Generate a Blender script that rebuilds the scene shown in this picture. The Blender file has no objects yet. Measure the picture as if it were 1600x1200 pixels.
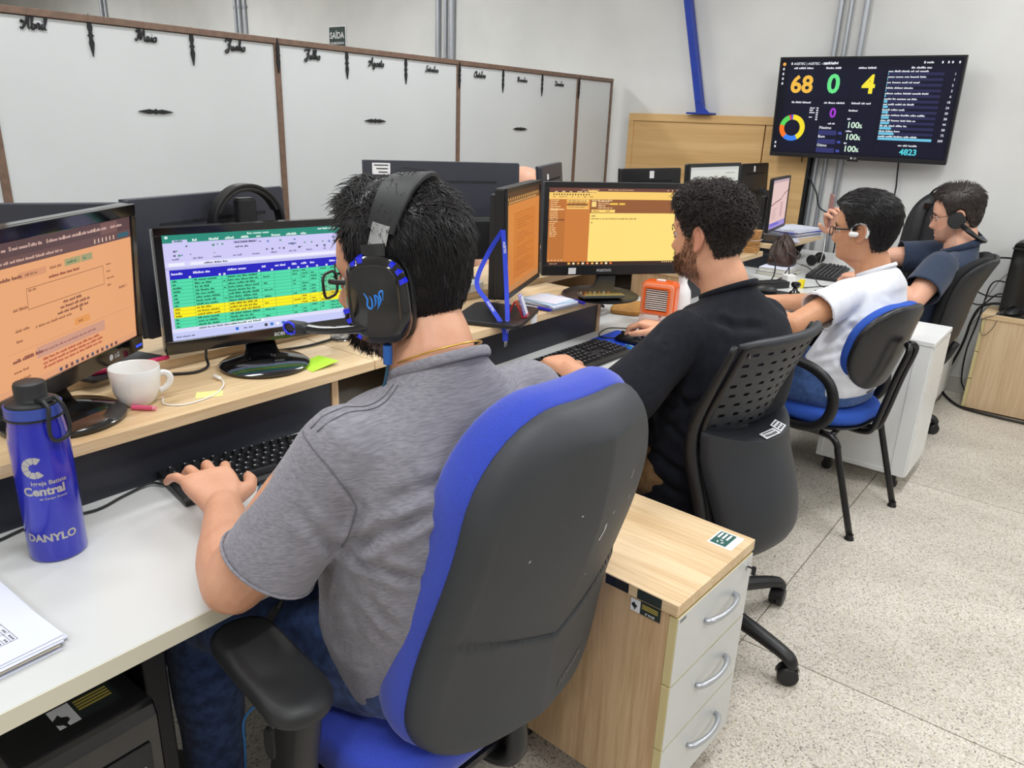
import bpy, bmesh, math, random
import numpy as np
from mathutils import Vector, Matrix, noise

random.seed(7)
np.random.seed(7)
SC = bpy.context.scene
COL = SC.collection
PI = math.pi
R = math.radians

# ------------------------------------------------------------------ camera, world, lights, exposure
CAM_H = 1.45
cam_data = bpy.data.cameras.new('camera')
cam_data.sensor_fit = 'HORIZONTAL'
cam_data.sensor_width = 36.0
cam_data.lens = 26.66
cam_data.clip_start = 0.02
cam_data.clip_end = 60
camera = bpy.data.objects.new('camera', cam_data)
COL.objects.link(camera)
_right = Vector((0.781, 0.623, 0.036)); _up = Vector((-0.232, 0.236, 0.944)); _back = Vector((0.579, -0.746, 0.329))
_right.normalize(); _back = (_back - _right * _back.dot(_right)).normalized(); _up = _back.cross(_right)
camera.matrix_world = Matrix(((_right.x, _up.x, _back.x, 0), (_right.y, _up.y, _back.y, 0), (_right.z, _up.z, _back.z, CAM_H), (0, 0, 0, 1)))
SC.camera = camera

vs = SC.view_settings
vs.view_transform = 'Standard'
vs.look = 'None'
vs.exposure = 0.0
vs.gamma = 1.0
vs.use_curve_mapping = False

world = bpy.data.worlds.new('world')
SC.world = world
world.use_nodes = True
world.node_tree.nodes['Background'].inputs[0].default_value = (0.85, 0.9, 1.0, 1)
world.node_tree.nodes['Background'].inputs[1].default_value = 0.35

def area_light(name, loc, sx, sy, power, color=(0.96, 0.985, 1.0)):
    l = bpy.data.lights.new(name, 'AREA')
    l.shape = 'RECTANGLE'; l.size = sx; l.size_y = sy; l.energy = power; l.color = color
    o = bpy.data.objects.new(name, l); COL.objects.link(o); o.location = loc
    return o

LIGHT_Z = 2.96
for i, (lx, ly, pw) in enumerate([(-0.2, 0.2, 27), (-0.2, 2.6, 30), (-0.2, 4.2, 14), (-2.2, 0.6, 25), (-2.2, 3.0, 26), (2.0, 1.0, 28), (2.0, 3.6, 24), (-4.6, 3.2, 38), (-7.6, 3.2, 44), (-10.5, 3.2, 44), (0.6, -2.2, 36), (-3.0, -2.0, 28)]):  # the ones beyond the partition are added fill for the dark far left
    area_light('fluorescent_and_fill_light', (lx, ly, LIGHT_Z), 0.32, 1.25, pw)

# ------------------------------------------------------------------ helpers
def lin(c):
    c = c / 255.0
    return c / 12.92 if c <= 0.04045 else ((c + 0.055) / 1.055) ** 2.4

def rgb(c):
    return (lin(c[0]), lin(c[1]), lin(c[2]), 1.0)

_mats = {}
def mat(name, c, rough=0.5, metal=0.0, spec=0.5, noise_amt=0.0, noise_scale=30, stretch=(1, 1, 1), bump=0.0, bump_scale=80, c2=None, coat=0.0, sheen=0.0, alpha=1.0, trans=0.0, sss=0.0):
    if name in _mats: return _mats[name]
    m = bpy.data.materials.new(name); m.use_nodes = True
    nt = m.node_tree; b = nt.nodes['Principled BSDF']
    b.inputs['Base Color'].default_value = rgb(c)
    b.inputs['Roughness'].default_value = rough
    b.inputs['Metallic'].default_value = metal
    b.inputs['Specular IOR Level'].default_value = spec
    if coat: b.inputs['Coat Weight'].default_value = coat; b.inputs['Coat Roughness'].default_value = 0.08
    if sheen: b.inputs['Sheen Weight'].default_value = sheen
    if trans: b.inputs['Transmission Weight'].default_value = trans
    if alpha < 1: b.inputs['Alpha'].default_value = alpha
    if sss:
        b.inputs['Subsurface Weight'].default_value = sss
        b.inputs['Subsurface Radius'].default_value = (0.012, 0.005, 0.003)
        b.inputs['Subsurface Scale'].default_value = 0.5
    tc = None
    def coords(st):
        t = nt.nodes.new('ShaderNodeTexCoord'); mp = nt.nodes.new('ShaderNodeMapping')
        mp.inputs['Scale'].default_value = st
        nt.links.new(t.outputs['Object'], mp.inputs['Vector'])
        return mp.outputs['Vector']
    if noise_amt or c2:
        n = nt.nodes.new('ShaderNodeTexNoise'); n.inputs['Scale'].default_value = noise_scale; n.inputs['Detail'].default_value = 5
        nt.links.new(coords(stretch), n.inputs['Vector'])
        r = nt.nodes.new('ShaderNodeValToRGB')
        r.color_ramp.elements[0].position = 0.35; r.color_ramp.elements[1].position = 0.65
        cc = c2 if c2 else tuple(max(0, v * (1 - noise_amt)) for v in c)
        r.color_ramp.elements[0].color = rgb(cc); r.color_ramp.elements[1].color = rgb(c)
        nt.links.new(n.outputs['Fac'], r.inputs['Fac']); nt.links.new(r.outputs['Color'], b.inputs['Base Color'])
    if bump:
        n2 = nt.nodes.new('ShaderNodeTexNoise'); n2.inputs['Scale'].default_value = bump_scale; n2.inputs['Detail'].default_value = 4
        nt.links.new(coords((1, 1, 1)), n2.inputs['Vector'])
        bp = nt.nodes.new('ShaderNodeBump'); bp.inputs['Strength'].default_value = bump; bp.inputs['Distance'].default_value = 0.004
        nt.links.new(n2.outputs['Fac'], bp.inputs['Height']); nt.links.new(bp.outputs['Normal'], b.inputs['Normal'])
    _mats[name] = m
    return m

def emit(c, s=1.0, gloss=True):
    key = 'screen_%02x%02x%02x_%d' % (*c, int(s * 100))
    if key in _mats: return _mats[key]
    m = bpy.data.materials.new(key); m.use_nodes = True
    b = m.node_tree.nodes['Principled BSDF']
    b.inputs['Base Color'].default_value = (0.004, 0.004, 0.004, 1)
    b.inputs['Roughness'].default_value = 0.4
    b.inputs['Specular IOR Level'].default_value = 0.2
    b.inputs['Emission Color'].default_value = rgb(c)
    b.inputs['Emission Strength'].default_value = s
    _mats[key] = m
    return m

def wood_mat(name, c1, c2, axis='Y', scale=14, rough=0.45):
    if name in _mats: return _mats[name]
    m = bpy.data.materials.new(name); m.use_nodes = True
    nt = m.node_tree; b = nt.nodes['Principled BSDF']
    t = nt.nodes.new('ShaderNodeTexCoord'); mp = nt.nodes.new('ShaderNodeMapping')
    st = {'X': (0.05, 1, 1), 'Y': (1, 0.05, 1), 'Z': (1, 1, 0.05)}[axis]
    mp.inputs['Scale'].default_value = st
    nt.links.new(t.outputs['Object'], mp.inputs['Vector'])
    n = nt.nodes.new('ShaderNodeTexNoise'); n.inputs['Scale'].default_value = scale * 9; n.inputs['Detail'].default_value = 6; n.inputs['Distortion'].default_value = 0.6
    nt.links.new(mp.outputs['Vector'], n.inputs['Vector'])
    n3 = nt.nodes.new('ShaderNodeTexNoise'); n3.inputs['Scale'].default_value = scale * 1.5; n3.inputs['Detail'].default_value = 3
    nt.links.new(mp.outputs['Vector'], n3.inputs['Vector'])
    mx = nt.nodes.new('ShaderNodeMath'); mx.operation = 'MULTIPLY_ADD'; mx.inputs[1].default_value = 0.45
    nt.links.new(n3.outputs['Fac'], mx.inputs[0])
    md = nt.nodes.new('ShaderNodeMath'); md.operation = 'MULTIPLY'; md.inputs[1].default_value = 0.55
    nt.links.new(n.outputs['Fac'], md.inputs[0]); nt.links.new(md.outputs[0], mx.inputs[2])
    r = nt.nodes.new('ShaderNodeValToRGB')
    r.color_ramp.elements[0].position = 0.38; r.color_ramp.elements[1].position = 0.6
    r.color_ramp.elements[0].color = rgb(c2); r.color_ramp.elements[1].color = rgb(c1)
    nt.links.new(mx.outputs[0], r.inputs['Fac']); nt.links.new(r.outputs['Color'], b.inputs['Base Color'])
    b.inputs['Roughness'].default_value = rough
    bp = nt.nodes.new('ShaderNodeBump'); bp.inputs['Strength'].default_value = 0.08; bp.inputs['Distance'].default_value = 0.002
    nt.links.new(n.outputs['Fac'], bp.inputs['Height']); nt.links.new(bp.outputs['Normal'], b.inputs['Normal'])
    _mats[name] = m
    return m

def catmull(pts, sub):
    pts = [np.array(p, float) for p in pts]
    if len(pts) < 3 or sub <= 1: return pts
    out = []
    n = len(pts)
    for i in range(n - 1):
        p0 = pts[i - 1] if i > 0 else 2 * pts[0] - pts[1]
        p1, p2 = pts[i], pts[i + 1]
        p3 = pts[i + 2] if i + 2 < n else 2 * pts[-1] - pts[-2]
        for k in range(sub):
            t = k / sub
            out.append(0.5 * ((2 * p1) + (-p0 + p2) * t + (2 * p0 - 5 * p1 + 4 * p2 - p3) * t * t + (-p0 + 3 * p1 - 3 * p2 + p3) * t ** 3))
    out.append(pts[-1])
    return out

def unit(v):
    v = np.array(v, float)
    return v / (np.linalg.norm(v) + 1e-12)

_txt = {}
def text_geo(s, bold=0.018):
    """flat triangles of a line of text, height 1 = font size, left aligned, cached"""
    key = (s, bold)
    if key in _txt: return _txt[key]
    cu = bpy.data.curves.new('t', 'FONT'); cu.body = s; cu.size = 1.0; cu.resolution_u = 3; cu.offset = bold
    o = bpy.data.objects.new('t', cu)
    me = o.to_mesh()
    v = [tuple(x.co) for x in me.vertices]; f = [tuple(p.vertices) for p in me.polygons]
    o.to_mesh_clear(); bpy.data.objects.remove(o); bpy.data.curves.remove(cu)
    w = (max(x[0] for x in v) if v else 0)
    _txt[key] = (v, f, w)
    return _txt[key]

class MB:
    def __init__(s): s.v = []; s.f = []; s.m = []; s.mats = []
    def mi(s, m):
        if m is None: return 0
        if m not in s.mats: s.mats.append(m)
        return s.mats.index(m)
    def add(s, vs_, fs, m=None):
        k = len(s.v); s.v += [tuple(map(float, p)) for p in vs_]; i = s.mi(m)
        for f in fs: s.f.append(tuple(a + k for a in f)); s.m.append(i)
        return s
    def box(s, c, d, m=None, rz=0.0, M=None):
        x, y, z = d[0] / 2, d[1] / 2, d[2] / 2
        p = [(-x, -y, -z), (x, -y, -z), (x, y, -z), (-x, y, -z), (-x, -y, z), (x, -y, z), (x, y, z), (-x, y, z)]
        cs, sn = math.cos(rz), math.sin(rz)
        q = [(c[0] + a * cs - b * sn, c[1] + a * sn + b * cs, c[2] + e) for a, b, e in p]
        if M is not None: q = [tuple(M @ Vector((a + c[0], b + c[1], e + c[2]))) for a, b, e in p]
        return s.add(q, [(3, 2, 1, 0), (4, 5, 6, 7), (0, 1, 5, 4), (1, 2, 6, 5), (2, 3, 7, 6), (3, 0, 4, 7)], m)
    def span(s, a, b, m=None):
        return s.box([(a[i] + b[i]) / 2 for i in range(3)], [abs(b[i] - a[i]) for i in range(3)], m)
    def quad(s, a, b, c, d, m=None): return s.add([a, b, c, d], [(0, 1, 2, 3)], m)
    def tube(s, pts, r, seg=8, sub=1, m=None, caps=True, closed=False, flat=1.0, up=None):
        """tube along points; r a number or a list; flat scales the second cross axis"""
        n0 = len(pts)
        rr = list(r) if hasattr(r, '__len__') else [r] * n0
        if sub > 1:
            q = catmull([tuple(p) + (x,) for p, x in zip(pts, rr)], sub)
            pts = [p[:3] for p in q]; rr = [max(p[3], 1e-4) for p in q]
        pts = [np.array(p, float) for p in pts]; n = len(pts)
        T = []
        for i in range(n):
            a = pts[(i - 1) % n] if (closed or i > 0) else pts[0]
            b = pts[(i + 1) % n] if (closed or i < n - 1) else pts[-1]
            T.append(unit(b - a))
        u = np.array(up, float) if up is not None else (np.array([0, 0, 1.0]) if abs(T[0][2]) < 0.9 else np.array([1.0, 0, 0]))
        vs_ = []
        for i in range(n):
            if up is not None: u = np.array(up, float)
            u = u - T[i] * (u @ T[i])
            if np.linalg.norm(u) < 1e-6: u = np.cross(T[i], [0.3, 0.5, 0.8])
            u = unit(u); w = np.cross(T[i], u)
            for k in range(seg):
                a = 2 * PI * k / seg
                vs_.append(pts[i] + rr[i] * (w * math.cos(a) + u * (math.sin(a) * flat)))
        fs = []
        for i in range(n if closed else n - 1):
            j = (i + 1) % n
            for k in range(seg):
                l = (k + 1) % seg
                fs.append((i * seg + k, i * seg + l, j * seg + l, j * seg + k))
        if caps and not closed:
            fs.append(tuple(range(seg - 1, -1, -1))); fs.append(tuple((n - 1) * seg + k for k in range(seg)))
        return s.add(vs_, fs, m)
    def limb(s, pts, rad, seg=16, sub=4, flat=1.0, m=None, up=None):
        """tapered tube with rounded ends"""
        pts = [np.array(p, float) for p in pts]
        d0 = unit(pts[0] - pts[1]); d1 = unit(pts[-1] - pts[-2])
        a = [(pts[0] + d0 * rad[0] * math.sin(t), rad[0] * math.cos(t)) for t in (1.45, 1.0, 0.5)]
        b = [(pts[-1] + d1 * rad[-1] * math.sin(t), rad[-1] * math.cos(t)) for t in (0.5, 1.0, 1.45)]
        q = catmull([tuple(p) + (x,) for p, x in zip(pts, rad)], sub)
        P = [x[0] for x in a] + [x[:3] for x in q] + [x[0] for x in b]
        Rr = [x[1] for x in a] + [x[3] for x in q] + [x[1] for x in b]
        return s.tube(P, Rr, seg, 1, m, True, False, flat, up)
    def loft(s, rings, seg=32, sub=3, m=None, caps=True, closed=False):
        """rings: (centre, half vector a, half vector b, exponent)"""
        q = catmull([tuple(c) + tuple(a) + tuple(b) + (e,) for c, a, b, e in rings], sub)
        vs_ = []; n = len(q)
        for x in q:
            c, a, b, e = x[:3], x[3:6], x[6:9], max(x[9], 1.0)
            for k in range(seg):
                t = 2 * PI * k / seg; ct, st = math.cos(t), math.sin(t)
                vs_.append(c + a * math.copysign(abs(ct) ** (2 / e), ct) + b * math.copysign(abs(st) ** (2 / e), st))
        fs = []
        for i in range(n - 1):
            for k in range(seg):
                l = (k + 1) % seg
                fs.append((i * seg + k, i * seg + l, (i + 1) * seg + l, (i + 1) * seg + k))
        if caps:
            fs.append(tuple(range(seg - 1, -1, -1))); fs.append(tuple((n - 1) * seg + k for k in range(seg)))
        return s.add(vs_, fs, m)
    def lathe(s, prof, c=(0, 0, 0), seg=32, m=None, axis='Z', a0=0.0, a1=2 * PI):
        full = abs(a1 - a0 - 2 * PI) < 1e-6
        ns = seg if full else seg + 1
        vs_ = []
        for r, h in prof:
            for k in range(ns):
                a = a0 + (a1 - a0) * k / seg
                p = (r * math.cos(a), r * math.sin(a), h)
                if axis == 'X': p = (p[2], p[0], p[1])
                if axis == 'Y': p = (p[1], p[2], p[0])
                vs_.append((p[0] + c[0], p[1] + c[1], p[2] + c[2]))
        fs = []
        for i in range(len(prof) - 1):
            for k in range(seg):
                l = (k + 1) % ns if full else k + 1
                fs.append((i * ns + k, i * ns + l, (i + 1) * ns + l, (i + 1) * ns + k))
        if full:
            if prof[0][0] > 1e-6: fs.append(tuple(range(ns - 1, -1, -1)))
            if prof[-1][0] > 1e-6: fs.append(tuple((len(prof) - 1) * ns + k for k in range(ns)))
        return s.add(vs_, fs, m)
    def prism(s, poly, h0, h1, m=None, frame=None, M=None):
        """extruded polygon; frame maps (a,b,h) -> point"""
        fr = frame or (lambda a, b, h: (a, b, h))
        n = len(poly)
        vs_ = [fr(a, b, h0) for a, b in poly] + [fr(a, b, h1) for a, b in poly]
        fs = [tuple(range(n - 1, -1, -1)), tuple(range(n, 2 * n))]
        for k in range(n):
            l = (k + 1) % n
            fs.append((k, l, n + l, n + k))
        return s.add(vs_, fs, m)
    def text(s, t, o, u, v, size, m=None, align='L', squeeze=1.0, bold=0.018):
        g = text_geo(t, bold); o = np.array(o, float); u = np.array(u, float); v = np.array(v, float)
        off = {'L': 0, 'C': -g[2] / 2, 'R': -g[2]}[align]
        return s.add([o + u * ((x[0] + off) * size * squeeze) + v * (x[1] * size) for x in g[0]], g[1], m)
    def sphere(s, c, r, m=None, seg=16, rings=10, sc=(1, 1, 1)):
        pr = [(0.0001 + r * math.sin(PI * i / rings), -r * math.cos(PI * i / rings)) for i in range(rings + 1)]
        k = len(s.v); s.lathe(pr, (0, 0, 0), seg, m)
        s.v[k:] = [(a * sc[0] + c[0], b * sc[1] + c[1], e * sc[2] + c[2]) for a, b, e in s.v[k:]]
        return s
    def xform(s, M, k=0):
        s.v[k:] = [tuple(M @ Vector(p)) for p in s.v[k:]]
        return s
    def build(s, name, m=None, parent=None, smooth=False, bevel=0.0, world=False, auto=None, bseg=2):
        me = bpy.data.meshes.new(name)
        vs_ = s.v
        if world and parent is not None:
            l = parent.location
            vs_ = [(a - l.x, b - l.y, c - l.z) for a, b, c in vs_]
        me.from_pydata(vs_, [], s.f)
        ms = s.mats if s.mats else []
        if m is not None and not ms: me.materials.append(m)
        else:
            for x in ms: me.materials.append(x)
            me.polygons.foreach_set('material_index', s.m)
        me.update()
        if smooth:
            me.polygons.foreach_set('use_smooth', [True] * len(me.polygons))
            if auto: me.set_sharp_from_angle(angle=R(auto))
        o = bpy.data.objects.new(name, me); COL.objects.link(o)
        if parent is not None: o.parent = parent
        if bevel:
            b = o.modifiers.new('bevel', 'BEVEL'); b.width = bevel; b.segments = bseg; b.limit_method = 'ANGLE'; b.angle_limit = R(40); b.harden_normals = False
        return o

def tag(o, label, cat, group=None):
    o['label'] = label; o['category'] = cat
    if group: o['group'] = group
    return o

def thing(name, label, cat, loc=(0, 0, 0), rz=0.0, group=None):
    o = bpy.data.objects.new(name, None); COL.objects.link(o)
    o.empty_display_size = 0.05
    o.location = loc; o.rotation_euler = (0, 0, rz)
    return tag(o, label, cat, group)

def struct(o):
    o['kind'] = 'structure'
    return o

def dup(root, loc, rz=None, label=None):
    r = root.copy(); COL.objects.link(r); r.location = loc
    if rz is not None: r.rotation_euler = (0, 0, rz)
    if label: r['label'] = label
    for ch in list(root.children):
        c = ch.copy(); COL.objects.link(c); c.parent = r
        for g in list(ch.children):
            d = g.copy(); COL.objects.link(d); d.parent = c
    return r

def rrect(w, h, r, n=5):
    """rounded rectangle outline centred at the origin"""
    out = []
    for cx, cy, a in ((w / 2 - r, h / 2 - r, 0), (-w / 2 + r, h / 2 - r, 90), (-w / 2 + r, -h / 2 + r, 180), (w / 2 - r, -h / 2 + r, 270)):
        for k in range(n + 1):
            t = R(a + 90 * k / n)
            out.append((cx + r * math.cos(t), cy + r * math.sin(t)))
    return out

def evaluated(o):
    dg = bpy.context.evaluated_depsgraph_get()
    return bpy.data.meshes.new_from_object(o.evaluated_get(dg))

def fused(mb, name, m, parent, voxel=0.004, smooth_it=6, factor=0.5):
    """join overlapping closed pieces into one continuous surface"""
    o = mb.build(name, m, None)
    r = o.modifiers.new('r', 'REMESH'); r.mode = 'VOXEL'; r.voxel_size = voxel; r.use_smooth_shade = True
    if smooth_it:
        sm = o.modifiers.new('s', 'SMOOTH'); sm.iterations = smooth_it; sm.factor = factor
    bpy.context.view_layer.update()
    me = evaluated(o); old = o.data
    o.modifiers.clear(); o.data = me; me.name = name
    bpy.data.meshes.remove(old)
    me.materials.clear()
    if m is not None: me.materials.append(m)
    me.polygons.foreach_set('use_smooth', [True] * len(me.polygons))
    if parent is not None:
        l = parent.location
        me.transform(Matrix.Translation((-l.x, -l.y, -l.z)))
        o.parent = parent
    return o

def get_co(me):
    a = np.empty(len(me.vertices) * 3); me.vertices.foreach_get('co', a); return a.reshape(-1, 3)

def get_no(me):
    a = np.empty(len(me.vertices) * 3); me.vertices.foreach_get('normal', a); return a.reshape(-1, 3)

def set_co(me, a):
    me.vertices.foreach_set('co', np.ascontiguousarray(a, dtype=np.float32).ravel()); me.update()
# ------------------------------------------------------------------ materials
M_WALL = mat('painted_wall', (226, 226, 224), 0.8, noise_amt=0.055, noise_scale=1.6, bump=0.12, bump_scale=40)
M_CEIL = mat('ceiling_paint', (238, 238, 236), 0.9)
M_PARTITION = mat('partition_laminate', (212, 215, 216), 0.35, noise_amt=0.025, noise_scale=1.5)
M_BROWN = mat('brown_trim', (124, 99, 83), 0.5, noise_amt=0.12, noise_scale=40)
M_BLACK = mat('black_plastic', (22, 22, 25), 0.42)
M_GLOSS = mat('gloss_black', (9, 9, 12), 0.12, coat=0.6)
M_SATIN = mat('satin_black', (30, 31, 34), 0.5, bump=0.05, bump_scale=400)
M_DARKPANEL = mat('dark_panel', (37, 39, 49), 0.45, noise_amt=0.08, noise_scale=60)
M_WHITE = mat('white_laminate', (212, 214, 213), 0.28, noise_amt=0.015, noise_scale=3)
M_CABWHITE = mat('cabinet_white', (238, 239, 238), 0.35, noise_amt=0.02, noise_scale=3)
M_EDGE = mat('cream_edge_band', (214, 208, 188), 0.4)
M_CREAMEDGE = mat('yellowed_edge_band', (214, 198, 146), 0.45)
M_OAK = wood_mat('oak_laminate', (229, 202, 163), (209, 177, 134), 'Y', 14)
M_OAKX = wood_mat('oak_laminate_cross', (229, 202, 163), (209, 177, 134), 'X', 14)
M_OAKZ = wood_mat('oak_laminate_upright', (216, 184, 145), (193, 157, 117), 'Z', 14)
M_PLY = wood_mat('plywood_sheet', (219, 180, 124), (202, 160, 103), 'X', 3, 0.6)
M_STEEL = mat('galvanised_steel', (176, 180, 186), 0.42, metal=0.75)
M_CHROME = mat('chrome', (200, 202, 206), 0.18, metal=1.0)
M_ALU = mat('brushed_aluminium', (185, 188, 194), 0.32, metal=0.7)
M_PAPER = mat('white_paper', (218, 222, 238), 0.75)
M_LABEL = mat('white_label', (235, 236, 240), 0.6)
M_INK = mat('black_ink', (25, 25, 30), 0.7)
M_CABLE = mat('black_cable', (20, 20, 22), 0.5)
M_WHITEPLASTIC = mat('white_plastic', (236, 236, 234), 0.35)
M_BLUEPAINT = mat('blue_paint', (32, 62, 168), 0.4, noise_amt=0.1, noise_scale=20)

def terrazzo():
    m = bpy.data.materials.new('terrazzo'); m.use_nodes = True
    nt = m.node_tree; b = nt.nodes['Principled BSDF']
    t = nt.nodes.new('ShaderNodeTexCoord')
    v = nt.nodes.new('ShaderNodeTexVoronoi'); v.inputs['Scale'].default_value = 250
    nt.links.new(t.outputs['Object'], v.inputs['Vector'])
    sep = nt.nodes.new('ShaderNodeSeparateColor'); nt.links.new(v.outputs['Color'], sep.inputs['Color'])
    r = nt.nodes.new('ShaderNodeValToRGB'); r.color_ramp.interpolation = 'CONSTANT'
    cr = r.color_ramp
    cr.elements[0].position = 0.0; cr.elements[0].color = rgb((216, 208, 196))
    cr.elements[1].position = 0.44; cr.elements[1].color = rgb((232, 226, 215))
    for p, c in ((0.72, (200, 190, 176)), (0.84, (178, 168, 155)), (0.91, (142, 135, 127)), (0.95, (220, 205, 180))):
        e = cr.elements.new(p); e.color = rgb(c)
    nt.links.new(sep.outputs['Red'], r.inputs['Fac'])
    n = nt.nodes.new('ShaderNodeTexNoise'); n.inputs['Scale'].default_value = 2.2; n.inputs['Detail'].default_value = 6
    mp = nt.nodes.new('ShaderNodeMapping'); mp.inputs['Scale'].default_value = (0.6, 1.6, 1)
    nt.links.new(t.outputs['Object'], mp.inputs['Vector']); nt.links.new(mp.outputs['Vector'], n.inputs['Vector'])
    r2 = nt.nodes.new('ShaderNodeValToRGB')
    r2.color_ramp.elements[0].position = 0.3; r2.color_ramp.elements[0].color = (0.80, 0.79, 0.78, 1)
    r2.color_ramp.elements[1].position = 0.6; r2.color_ramp.elements[1].color = (1, 1, 1, 1)
    nt.links.new(n.outputs['Fac'], r2.inputs['Fac'])
    mx = nt.nodes.new('ShaderNodeMix'); mx.data_type = 'RGBA'; mx.blend_type = 'MULTIPLY'; mx.inputs['Factor'].default_value = 1.0
    nt.links.new(r.outputs['Color'], mx.inputs[6]); nt.links.new(r2.outputs['Color'], mx.inputs[7])
    nt.links.new(mx.outputs[2], b.inputs['Base Color'])
    b.inputs['Roughness'].default_value = 0.42
    return m
M_TERRAZZO = terrazzo()

# ------------------------------------------------------------------ room shell
YW = 5.06
X0, X1, Y0, Y1, ZC = -14.0, 4.5, -4.0, YW, 3.0
floor = struct(MB().span((X0, Y0, -0.12), (X1, Y1, -0.006)).build('floor', mat('floor_joint', (140, 132, 122), 0.8)))
xs = [X0] + [-0.603 + 1.55 * k for k in range(-8, 4)] + [X1]
ys = [Y0] + [1.95 + 1.55 * k for k in range(-3, 3)] + [Y1]
slab_cache = {}
for i in range(len(xs) - 1):
    for j in range(len(ys) - 1):
        w, d = xs[i + 1] - xs[i] - 0.004, ys[j + 1] - ys[j] - 0.004
        key = (round(w, 3), round(d, 3))
        c = ((xs[i] + xs[i + 1]) / 2, (ys[j] + ys[j + 1]) / 2, -0.01)
        if key not in slab_cache:
            o = MB().box((0, 0, 0), (w, d, 0.02)).build('slab', M_TERRAZZO, floor); slab_cache[key] = o
        else:
            o = slab_cache[key].copy(); COL.objects.link(o)
        o.location = c
struct(MB().span((X0, YW, 0), (X1, YW + 0.2, ZC)).build('wall_far', M_WALL))
struct(MB().span((X0 - 0.2, Y0, 0), (X0, YW, ZC)).build('wall_left', M_WALL))
struct(MB().span((X1, Y0, 0), (X1 + 0.2, YW, ZC)).build('wall_right', M_WALL))
struct(MB().span((X0, Y0 - 0.2, 0), (X1, Y0, ZC)).build('wall_near', M_WALL))
struct(MB().span((X0 - 0.2, Y0 - 0.2, ZC), (X1 + 0.2, YW + 0.2, ZC + 0.15)).build('ceiling', M_CEIL))
struct(MB().span((X0, YW - 0.014, 0), (X1, YW, 0.10)).build('baseboard_far', mat('plinth_paint', (200, 197, 190), 0.7), bevel=0.003))

# conduits on the far wall, in four groups
CL = {0: 'beside the television', 1: 'rising behind the partition', 2: 'left of the exit sign', 3: 'at the far left'}
def conduit(x, r, label, grp):
    t = thing('conduit', label, 'conduit', (x, YW - r - 0.004, 0), 0, grp)
    MB().lathe([(r, 0.0), (r, ZC)], (0, 0, 0), 12).build('pipe', M_STEEL, t, smooth=True, auto=40)
    for z in (0.65, 1.62, 2.45):
        MB().lathe([(r + 0.002, z - 0.012), (r + 0.005, z - 0.012), (r + 0.005, z + 0.012), (r + 0.002, z + 0.012)], (0, 0, 0), 12).span((-r - 0.016, r - 0.002, z - 0.012), (r + 0.016, r + 0.003, z + 0.012)).build('clamp', M_STEEL, t)
for x, r, w in ((-1.582, 0.015, 'leftmost of the three conduits behind the television'), (-1.525, 0.012, 'thin middle conduit of the three behind the television'), (-1.435, 0.017, 'rightmost of the three conduits behind the television')):
    conduit(x, r, 'grey steel ' + w, 'conduits behind the television')
for x, r, w in ((-4.84, 0.022, 'left pipe'), (-4.76, 0.014, 'thin middle pipe'), (-4.68, 0.026, 'thick right pipe')):
    conduit(x, r, 'grey conduit, ' + w + ' of the three right of the exit sign', 'conduits right of the exit sign')
for x, r, w in ((-7.78, 0.016, 'left'), (-7.70, 0.02, 'middle'), (-7.61, 0.016, 'right')):
    conduit(x, r, 'grey conduit, ' + w + ' of the three above the partition left of the exit sign', 'conduits left of the exit sign')
for x, r, w in ((-10.72, 0.02, 'left'), (-10.62, 0.016, 'right')):
    conduit(x, r, 'grey conduit, ' + w + ' one of the pair at the far left above the partition', 'conduits at the far left')

# exit sign
t = thing('exit_sign', 'small dark green and white exit sign on the wall above the partition', 'sign', (-6.16, YW - 0.004, 2.09))
MB().box((0, 0, 0), (0.25, 0.006, 0.26)).build('sign_plate', M_LABEL, t)
M_SIGN = mat('exit_green', (28, 52, 44), 0.5)
mb = MB().box((0, -0.0045, 0), (0.226, 0.002, 0.236), M_SIGN)
mb.text('SAÍDA', (0, -0.0062, 0.02), (1, 0, 0), (0, 0, 1), 0.078, M_LABEL, 'C', 0.92)
mb.text('DE EMERGÊNCIA', (0, -0.0062, -0.03), (1, 0, 0), (0, 0, 1), 0.026, M_LABEL, 'C')
mb.add([(-0.05, -0.0062, -0.075), (0.03, -0.0062, -0.075), (0.03, -0.0062, -0.055), (0.07, -0.0062, -0.085), (0.03, -0.0062, -0.115), (0.03, -0.0062, -0.095), (-0.05, -0.0062, -0.095)], [(0, 1, 2, 3, 4, 5, 6)], M_LABEL)
mb.build('sign_print', None, t)

# plywood sheet leaning on the far wall, blue brace standing on it
t = thing('plywood_board', 'large honey coloured plywood board standing against the far wall', 'board', (-2.27, YW - 0.035, 0))
mb = MB().span((-0.64, -0.02, 0.05), (0.345, 0.022, 1.515)).build('sheet', M_PLY, t, bevel=0.003)
MB().span((0.352, -0.02, 0.05), (0.645, 0.022, 1.515)).build('sheet', M_PLY, t, bevel=0.003)
MB().span((-0.65, -0.03, 1.475), (0.65, -0.021, 1.525)).build('top_rail', M_PLY, t, bevel=0.003)
MB().span((-0.65, -0.03, 0.05), (-0.61, -0.021, 1.474)).build('side_rail', M_PLY, t, bevel=0.003)
MB().span((0.646, -0.02, 0.0), (0.664, 0.03, 1.50)).build('gap_shadow_strip', M_BLACK, t)  # black strip painted in for the shadow of the gap beside the board
MB().span((-0.6, -0.02, 0.0), (0.6, 0.02, 0.049)).build('foot_rail', M_PLY, t)
t = thing('steel_brace', 'blue painted steel brace rising from its base plate above the plywood board', 'brace', (-2.375, YW - 0.06, 1.528))
MB().prism([(-0.025, 0.012), (0.025, 0.012), (-0.34, 1.46), (-0.39, 1.46)], -0.026, 0.026, None, lambda a, b, h: (a, h, b)).build('strut', M_BLUEPAINT, t, bevel=0.003)
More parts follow.
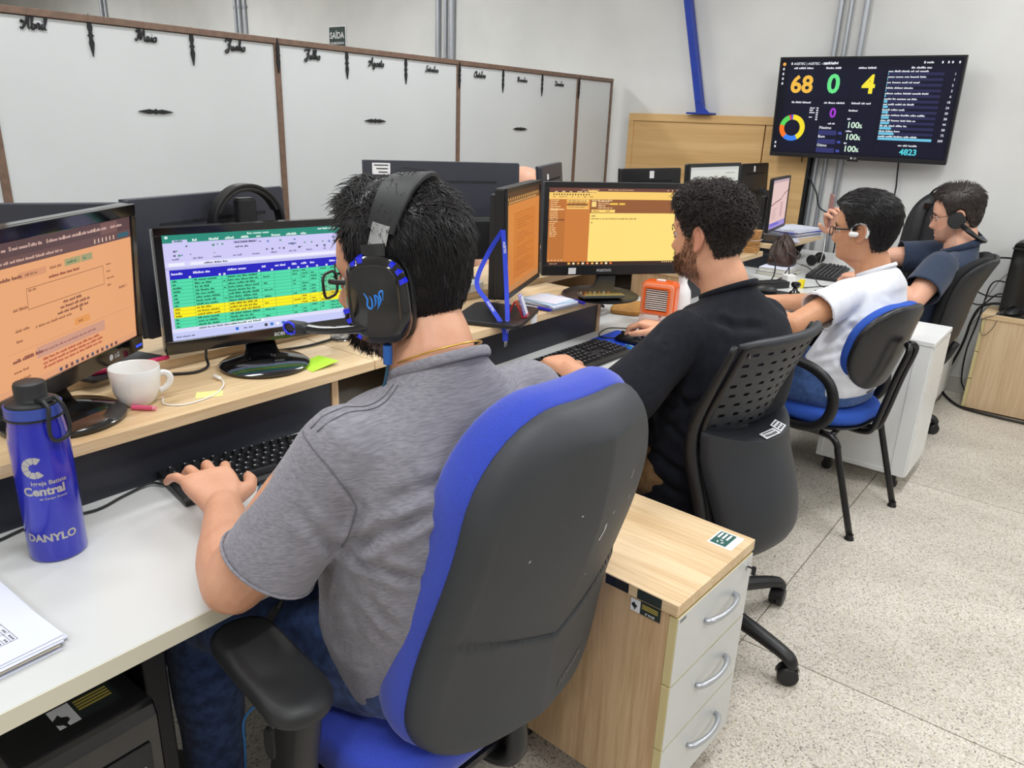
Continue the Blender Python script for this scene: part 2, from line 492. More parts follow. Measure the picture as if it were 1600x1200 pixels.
MB().span((-0.085, -0.05, 0), (0.085, 0.055, 0.012)).build('base_plate', M_BLUEPAINT, t, bevel=0.003)
MB().prism([(-0.02, 0.012), (0.075, 0.012), (-0.03, 0.09)], -0.004, 0.004, None, lambda a, b, h: (a, h - 0.031, b)).build('gusset', M_BLUEPAINT, t)

# ------------------------------------------------------------------ white partition with the months of the year
XP = -3.07
part = thing('partition', 'tall white laminate partition with brown trim behind the desks', 'partition', (XP, 2.4, 0))
posts = [-1.33, -0.15, 1.03, 2.17, 3.345, 4.53, 4.955]
for a, b in zip(posts[:-1], posts[1:]):
    MB().span((-0.02, a - 2.4 + 0.012, 0.08), (0.01, b - 2.4 - 0.012, 1.722)).build('panel', M_PARTITION, part, bevel=0.002)
for i, y in enumerate(posts):
    w = 0.014 if i < 6 else 0.01
    MB().span((-0.03, y - 2.4 - w, 0), (0.018, y - 2.4 + w, 1.724)).build('post', M_BROWN, part, bevel=0.002)
MB().span((-0.03, -1.33 - 2.4, 1.724), (0.02, 4.965 - 2.4, 1.748)).build('top_rail', M_BROWN, part, bevel=0.002)
MB().span((-0.03, -1.33 - 2.4, 0.0), (0.016, 4.965 - 2.4, 0.078)).build('bottom_rail', M_BROWN, part, bevel=0.002)

# lettering strokes of the month names (script capitals and small letters on a unit grid)
GL = {
 'A': ([[(.02, .12), (.0, .02), (.14, .0), (.34, .35), (.58, .98), (.62, 1.0), (.6, .5), (.62, .05), (.74, .02)], [(.1, .42), (.02, .52), (.12, .6), (.3, .46), (.66, .42)]], .78),
 'M': ([[(.02, .2), (.06, .02), (.2, .1), (.38, .7), (.46, 1.0), (.5, .6), (.5, .1), (.7, .6), (.86, 1.0), (.88, .5), (.9, .05), (1.02, .04)], [(.46, 1.0), (.2, .9), (.12, .7)]], 1.05),
 'J': ([[(.1, .72), (.02, .86), (.16, 1.0), (.4, .95), (.7, 1.02), (.56, .7), (.44, .1), (.3, -.25), (.1, -.2), (.12, 0), (.5, .12)], [(.3, .55), (.62, .52)]], .68),
 'S': ([[(.7, .8), (.6, 1.0), (.36, .9), (.34, .66), (.5, .42), (.46, .1), (.2, -.02), (.02, .12), (.12, .26)]], .66),
 'O': ([[(.5, 1.0), (.16, .8), (.02, .3), (.2, 0), (.5, .1), (.66, .5), (.56, .95), (.34, .9), (.4, .7), (.62, .74)]], .72),
 'N': ([[(.02, .18), (.08, .02), (.22, .2), (.36, .98), (.44, .9), (.56, .06), (.62, .1), (.74, .9), (.9, 1.02)], [(.36, .98), (.14, .9), (.1, .7)]], .86),
 'D': ([[(.3, 1.0), (.24, .5), (.16, .06), (.04, .04), (.1, .14), (.36, .0), (.66, .2), (.7, .6), (.5, .92), (.2, .98), (.0, .84), (.06, .7)]], .78),
 'b': ([[(.0, .05), (.14, .6), (.2, 1.0), (.1, .96), (.1, .1), (.24, .0), (.34, .2), (.26, .4), (.14, .34)], [(.3, .34), (.44, .36)]], .42),
 'r': ([[(.0, .04), (.1, .4), (.16, .46), (.28, .4), (.22, .06), (.38, .06)]], .38),
 'i': ([[(.0, .06), (.12, .44), (.1, .06), (.24, .06)], [(.13, .62), (.15, .66)]], .24),
 'l': ([[(.0, .06), (.2, .7), (.2, 1.0), (.1, .9), (.08, .1), (.24, .04)]], .26),
 'a': ([[(.34, .38), (.14, .44), (.02, .16), (.14, .0), (.32, .4), (.3, .06), (.44, .06)]], .44),
 'o': ([[(.22, .44), (.04, .3), (.06, .04), (.26, .06), (.32, .32), (.2, .44), (.4, .4)]], .40),
 'u': ([[(.0, .4), (.1, .42), (.06, .08), (.2, .02), (.32, .42), (.3, .06), (.44, .06)]], .44),
 'n': ([[(.0, .04), (.08, .42), (.08, .04), (.22, .42), (.32, .38), (.3, .06), (.44, .06)]], .44),
 'h': ([[(.0, .04), (.2, .7), (.2, 1.0), (.1, .9), (.06, .04), (.2, .42), (.3, .36), (.28, .06), (.42, .06)]], .42),
 'g': ([[(.34, .38), (.14, .44), (.02, .18), (.14, .04), (.32, .4), (.24, -.2), (.08, -.34), (.02, -.2), (.42, .1)]], .44),
 's': ([[(.0, .04), (.2, .5), (.3, .16), (.18, .0), (.06, .06)], [(.26, .06), (.36, .08)]], .36),
 't': ([[(.0, .06), (.2, .86), (.1, .1), (.26, .04)], [(.04, .52), (.32, .54)]], .28),
 'e': ([[(.0, .08), (.26, .3), (.2, .46), (.06, .3), (.1, .04), (.34, .1)]], .34),
 'm': ([[(.0, .04), (.08, .42), (.08, .04), (.22, .42), (.26, .04), (.42, .42), (.5, .36), (.48, .06), (.6, .06)]], .60),
 'v': ([[(.0, .4), (.1, .42), (.12, .04), (.28, .3), (.28, .46), (.42, .4)]], .40),
 'z': ([[(.02, .42), (.3, .42), (.04, .06), (.34, .06)]], .36),
}
def month(word, y, z, size, cap):
    mb = MB(); x = 0
    for ch in word:
        st, w = GL[ch]
        for s in st:
            hw = 0.085 if ch.isupper() else 0.075
            pts = [((x + a + b * 0.12), b) for a, b in s]
            n = len(pts)
            rr = [hw * (0.55 + 0.65 * math.sin(PI * (k + 0.35) / (n - 0.3))) for k in range(n)]
            mb.tube([(0.0, a * size, b * size) for a, b in pts], [q * size for q in rr], 6, 3)
        x += w
    wd = x * size
    mb.v = [(max(-0.004, min(0.004, p[0] * 0.6)) + 0.0045, p[1] - wd / 2, p[2] - 0.35 * size) for p in mb.v]
    o = mb.build('month_lettering', M_INK, None, smooth=True)
    o.location = (XP + 0.0105, y, z)
    tag(o, 'black script letters reading %s on the white partition' % word, 'lettering', 'month names on the partition')
for w, y, z in (('Abril', 1.199, 1.697), ('Maio', 1.588, 1.694), ('Junho', 1.966, 1.693), ('Julho', 2.358, 1.690), ('Agosto', 2.743, 1.686), ('Setembro', 3.134, 1.684), ('Outubro', 3.524, 1.681), ('Novembro', 3.918, 1.678), ('Dezembro', 4.310, 1.676)):
    n = sum(GL[c][1] for c in w)
    month(w, y, z, min(0.040, 0.100 / n), w)

def spindle(y, z, ln, vert, label):
    def pr(s):
        h = ln / 2
        return [(0.0, s * h), (0.0042 * ln / 0.14, s * h * 0.72), (0.0088 * ln / 0.14, s * h * 0.36), (0.006 * ln / 0.14, s * h * 0.2), (0.003 * ln / 0.14, s * h * 0.15)]
    k = ln / 0.14
    right = pr(1) + [(0.007 * k, 0.010 * k), (0.004 * k, 0.006 * k), (0.011 * k, 0.0)] + [(a, -b) for a, b in [(0.011 * k, 0.0001), (0.004 * k, 0.006 * k), (0.007 * k, 0.010 * k)]] + pr(-1)[::-1]
    poly = [(a, b) for a, b in right] + [(-a, b) for a, b in right[::-1][1:-1]]
    poly = poly[::-1]
    fr = (lambda a, b, h: (h, a, b)) if vert else (lambda a, b, h: (h, b, -a))
    o = MB().prism(poly, 0.0, 0.006, None, fr).build('spindle_ornament', M_INK)
    o.location = (XP + 0.0105 + (0.008 if any(abs(y - p) < 0.03 for p in posts) else 0), y, z)
    tag(o, label, 'ornament', 'black spindle ornaments on the partition')
SP = [(1.386, 'between the names of April and May'), (1.775, 'between the names of May and June'), (2.17, 'between the names of June and July'), (2.56, 'between the names of July and August'), (2.945, 'between the names of August and September'), (3.345, 'between the names of September and October'), (3.735, 'between the names of October and November'), (4.125, 'between the names of November and December'), (4.53, 'right of the name of December')]
for i, (y, s) in enumerate(SP):
    spindle(y, 1.681 - 0.002 * i, 0.142, True, 'black upright spindle ornament ' + s)
for y, z, s in ((1.597, 1.429, 'below the name of May'), (2.731, 1.419, 'below the name of August'), (3.917, 1.397, 'below the name of November')):
    spindle(y, z, 0.14, False, 'black horizontal spindle ornament ' + s)

# ------------------------------------------------------------------ desks
DZ, SZ = 0.75, 0.885
XF, XPAN, XSH = -0.92, -1.375, -1.342
def desk(y0, y1, name_label, panels, shelf, supports, legs):
    t = thing('desk', name_label, 'desk', (XF, y0, 0), 0, 'white desks of the near row')
    MB().span((-0.70, 0, DZ - 0.028), (-0.002, y1 - y0 - 0.003, DZ)).build('worktop', M_WHITE, t, bevel=0.002)
    MB().span((-0.0019, 0, DZ - 0.028), (0.0, y1 - y0 - 0.003, DZ - 0.0005)).build('edge_band', M_EDGE, t)
    for a, b in panels:
        MB().span((XPAN - XF - 0.012, a - y0, DZ + 0.0005), (XPAN - XF, b - y0, SZ - 0.024)).build('back_panel', M_DARKPANEL, t)
    for k, (a, b) in enumerate(shelf):
        MB().span((-0.70, a - y0, SZ - 0.0235), (XSH - XF, b - y0, SZ)).build('shelf_board', M_OAK, t, bevel=0.0015)
    for y in supports:
        MB().span((-0.68, y - y0 - 0.009, DZ + 0.0005), (XPAN - XF + 0.004, y - y0 + 0.009, SZ - 0.024)).build('shelf_support', M_OAKZ, t)
    for y in legs:
        lg = MB().span((-0.60, y - y0 - 0.02, 0.05), (-0.14, y - y0 + 0.02, DZ - 0.0285)).build('leg_panel', mat('leg_black', (15, 15, 18), .5), t, bevel=0.004)
        MB().span((-0.66, y - y0 - 0.025, 0.0), (-0.06, y - y0 + 0.025, 0.049)).build('foot', M_BLACK, lg)
    MB().span((-0.50, 0.04, 0.30), (-0.482, y1 - y0 - 0.05, DZ - 0.029)).build('modesty_panel', M_DARKPANEL, t)
    return t
desk(-0.62, 1.18, 'white desk under the blue bottle with a raised oak shelf', [(-0.6, 1.068)], [(-0.6, 1.179)], [1.08], [0.448, 1.12])
desk(1.18, 2.72, 'white desk under the orange cooler with a raised oak shelf', [(1.25, 2.236)], [(1.181, 2.262)], [2.248], [2.66])
desk(2.72, 3.86, 'white desk in front of the man in the white shirt', [(2.9, 3.55)], [(2.86, 3.69)], [2.88], [3.80])
d4 = desk(3.86, 4.88, 'white desk at the far end under the brown leather bag', [], [(3.95, 4.60)], [], [4.82])
MB().prism([(-0.62, DZ + 0.0005), (-0.50, DZ + 0.0005), (-0.45, SZ - 0.024), (-0.62, SZ - 0.024)], 0.56, 0.575, None, lambda a, b, h: (a, h, b)).build('shelf_bracket', M_DARKPANEL, d4)
MB().prism([(-0.62, DZ + 0.0005), (-0.50, DZ + 0.0005), (-0.45, SZ - 0.024), (-0.62, SZ - 0.024)], 0.12, 0.135, None, lambda a, b, h: (a, h, b)).build('shelf_bracket', M_DARKPANEL, d4)
MB().span((-0.64, 0.72, DZ + 0.0005), (-0.62, 0.9, SZ + 0.0)).build('back_panel', M_DARKPANEL, d4)

# opposite row, seen only by its raised shelves
for a, b, w in ((-0.62, 1.24, 'behind the spreadsheet monitor'), (1.24, 2.74, 'behind the yellow screen monitor'), (2.74, 4.6, 'nearest the far wall')):
    t = thing('desk', 'desk of the opposite row with a raised oak shelf ' + w, 'desk', (-1.64, a, 0), 0, 'desks of the opposite row')
    MB().span((-0.70, 0, DZ - 0.028), (0, b - a - 0.003, DZ)).build('worktop', M_WHITE, t, bevel=0.002)
    MB().span((-0.29, 0, 0.878), (0.015, b - a - 0.003, 0.905)).build('shelf_board', M_OAK, t, bevel=0.0015)
    for y in (0.03, b - a - 0.04):
        MB().span((-0.27, y - 0.009, DZ + 0.0005), (-0.0, y + 0.009, 0.8775)).build('shelf_support', M_OAKZ, t)
        MB().span((-0.60, y - 0.02, 0.0), (-0.12, y + 0.02, DZ - 0.0285)).build('leg_panel', M_BLACK, t)
    MB().span((-0.262, 0.06, DZ + 0.0005), (-0.25, b - a - 0.07, 0.8775)).build('back_panel', M_DARKPANEL, t)
# ------------------------------------------------------------------ monitors and the television
class Scr:
    """flat print of a screen: u to the right, v downwards, both 0..1, on the front of a panel"""
    def __init__(s, mb, x, y0, z1, w, h):
        s.mb, s.x, s.y0, s.z1, s.w, s.h = mb, x, y0, z1, w, h; s.k = 0; s.asp = h / w
    def P(s, u, v, k): return (s.x + k * 0.00012, s.y0 + u * s.w, s.z1 - v * s.h)
    def rect(s, u0, v0, u1, v1, c, k=1, e=1.0):
        s.mb.quad(s.P(u0, v1, k), s.P(u1, v1, k), s.P(u1, v0, k), s.P(u0, v0, k), emit(c, e))
    def frame(s, u0, v0, u1, v1, c, t=0.002, k=2):
        tv = t / s.asp
        s.rect(u0, v0, u1, v0 + tv, c, k); s.rect(u0, v1 - tv, u1, v1, c, k)
        s.rect(u0, v0 + tv, u0 + t, v1 - tv, c, k); s.rect(u1 - t, v0 + tv, u1, v1 - tv, c, k)
    def text(s, t, u, v, size, c, al='L', k=3, e=1.0, squeeze=1.0, bold=0.018):
        s.mb.text(t, s.P(u, v, k), (0, 1, 0), (0, 0, 1), size * s.h, emit(c, e), al, squeeze, bold)
    def words(s, u, v, n, size, c, k=3, seed=0, maxu=1.0):
        """a run of tiny strokes that reads as small print"""
        rnd = random.Random(seed * 131 + int(u * 977) + int(v * 3331)); x = u
        for i in range(n):
            wl = rnd.uniform(1.2, 4.0) * size * s.asp
            if x + wl > maxu: break
            q = x
            while q < x + wl:
                g = rnd.uniform(0.28, 0.5) * size * s.asp
                hgt = size * rnd.choice((0.55, 0.55, 0.8))
                s.rect(q, v - hgt, min(q + g, x + wl), v, c, k); q += g * 1.25
            x += wl + 0.5 * size * s.asp
    def ring(s, u, v, r0, r1, a0, a1, c, k=3):
        n = max(4, int(abs(a1 - a0) / 6)); vs_ = []
        for i in range(n + 1):
            a = R(90 - (a0 + (a1 - a0) * i / n))
            for rr in (r0, r1):
                vs_.append(s.P(u + rr * math.cos(a) * s.asp, v - rr * math.sin(a), k))
        s.mb.add(vs_, [(2 * i, 2 * i + 1, 2 * i + 3, 2 * i + 2) for i in range(n)], emit(c))
    def line(s, pts, t, c, k=3):
        for (a, b), (a2, b2) in zip(pts[:-1], pts[1:]):
            d = math.hypot((a2 - a) / s.asp, b2 - b) or 1; nx, ny = -(b2 - b) / d * t * s.asp, (a2 - a) / s.asp / d * t
            s.mb.quad(s.P(a - nx, b - ny, k), s.P(a2 - nx, b2 - ny, k), s.P(a2 + nx, b2 + ny, k), s.P(a + nx, b + ny, k), emit(c))

M_BACK = mat('slate_monitor_back', (54, 56, 67), .45, bump=.04, bump_scale=400)
def monitor(label, base, yaw, w, h, bottom, zb, tilt=0, bez=(0.018, 0.026, 0.018), depth=0.022, case=None, draw=None, stand='disc', bg=(120, 120, 120), brand=None, sx=0.10, back=None, col_h=None, base_yaw=None, led=None, chin=None):
    """base: point on the shelf; bottom: world xy of the lower middle of the panel; local +X is the way the screen faces"""
    case = case or M_GLOSS
    t = thing('monitor', label, 'monitor', base, R(yaw))
    dx, dy = bottom[0] - base[0], bottom[1] - base[1]
    c, s_ = math.cos(R(yaw)), math.sin(R(yaw))
    lx, ly = dx * c + dy * s_, -dx * s_ + dy * c
    zb = zb - base[2]
    M = Matrix.Translation((lx, ly, zb)) @ Matrix.Rotation(R(-tilt), 4, 'Y')
    bt, bb, bs = bez
    # casing: an open tray of bezel bars round the screen, then the shell behind
    mb = MB().prism(rrect(w, h, 0.008, 3), -depth, -0.004, None, lambda a, b, hh: (hh, a, b + h / 2))
    mb.xform(M); mb.build('casing', case, t, bevel=0.003)
    mb = MB()
    mb.span((-0.0039, -w / 2, 0.0), (0.004, w / 2, bb)).span((-0.0039, -w / 2, h - bt), (0.004, w / 2, h)).span((-0.0039, -w / 2, bb), (0.004, -w / 2 + bs, h - bt)).span((-0.0039, w / 2 - bs, bb), (0.004, w / 2, h - bt))
    mb.xform(M); bz_ = mb.build('bezel', case, t, bevel=0.0015)
    if brand:
        b2 = MB()
        for (txt, u, vv, size, col) in brand:
            if txt == 'O': b2.lathe([(size * 0.5, 0), (size * 0.5, 0.0003), (0.0001, 0.0003)], (0.0042, u, vv + size * 0.35), 16, col, 'X')
            else: b2.text(txt, (0.0045, u, vv), (0, 1, 0), (0, 0, 1), size, col, 'C')
        b2.xform(M); b2.build('brand_mark', None, bz_)
    if led:
        MB().box((0.003, led[0], led[1]), (0.004, 0.022, 0.005)).xform(M).build('power_light', emit((60, 90, 255), 1.0), bz_)
    y0, y1, z0, z1 = -w / 2 + bs, w / 2 - bs, bb, h - bt
    sc = MB().quad((-0.0005, y0, z0), (-0.0005, y1, z0), (-0.0005, y1, z1), (-0.0005, y0, z1)).xform(M).build('screen', emit(bg), t)
    if draw:
        g = MB(); draw(Scr(g, -0.0004, y0, z1, y1 - y0, z1 - z0)); g.xform(M); g.build('screen_image', None, sc)
    # back bulge
    if back:
        mb = MB().prism([(-depth - 0.001, 0.004), (-depth - 0.022, 0.004), (-depth - 0.024, h * 0.40), (-depth - 0.018, h * 0.45), (-depth - 0.001, h * 0.46)], -w * 0.40, w * 0.40, None, lambda a, b, hh: (a, hh, b))
        mb.xform(M); bk = mb.build('back_cover', M_SATIN, t, bevel=0.004)
    else:
        mb = MB().loft([((-depth + 0.001, 0, h * 0.5), (0, w * 0.36, 0), (0, 0, h * 0.36), 5), ((-depth - 0.012, 0, h * 0.5), (0, w * 0.33, 0), (0, 0, h * 0.33), 5), ((-depth - 0.026, 0, h * 0.47), (0, w * 0.22, 0), (0, 0, h * 0.24), 5)], 32, 1)
        mb.xform(M); bk = mb.build('back_cover', M_SATIN, t, smooth=True, auto=30)
    if back: back(t, M, w, h, depth, bk)
    # stand
    cx = lx - depth - 0.04
    hz = zb + (col_h if col_h else h * 0.42)
    if stand == 'disc':
        MB().lathe([(sx * 1.0, 0.0), (sx * 1.08, 0.003), (sx * 1.08, 0.008), (sx * 1.0, 0.013), (0.05, 0.019), (0.0001, 0.020)], (0, 0, 0), 48).build('stand_base', case, t, smooth=True, auto=50)
        mb = MB().loft([((-0.01, 0, 0.016), (0.022, 0, 0), (0, 0.045, 0), 5), ((cx * 0.5, ly * 0.6, zb * 0.6), (0.016, 0, 0), (0, 0.036, 0), 5), ((cx + 0.012, ly, zb + 0.02), (0.013, 0, 0), (0, 0.036, 0), 5), ((cx + 0.014, ly, hz), (0.012, 0, 0), (0, 0.036, 0), 5)], 20, 3)
        mb.build('stand_neck', case, t, smooth=True, auto=40)
    elif stand == 'plate':
        MB().prism(rrect(0.21, 0.25, 0.03, 5), 0.0, 0.014, None, lambda a, b, hh: (a + 0.02, b, hh)).build('stand_base', case, t, bevel=0.004)
        cx -= 0.015
        MB().span((cx - 0.022, ly - 0.026, 0.014), (cx + 0.006, ly + 0.026, max(hz, zb + h * (0.50 if back else 0.62)))).build('stand_neck', M_SATIN, t, bevel=0.004)
        MB().span((cx + 0.006, ly - 0.02, zb + h * 0.42), (lx - depth - 0.02, ly + 0.02, zb + h * 0.54)).build('mount', M_SATIN, t, bevel=0.003)
    return t

def vents(t, M, w, h, depth, bk, n=44, z=0.80):
    mb = MB()
    for i in range(n):
        y = -w * 0.34 + w * 0.68 * i / (n - 1)
        mb.box((-depth - 0.0006, y, h * z), (0.0016, w * 0.68 / n * 0.55, 0.008))
    mb.xform(M); mb.build('vent_slots', M_INK, bk)

def back_plain(t, M, w, h, depth, bk): vents(t, M, w, h, depth, bk)
def label_at(y, z, sy, sz, marks=True, txt=None):
    def fn(t, M, w, h, depth, bk):
        vents(t, M, w, h, depth, bk)
        mb = MB().box((-depth - 0.0004, y, z), (0.0008, sy, sz), M_LABEL)
        if marks:
            for j in range(3): mb.box((-depth - 0.0009, y + sy * (0.0 - 0.05 * j), z + sz * (0.30 - 0.30 * j)), (0.0004, sy * (0.78 - 0.14 * j), sz * 0.10), M_INK)
        mb.xform(M); mb.build('label', None, bk)
    return fn

# --- what the screens show
def draw_form(s):
    bgc = (231, 165, 117); tx = (150, 98, 70)
    s.rect(0, 0, 1, 0.10, (92, 68, 70)); s.rect(0, 0.10, 1, 0.165, (106, 77, 76))
    for i in range(9):
        s.words(0.05 + i * 0.10, 0.062, 2, 0.026, (205, 170, 160), seed=i); s.rect(0.035 + i * 0.10, 0.036, 0.046 + i * 0.10, 0.064, (225, 190, 170))
    s.rect(0.78, 0.012, 0.90, 0.098, (120, 88, 84), 2)
    s.words(0.08, 0.142, 14, 0.024, (205, 165, 150), seed=31, maxu=0.55)
    s.rect(0.90, 0.115, 0.985, 0.152, (58, 96, 110), 2)
    for i in range(6): s.rect(0.73 + i * 0.027, 0.118, 0.738 + i * 0.027, 0.15, (220, 190, 170), 3)
    s.rect(0.0, 0.2, 0.10, 1, (222, 158, 116), 1)
    for i in range(11): s.words(0.02, 0.28 + i * 0.06, 2, 0.024, tx, seed=i, maxu=0.09)
    s.words(0.16, 0.25, 2, 0.03, (120, 70, 60)); s.rect(0.27, 0.215, 0.42, 0.262, (214, 150, 112), 2); s.words(0.30, 0.247, 3, 0.022, tx, maxu=0.41)
    s.words(0.44, 0.245, 2, 0.024, tx, maxu=0.53)
    s.rect(0.53, 0.205, 0.63, 0.255, (166, 158, 112), 2); s.rect(0.635, 0.205, 0.71, 0.255, (160, 156, 116), 2); s.words(0.545, 0.24, 2, 0.022, (70, 110, 90), maxu=0.62); s.words(0.65, 0.24, 2, 0.022, (70, 110, 90), maxu=0.70)
    s.words(0.43, 0.305, 5, 0.026, (130, 60, 50), maxu=0.62)
    s.frame(0.30, 0.33, 0.78, 0.475, (120, 80, 60)); s.words(0.31, 0.355, 2, 0.02, tx)
    for i in range(4): s.words(0.80, 0.335 + 0.055 * i, 2, 0.02, tx, seed=i, maxu=0.86)
    for i in range(3): s.words(0.50 - 0.02 * i, 0.51 + 0.035 * i, 5, 0.026, (120, 70, 60), seed=5 + i, maxu=0.68)
    s.words(0.22, 0.46, 2, 0.024, tx); s.words(0.22, 0.60, 2, 0.024, tx); s.words(0.22, 0.67, 1, 0.024, tx)
    s.rect(0.33, 0.60, 0.336, 0.616, tx, 2); s.words(0.345, 0.615, 8, 0.022, tx, maxu=0.57); s.rect(0.60, 0.585, 0.612, 0.61, tx, 2)
    s.rect(0.88, 0.53, 0.95, 0.555, (214, 150, 112), 2); s.words(0.885, 0.55, 2, 0.02, tx, maxu=0.95)
    s.rect(0.56, 0.655, 0.66, 0.705, (226, 150, 84), 2); s.words(0.585, 0.69, 2, 0.02, tx, maxu=0.65)
    s.rect(0.17, 0.73, 0.99, 0.733, (205, 145, 108), 2)
    s.words(0.19, 0.80, 3, 0.032, (120, 60, 60)); s.rect(0.32, 0.75, 0.76, 0.83, (206, 152, 130), 2); s.words(0.35, 0.80, 12, 0.02, (150, 100, 100), maxu=0.70)
    for i in range(3): s.words(0.35, 0.86 + 0.03 * i, 16, 0.024, (175, 70, 60), seed=40 + i, maxu=0.74)
    s.words(0.19, 0.87, 3, 0.022, tx, maxu=0.30); s.words(0.19, 0.93, 3, 0.022, tx, maxu=0.30)
    s.rect(0, 0.955, 1, 1, (222, 160, 120), 3)
    for i in range(12): s.rect(0.44 + i * 0.035, 0.966, 0.456 + i * 0.035, 0.992, (110, 70, 70) if i % 3 else (70, 80, 110), 4)

def draw_sheet(s):
    s.rect(0, 0, 1, 0.075, (44, 140, 122)); s.rect(0, 0.075, 1, 0.25, (206, 202, 246)); s.rect(0, 0.25, 1, 0.30, (214, 212, 250))
    s.words(0.44, 0.035, 7, 0.026, (200, 235, 225), maxu=0.62); s.rect(0.015, 0.012, 0.03, 0.035, (220, 240, 235), 2)
    for i in range(8): s.words(0.15 + i * 0.085, 0.068, 1, 0.028, (225, 242, 238), seed=i)
    s.rect(0.05, 0.05, 0.125, 0.077, (206, 202, 246), 2); s.words(0.06, 0.07, 1, 0.024, (60, 120, 110), 4); s.words(0.85, 0.03, 3, 0.024, (225, 242, 238))
    rnd = random.Random(3)
    for i in range(34):
        u = 0.03 + rnd.random() * 0.94; v = rnd.choice((0.105, 0.145, 0.185)); z = rnd.uniform(0.006, 0.016)
        s.rect(u, v, u + z, v + z * 1.4, rnd.choice(((110, 110, 150), (90, 90, 120), (130, 140, 200), (100, 150, 130))), 2)
    for i in range(9): s.words(0.04 + i * 0.105, 0.235, 2, 0.022, (120, 118, 160), seed=i, maxu=0.10 + i * 0.105)
    s.rect(0.36, 0.09, 0.50, 0.115, (186, 178, 228), 2); s.words(0.37, 0.111, 5, 0.022, (70, 70, 100), maxu=0.5); s.words(0.37, 0.155, 4, 0.022, (70, 70, 100), maxu=0.47)
    s.rect(0.02, 0.262, 0.10, 0.29, (240, 240, 255), 2); s.rect(0.13, 0.262, 0.98, 0.29, (236, 236, 255), 2); s.words(0.20, 0.286, 3, 0.022, (80, 80, 110))
    s.rect(0, 0.30, 1, 0.325, (190, 188, 236), 1)
    cols = [0.02, 0.13, 0.285, 0.31, 0.50, 0.575, 0.675, 0.73, 0.785, 0.845, 0.905, 0.995]
    s.rect(0.02, 0.325, 0.995, 0.415, (36, 32, 190), 1)
    for i, (a, b) in enumerate(zip(cols[:-1], cols[1:])):
        s.words(a + 0.008, 0.372, 2, 0.026, (230, 230, 255), seed=i, maxu=b - 0.004)
        s.rect(b - 0.016, 0.392, b - 0.004, 0.411, (225, 225, 240), 2)
    n = 14; v0, v1 = 0.415, 0.885
    for r in range(n):
        a, b = v0 + (v1 - v0) * r / n, v0 + (v1 - v0) * (r + 1) / n
        yel = 8 <= r <= 10
        s.rect(0.02, a, 0.995, b, (252, 240, 34) if yel else (84, 222, 172), 1)
        s.rect(0.02, b - 0.0022, 0.995, b, (40, 120, 90) if not yel else (150, 130, 20), 2)
        ink = (24, 84, 62) if not yel else (120, 90, 20)
        s.words(0.028, b - 0.009, 1, 0.022, ink, seed=r); s.words(0.14, b - 0.009, 3, 0.022, ink, seed=r, maxu=0.275); s.words(0.29, b - 0.009, 1, 0.018, ink, seed=r, maxu=0.306)
        s.words(0.315, b - 0.009, 12, 0.022, ink, seed=r + 50, maxu=0.49)
        if r % 2: s.words(0.512, b - 0.009, 2, 0.02, ink, seed=r, maxu=0.57)
        for c in range(6, 11):
            if (r * 3 + c) % 4: s.words(cols[c] + 0.008, b - 0.009, 2, 0.02, ink, seed=r * 9 + c, maxu=cols[c + 1] - 0.006)
    for c in cols: s.rect(c - 0.0007, v0, c + 0.0007, v1, (40, 120, 90), 3)
    s.rect(0, 0.885, 1, 0.925, (222, 222, 250), 1); s.words(0.14, 0.912, 8, 0.022, (90, 110, 110), maxu=0.36); s.rect(0.30, 0.89, 0.50, 0.92, (246, 248, 255), 2); s.words(0.31, 0.912, 6, 0.024, (60, 120, 100), 4, maxu=0.49)
    s.rect(0, 0.925, 1, 1, (198, 204, 246), 1); s.words(0.02, 0.975, 5, 0.02, (100, 100, 130), maxu=0.14)
    s.rect(0.335, 0.945, 0.352, 0.975, (50, 110, 210), 2); s.words(0.38, 0.97, 2, 0.022, (110, 110, 140), maxu=0.46)
    for i, c in enumerate(((60, 60, 70), (50, 120, 200), (240, 240, 250), (60, 110, 190), (60, 80, 150))): s.rect(0.50 + i * 0.034, 0.945, 0.517 + i * 0.034, 0.975, c, 2)

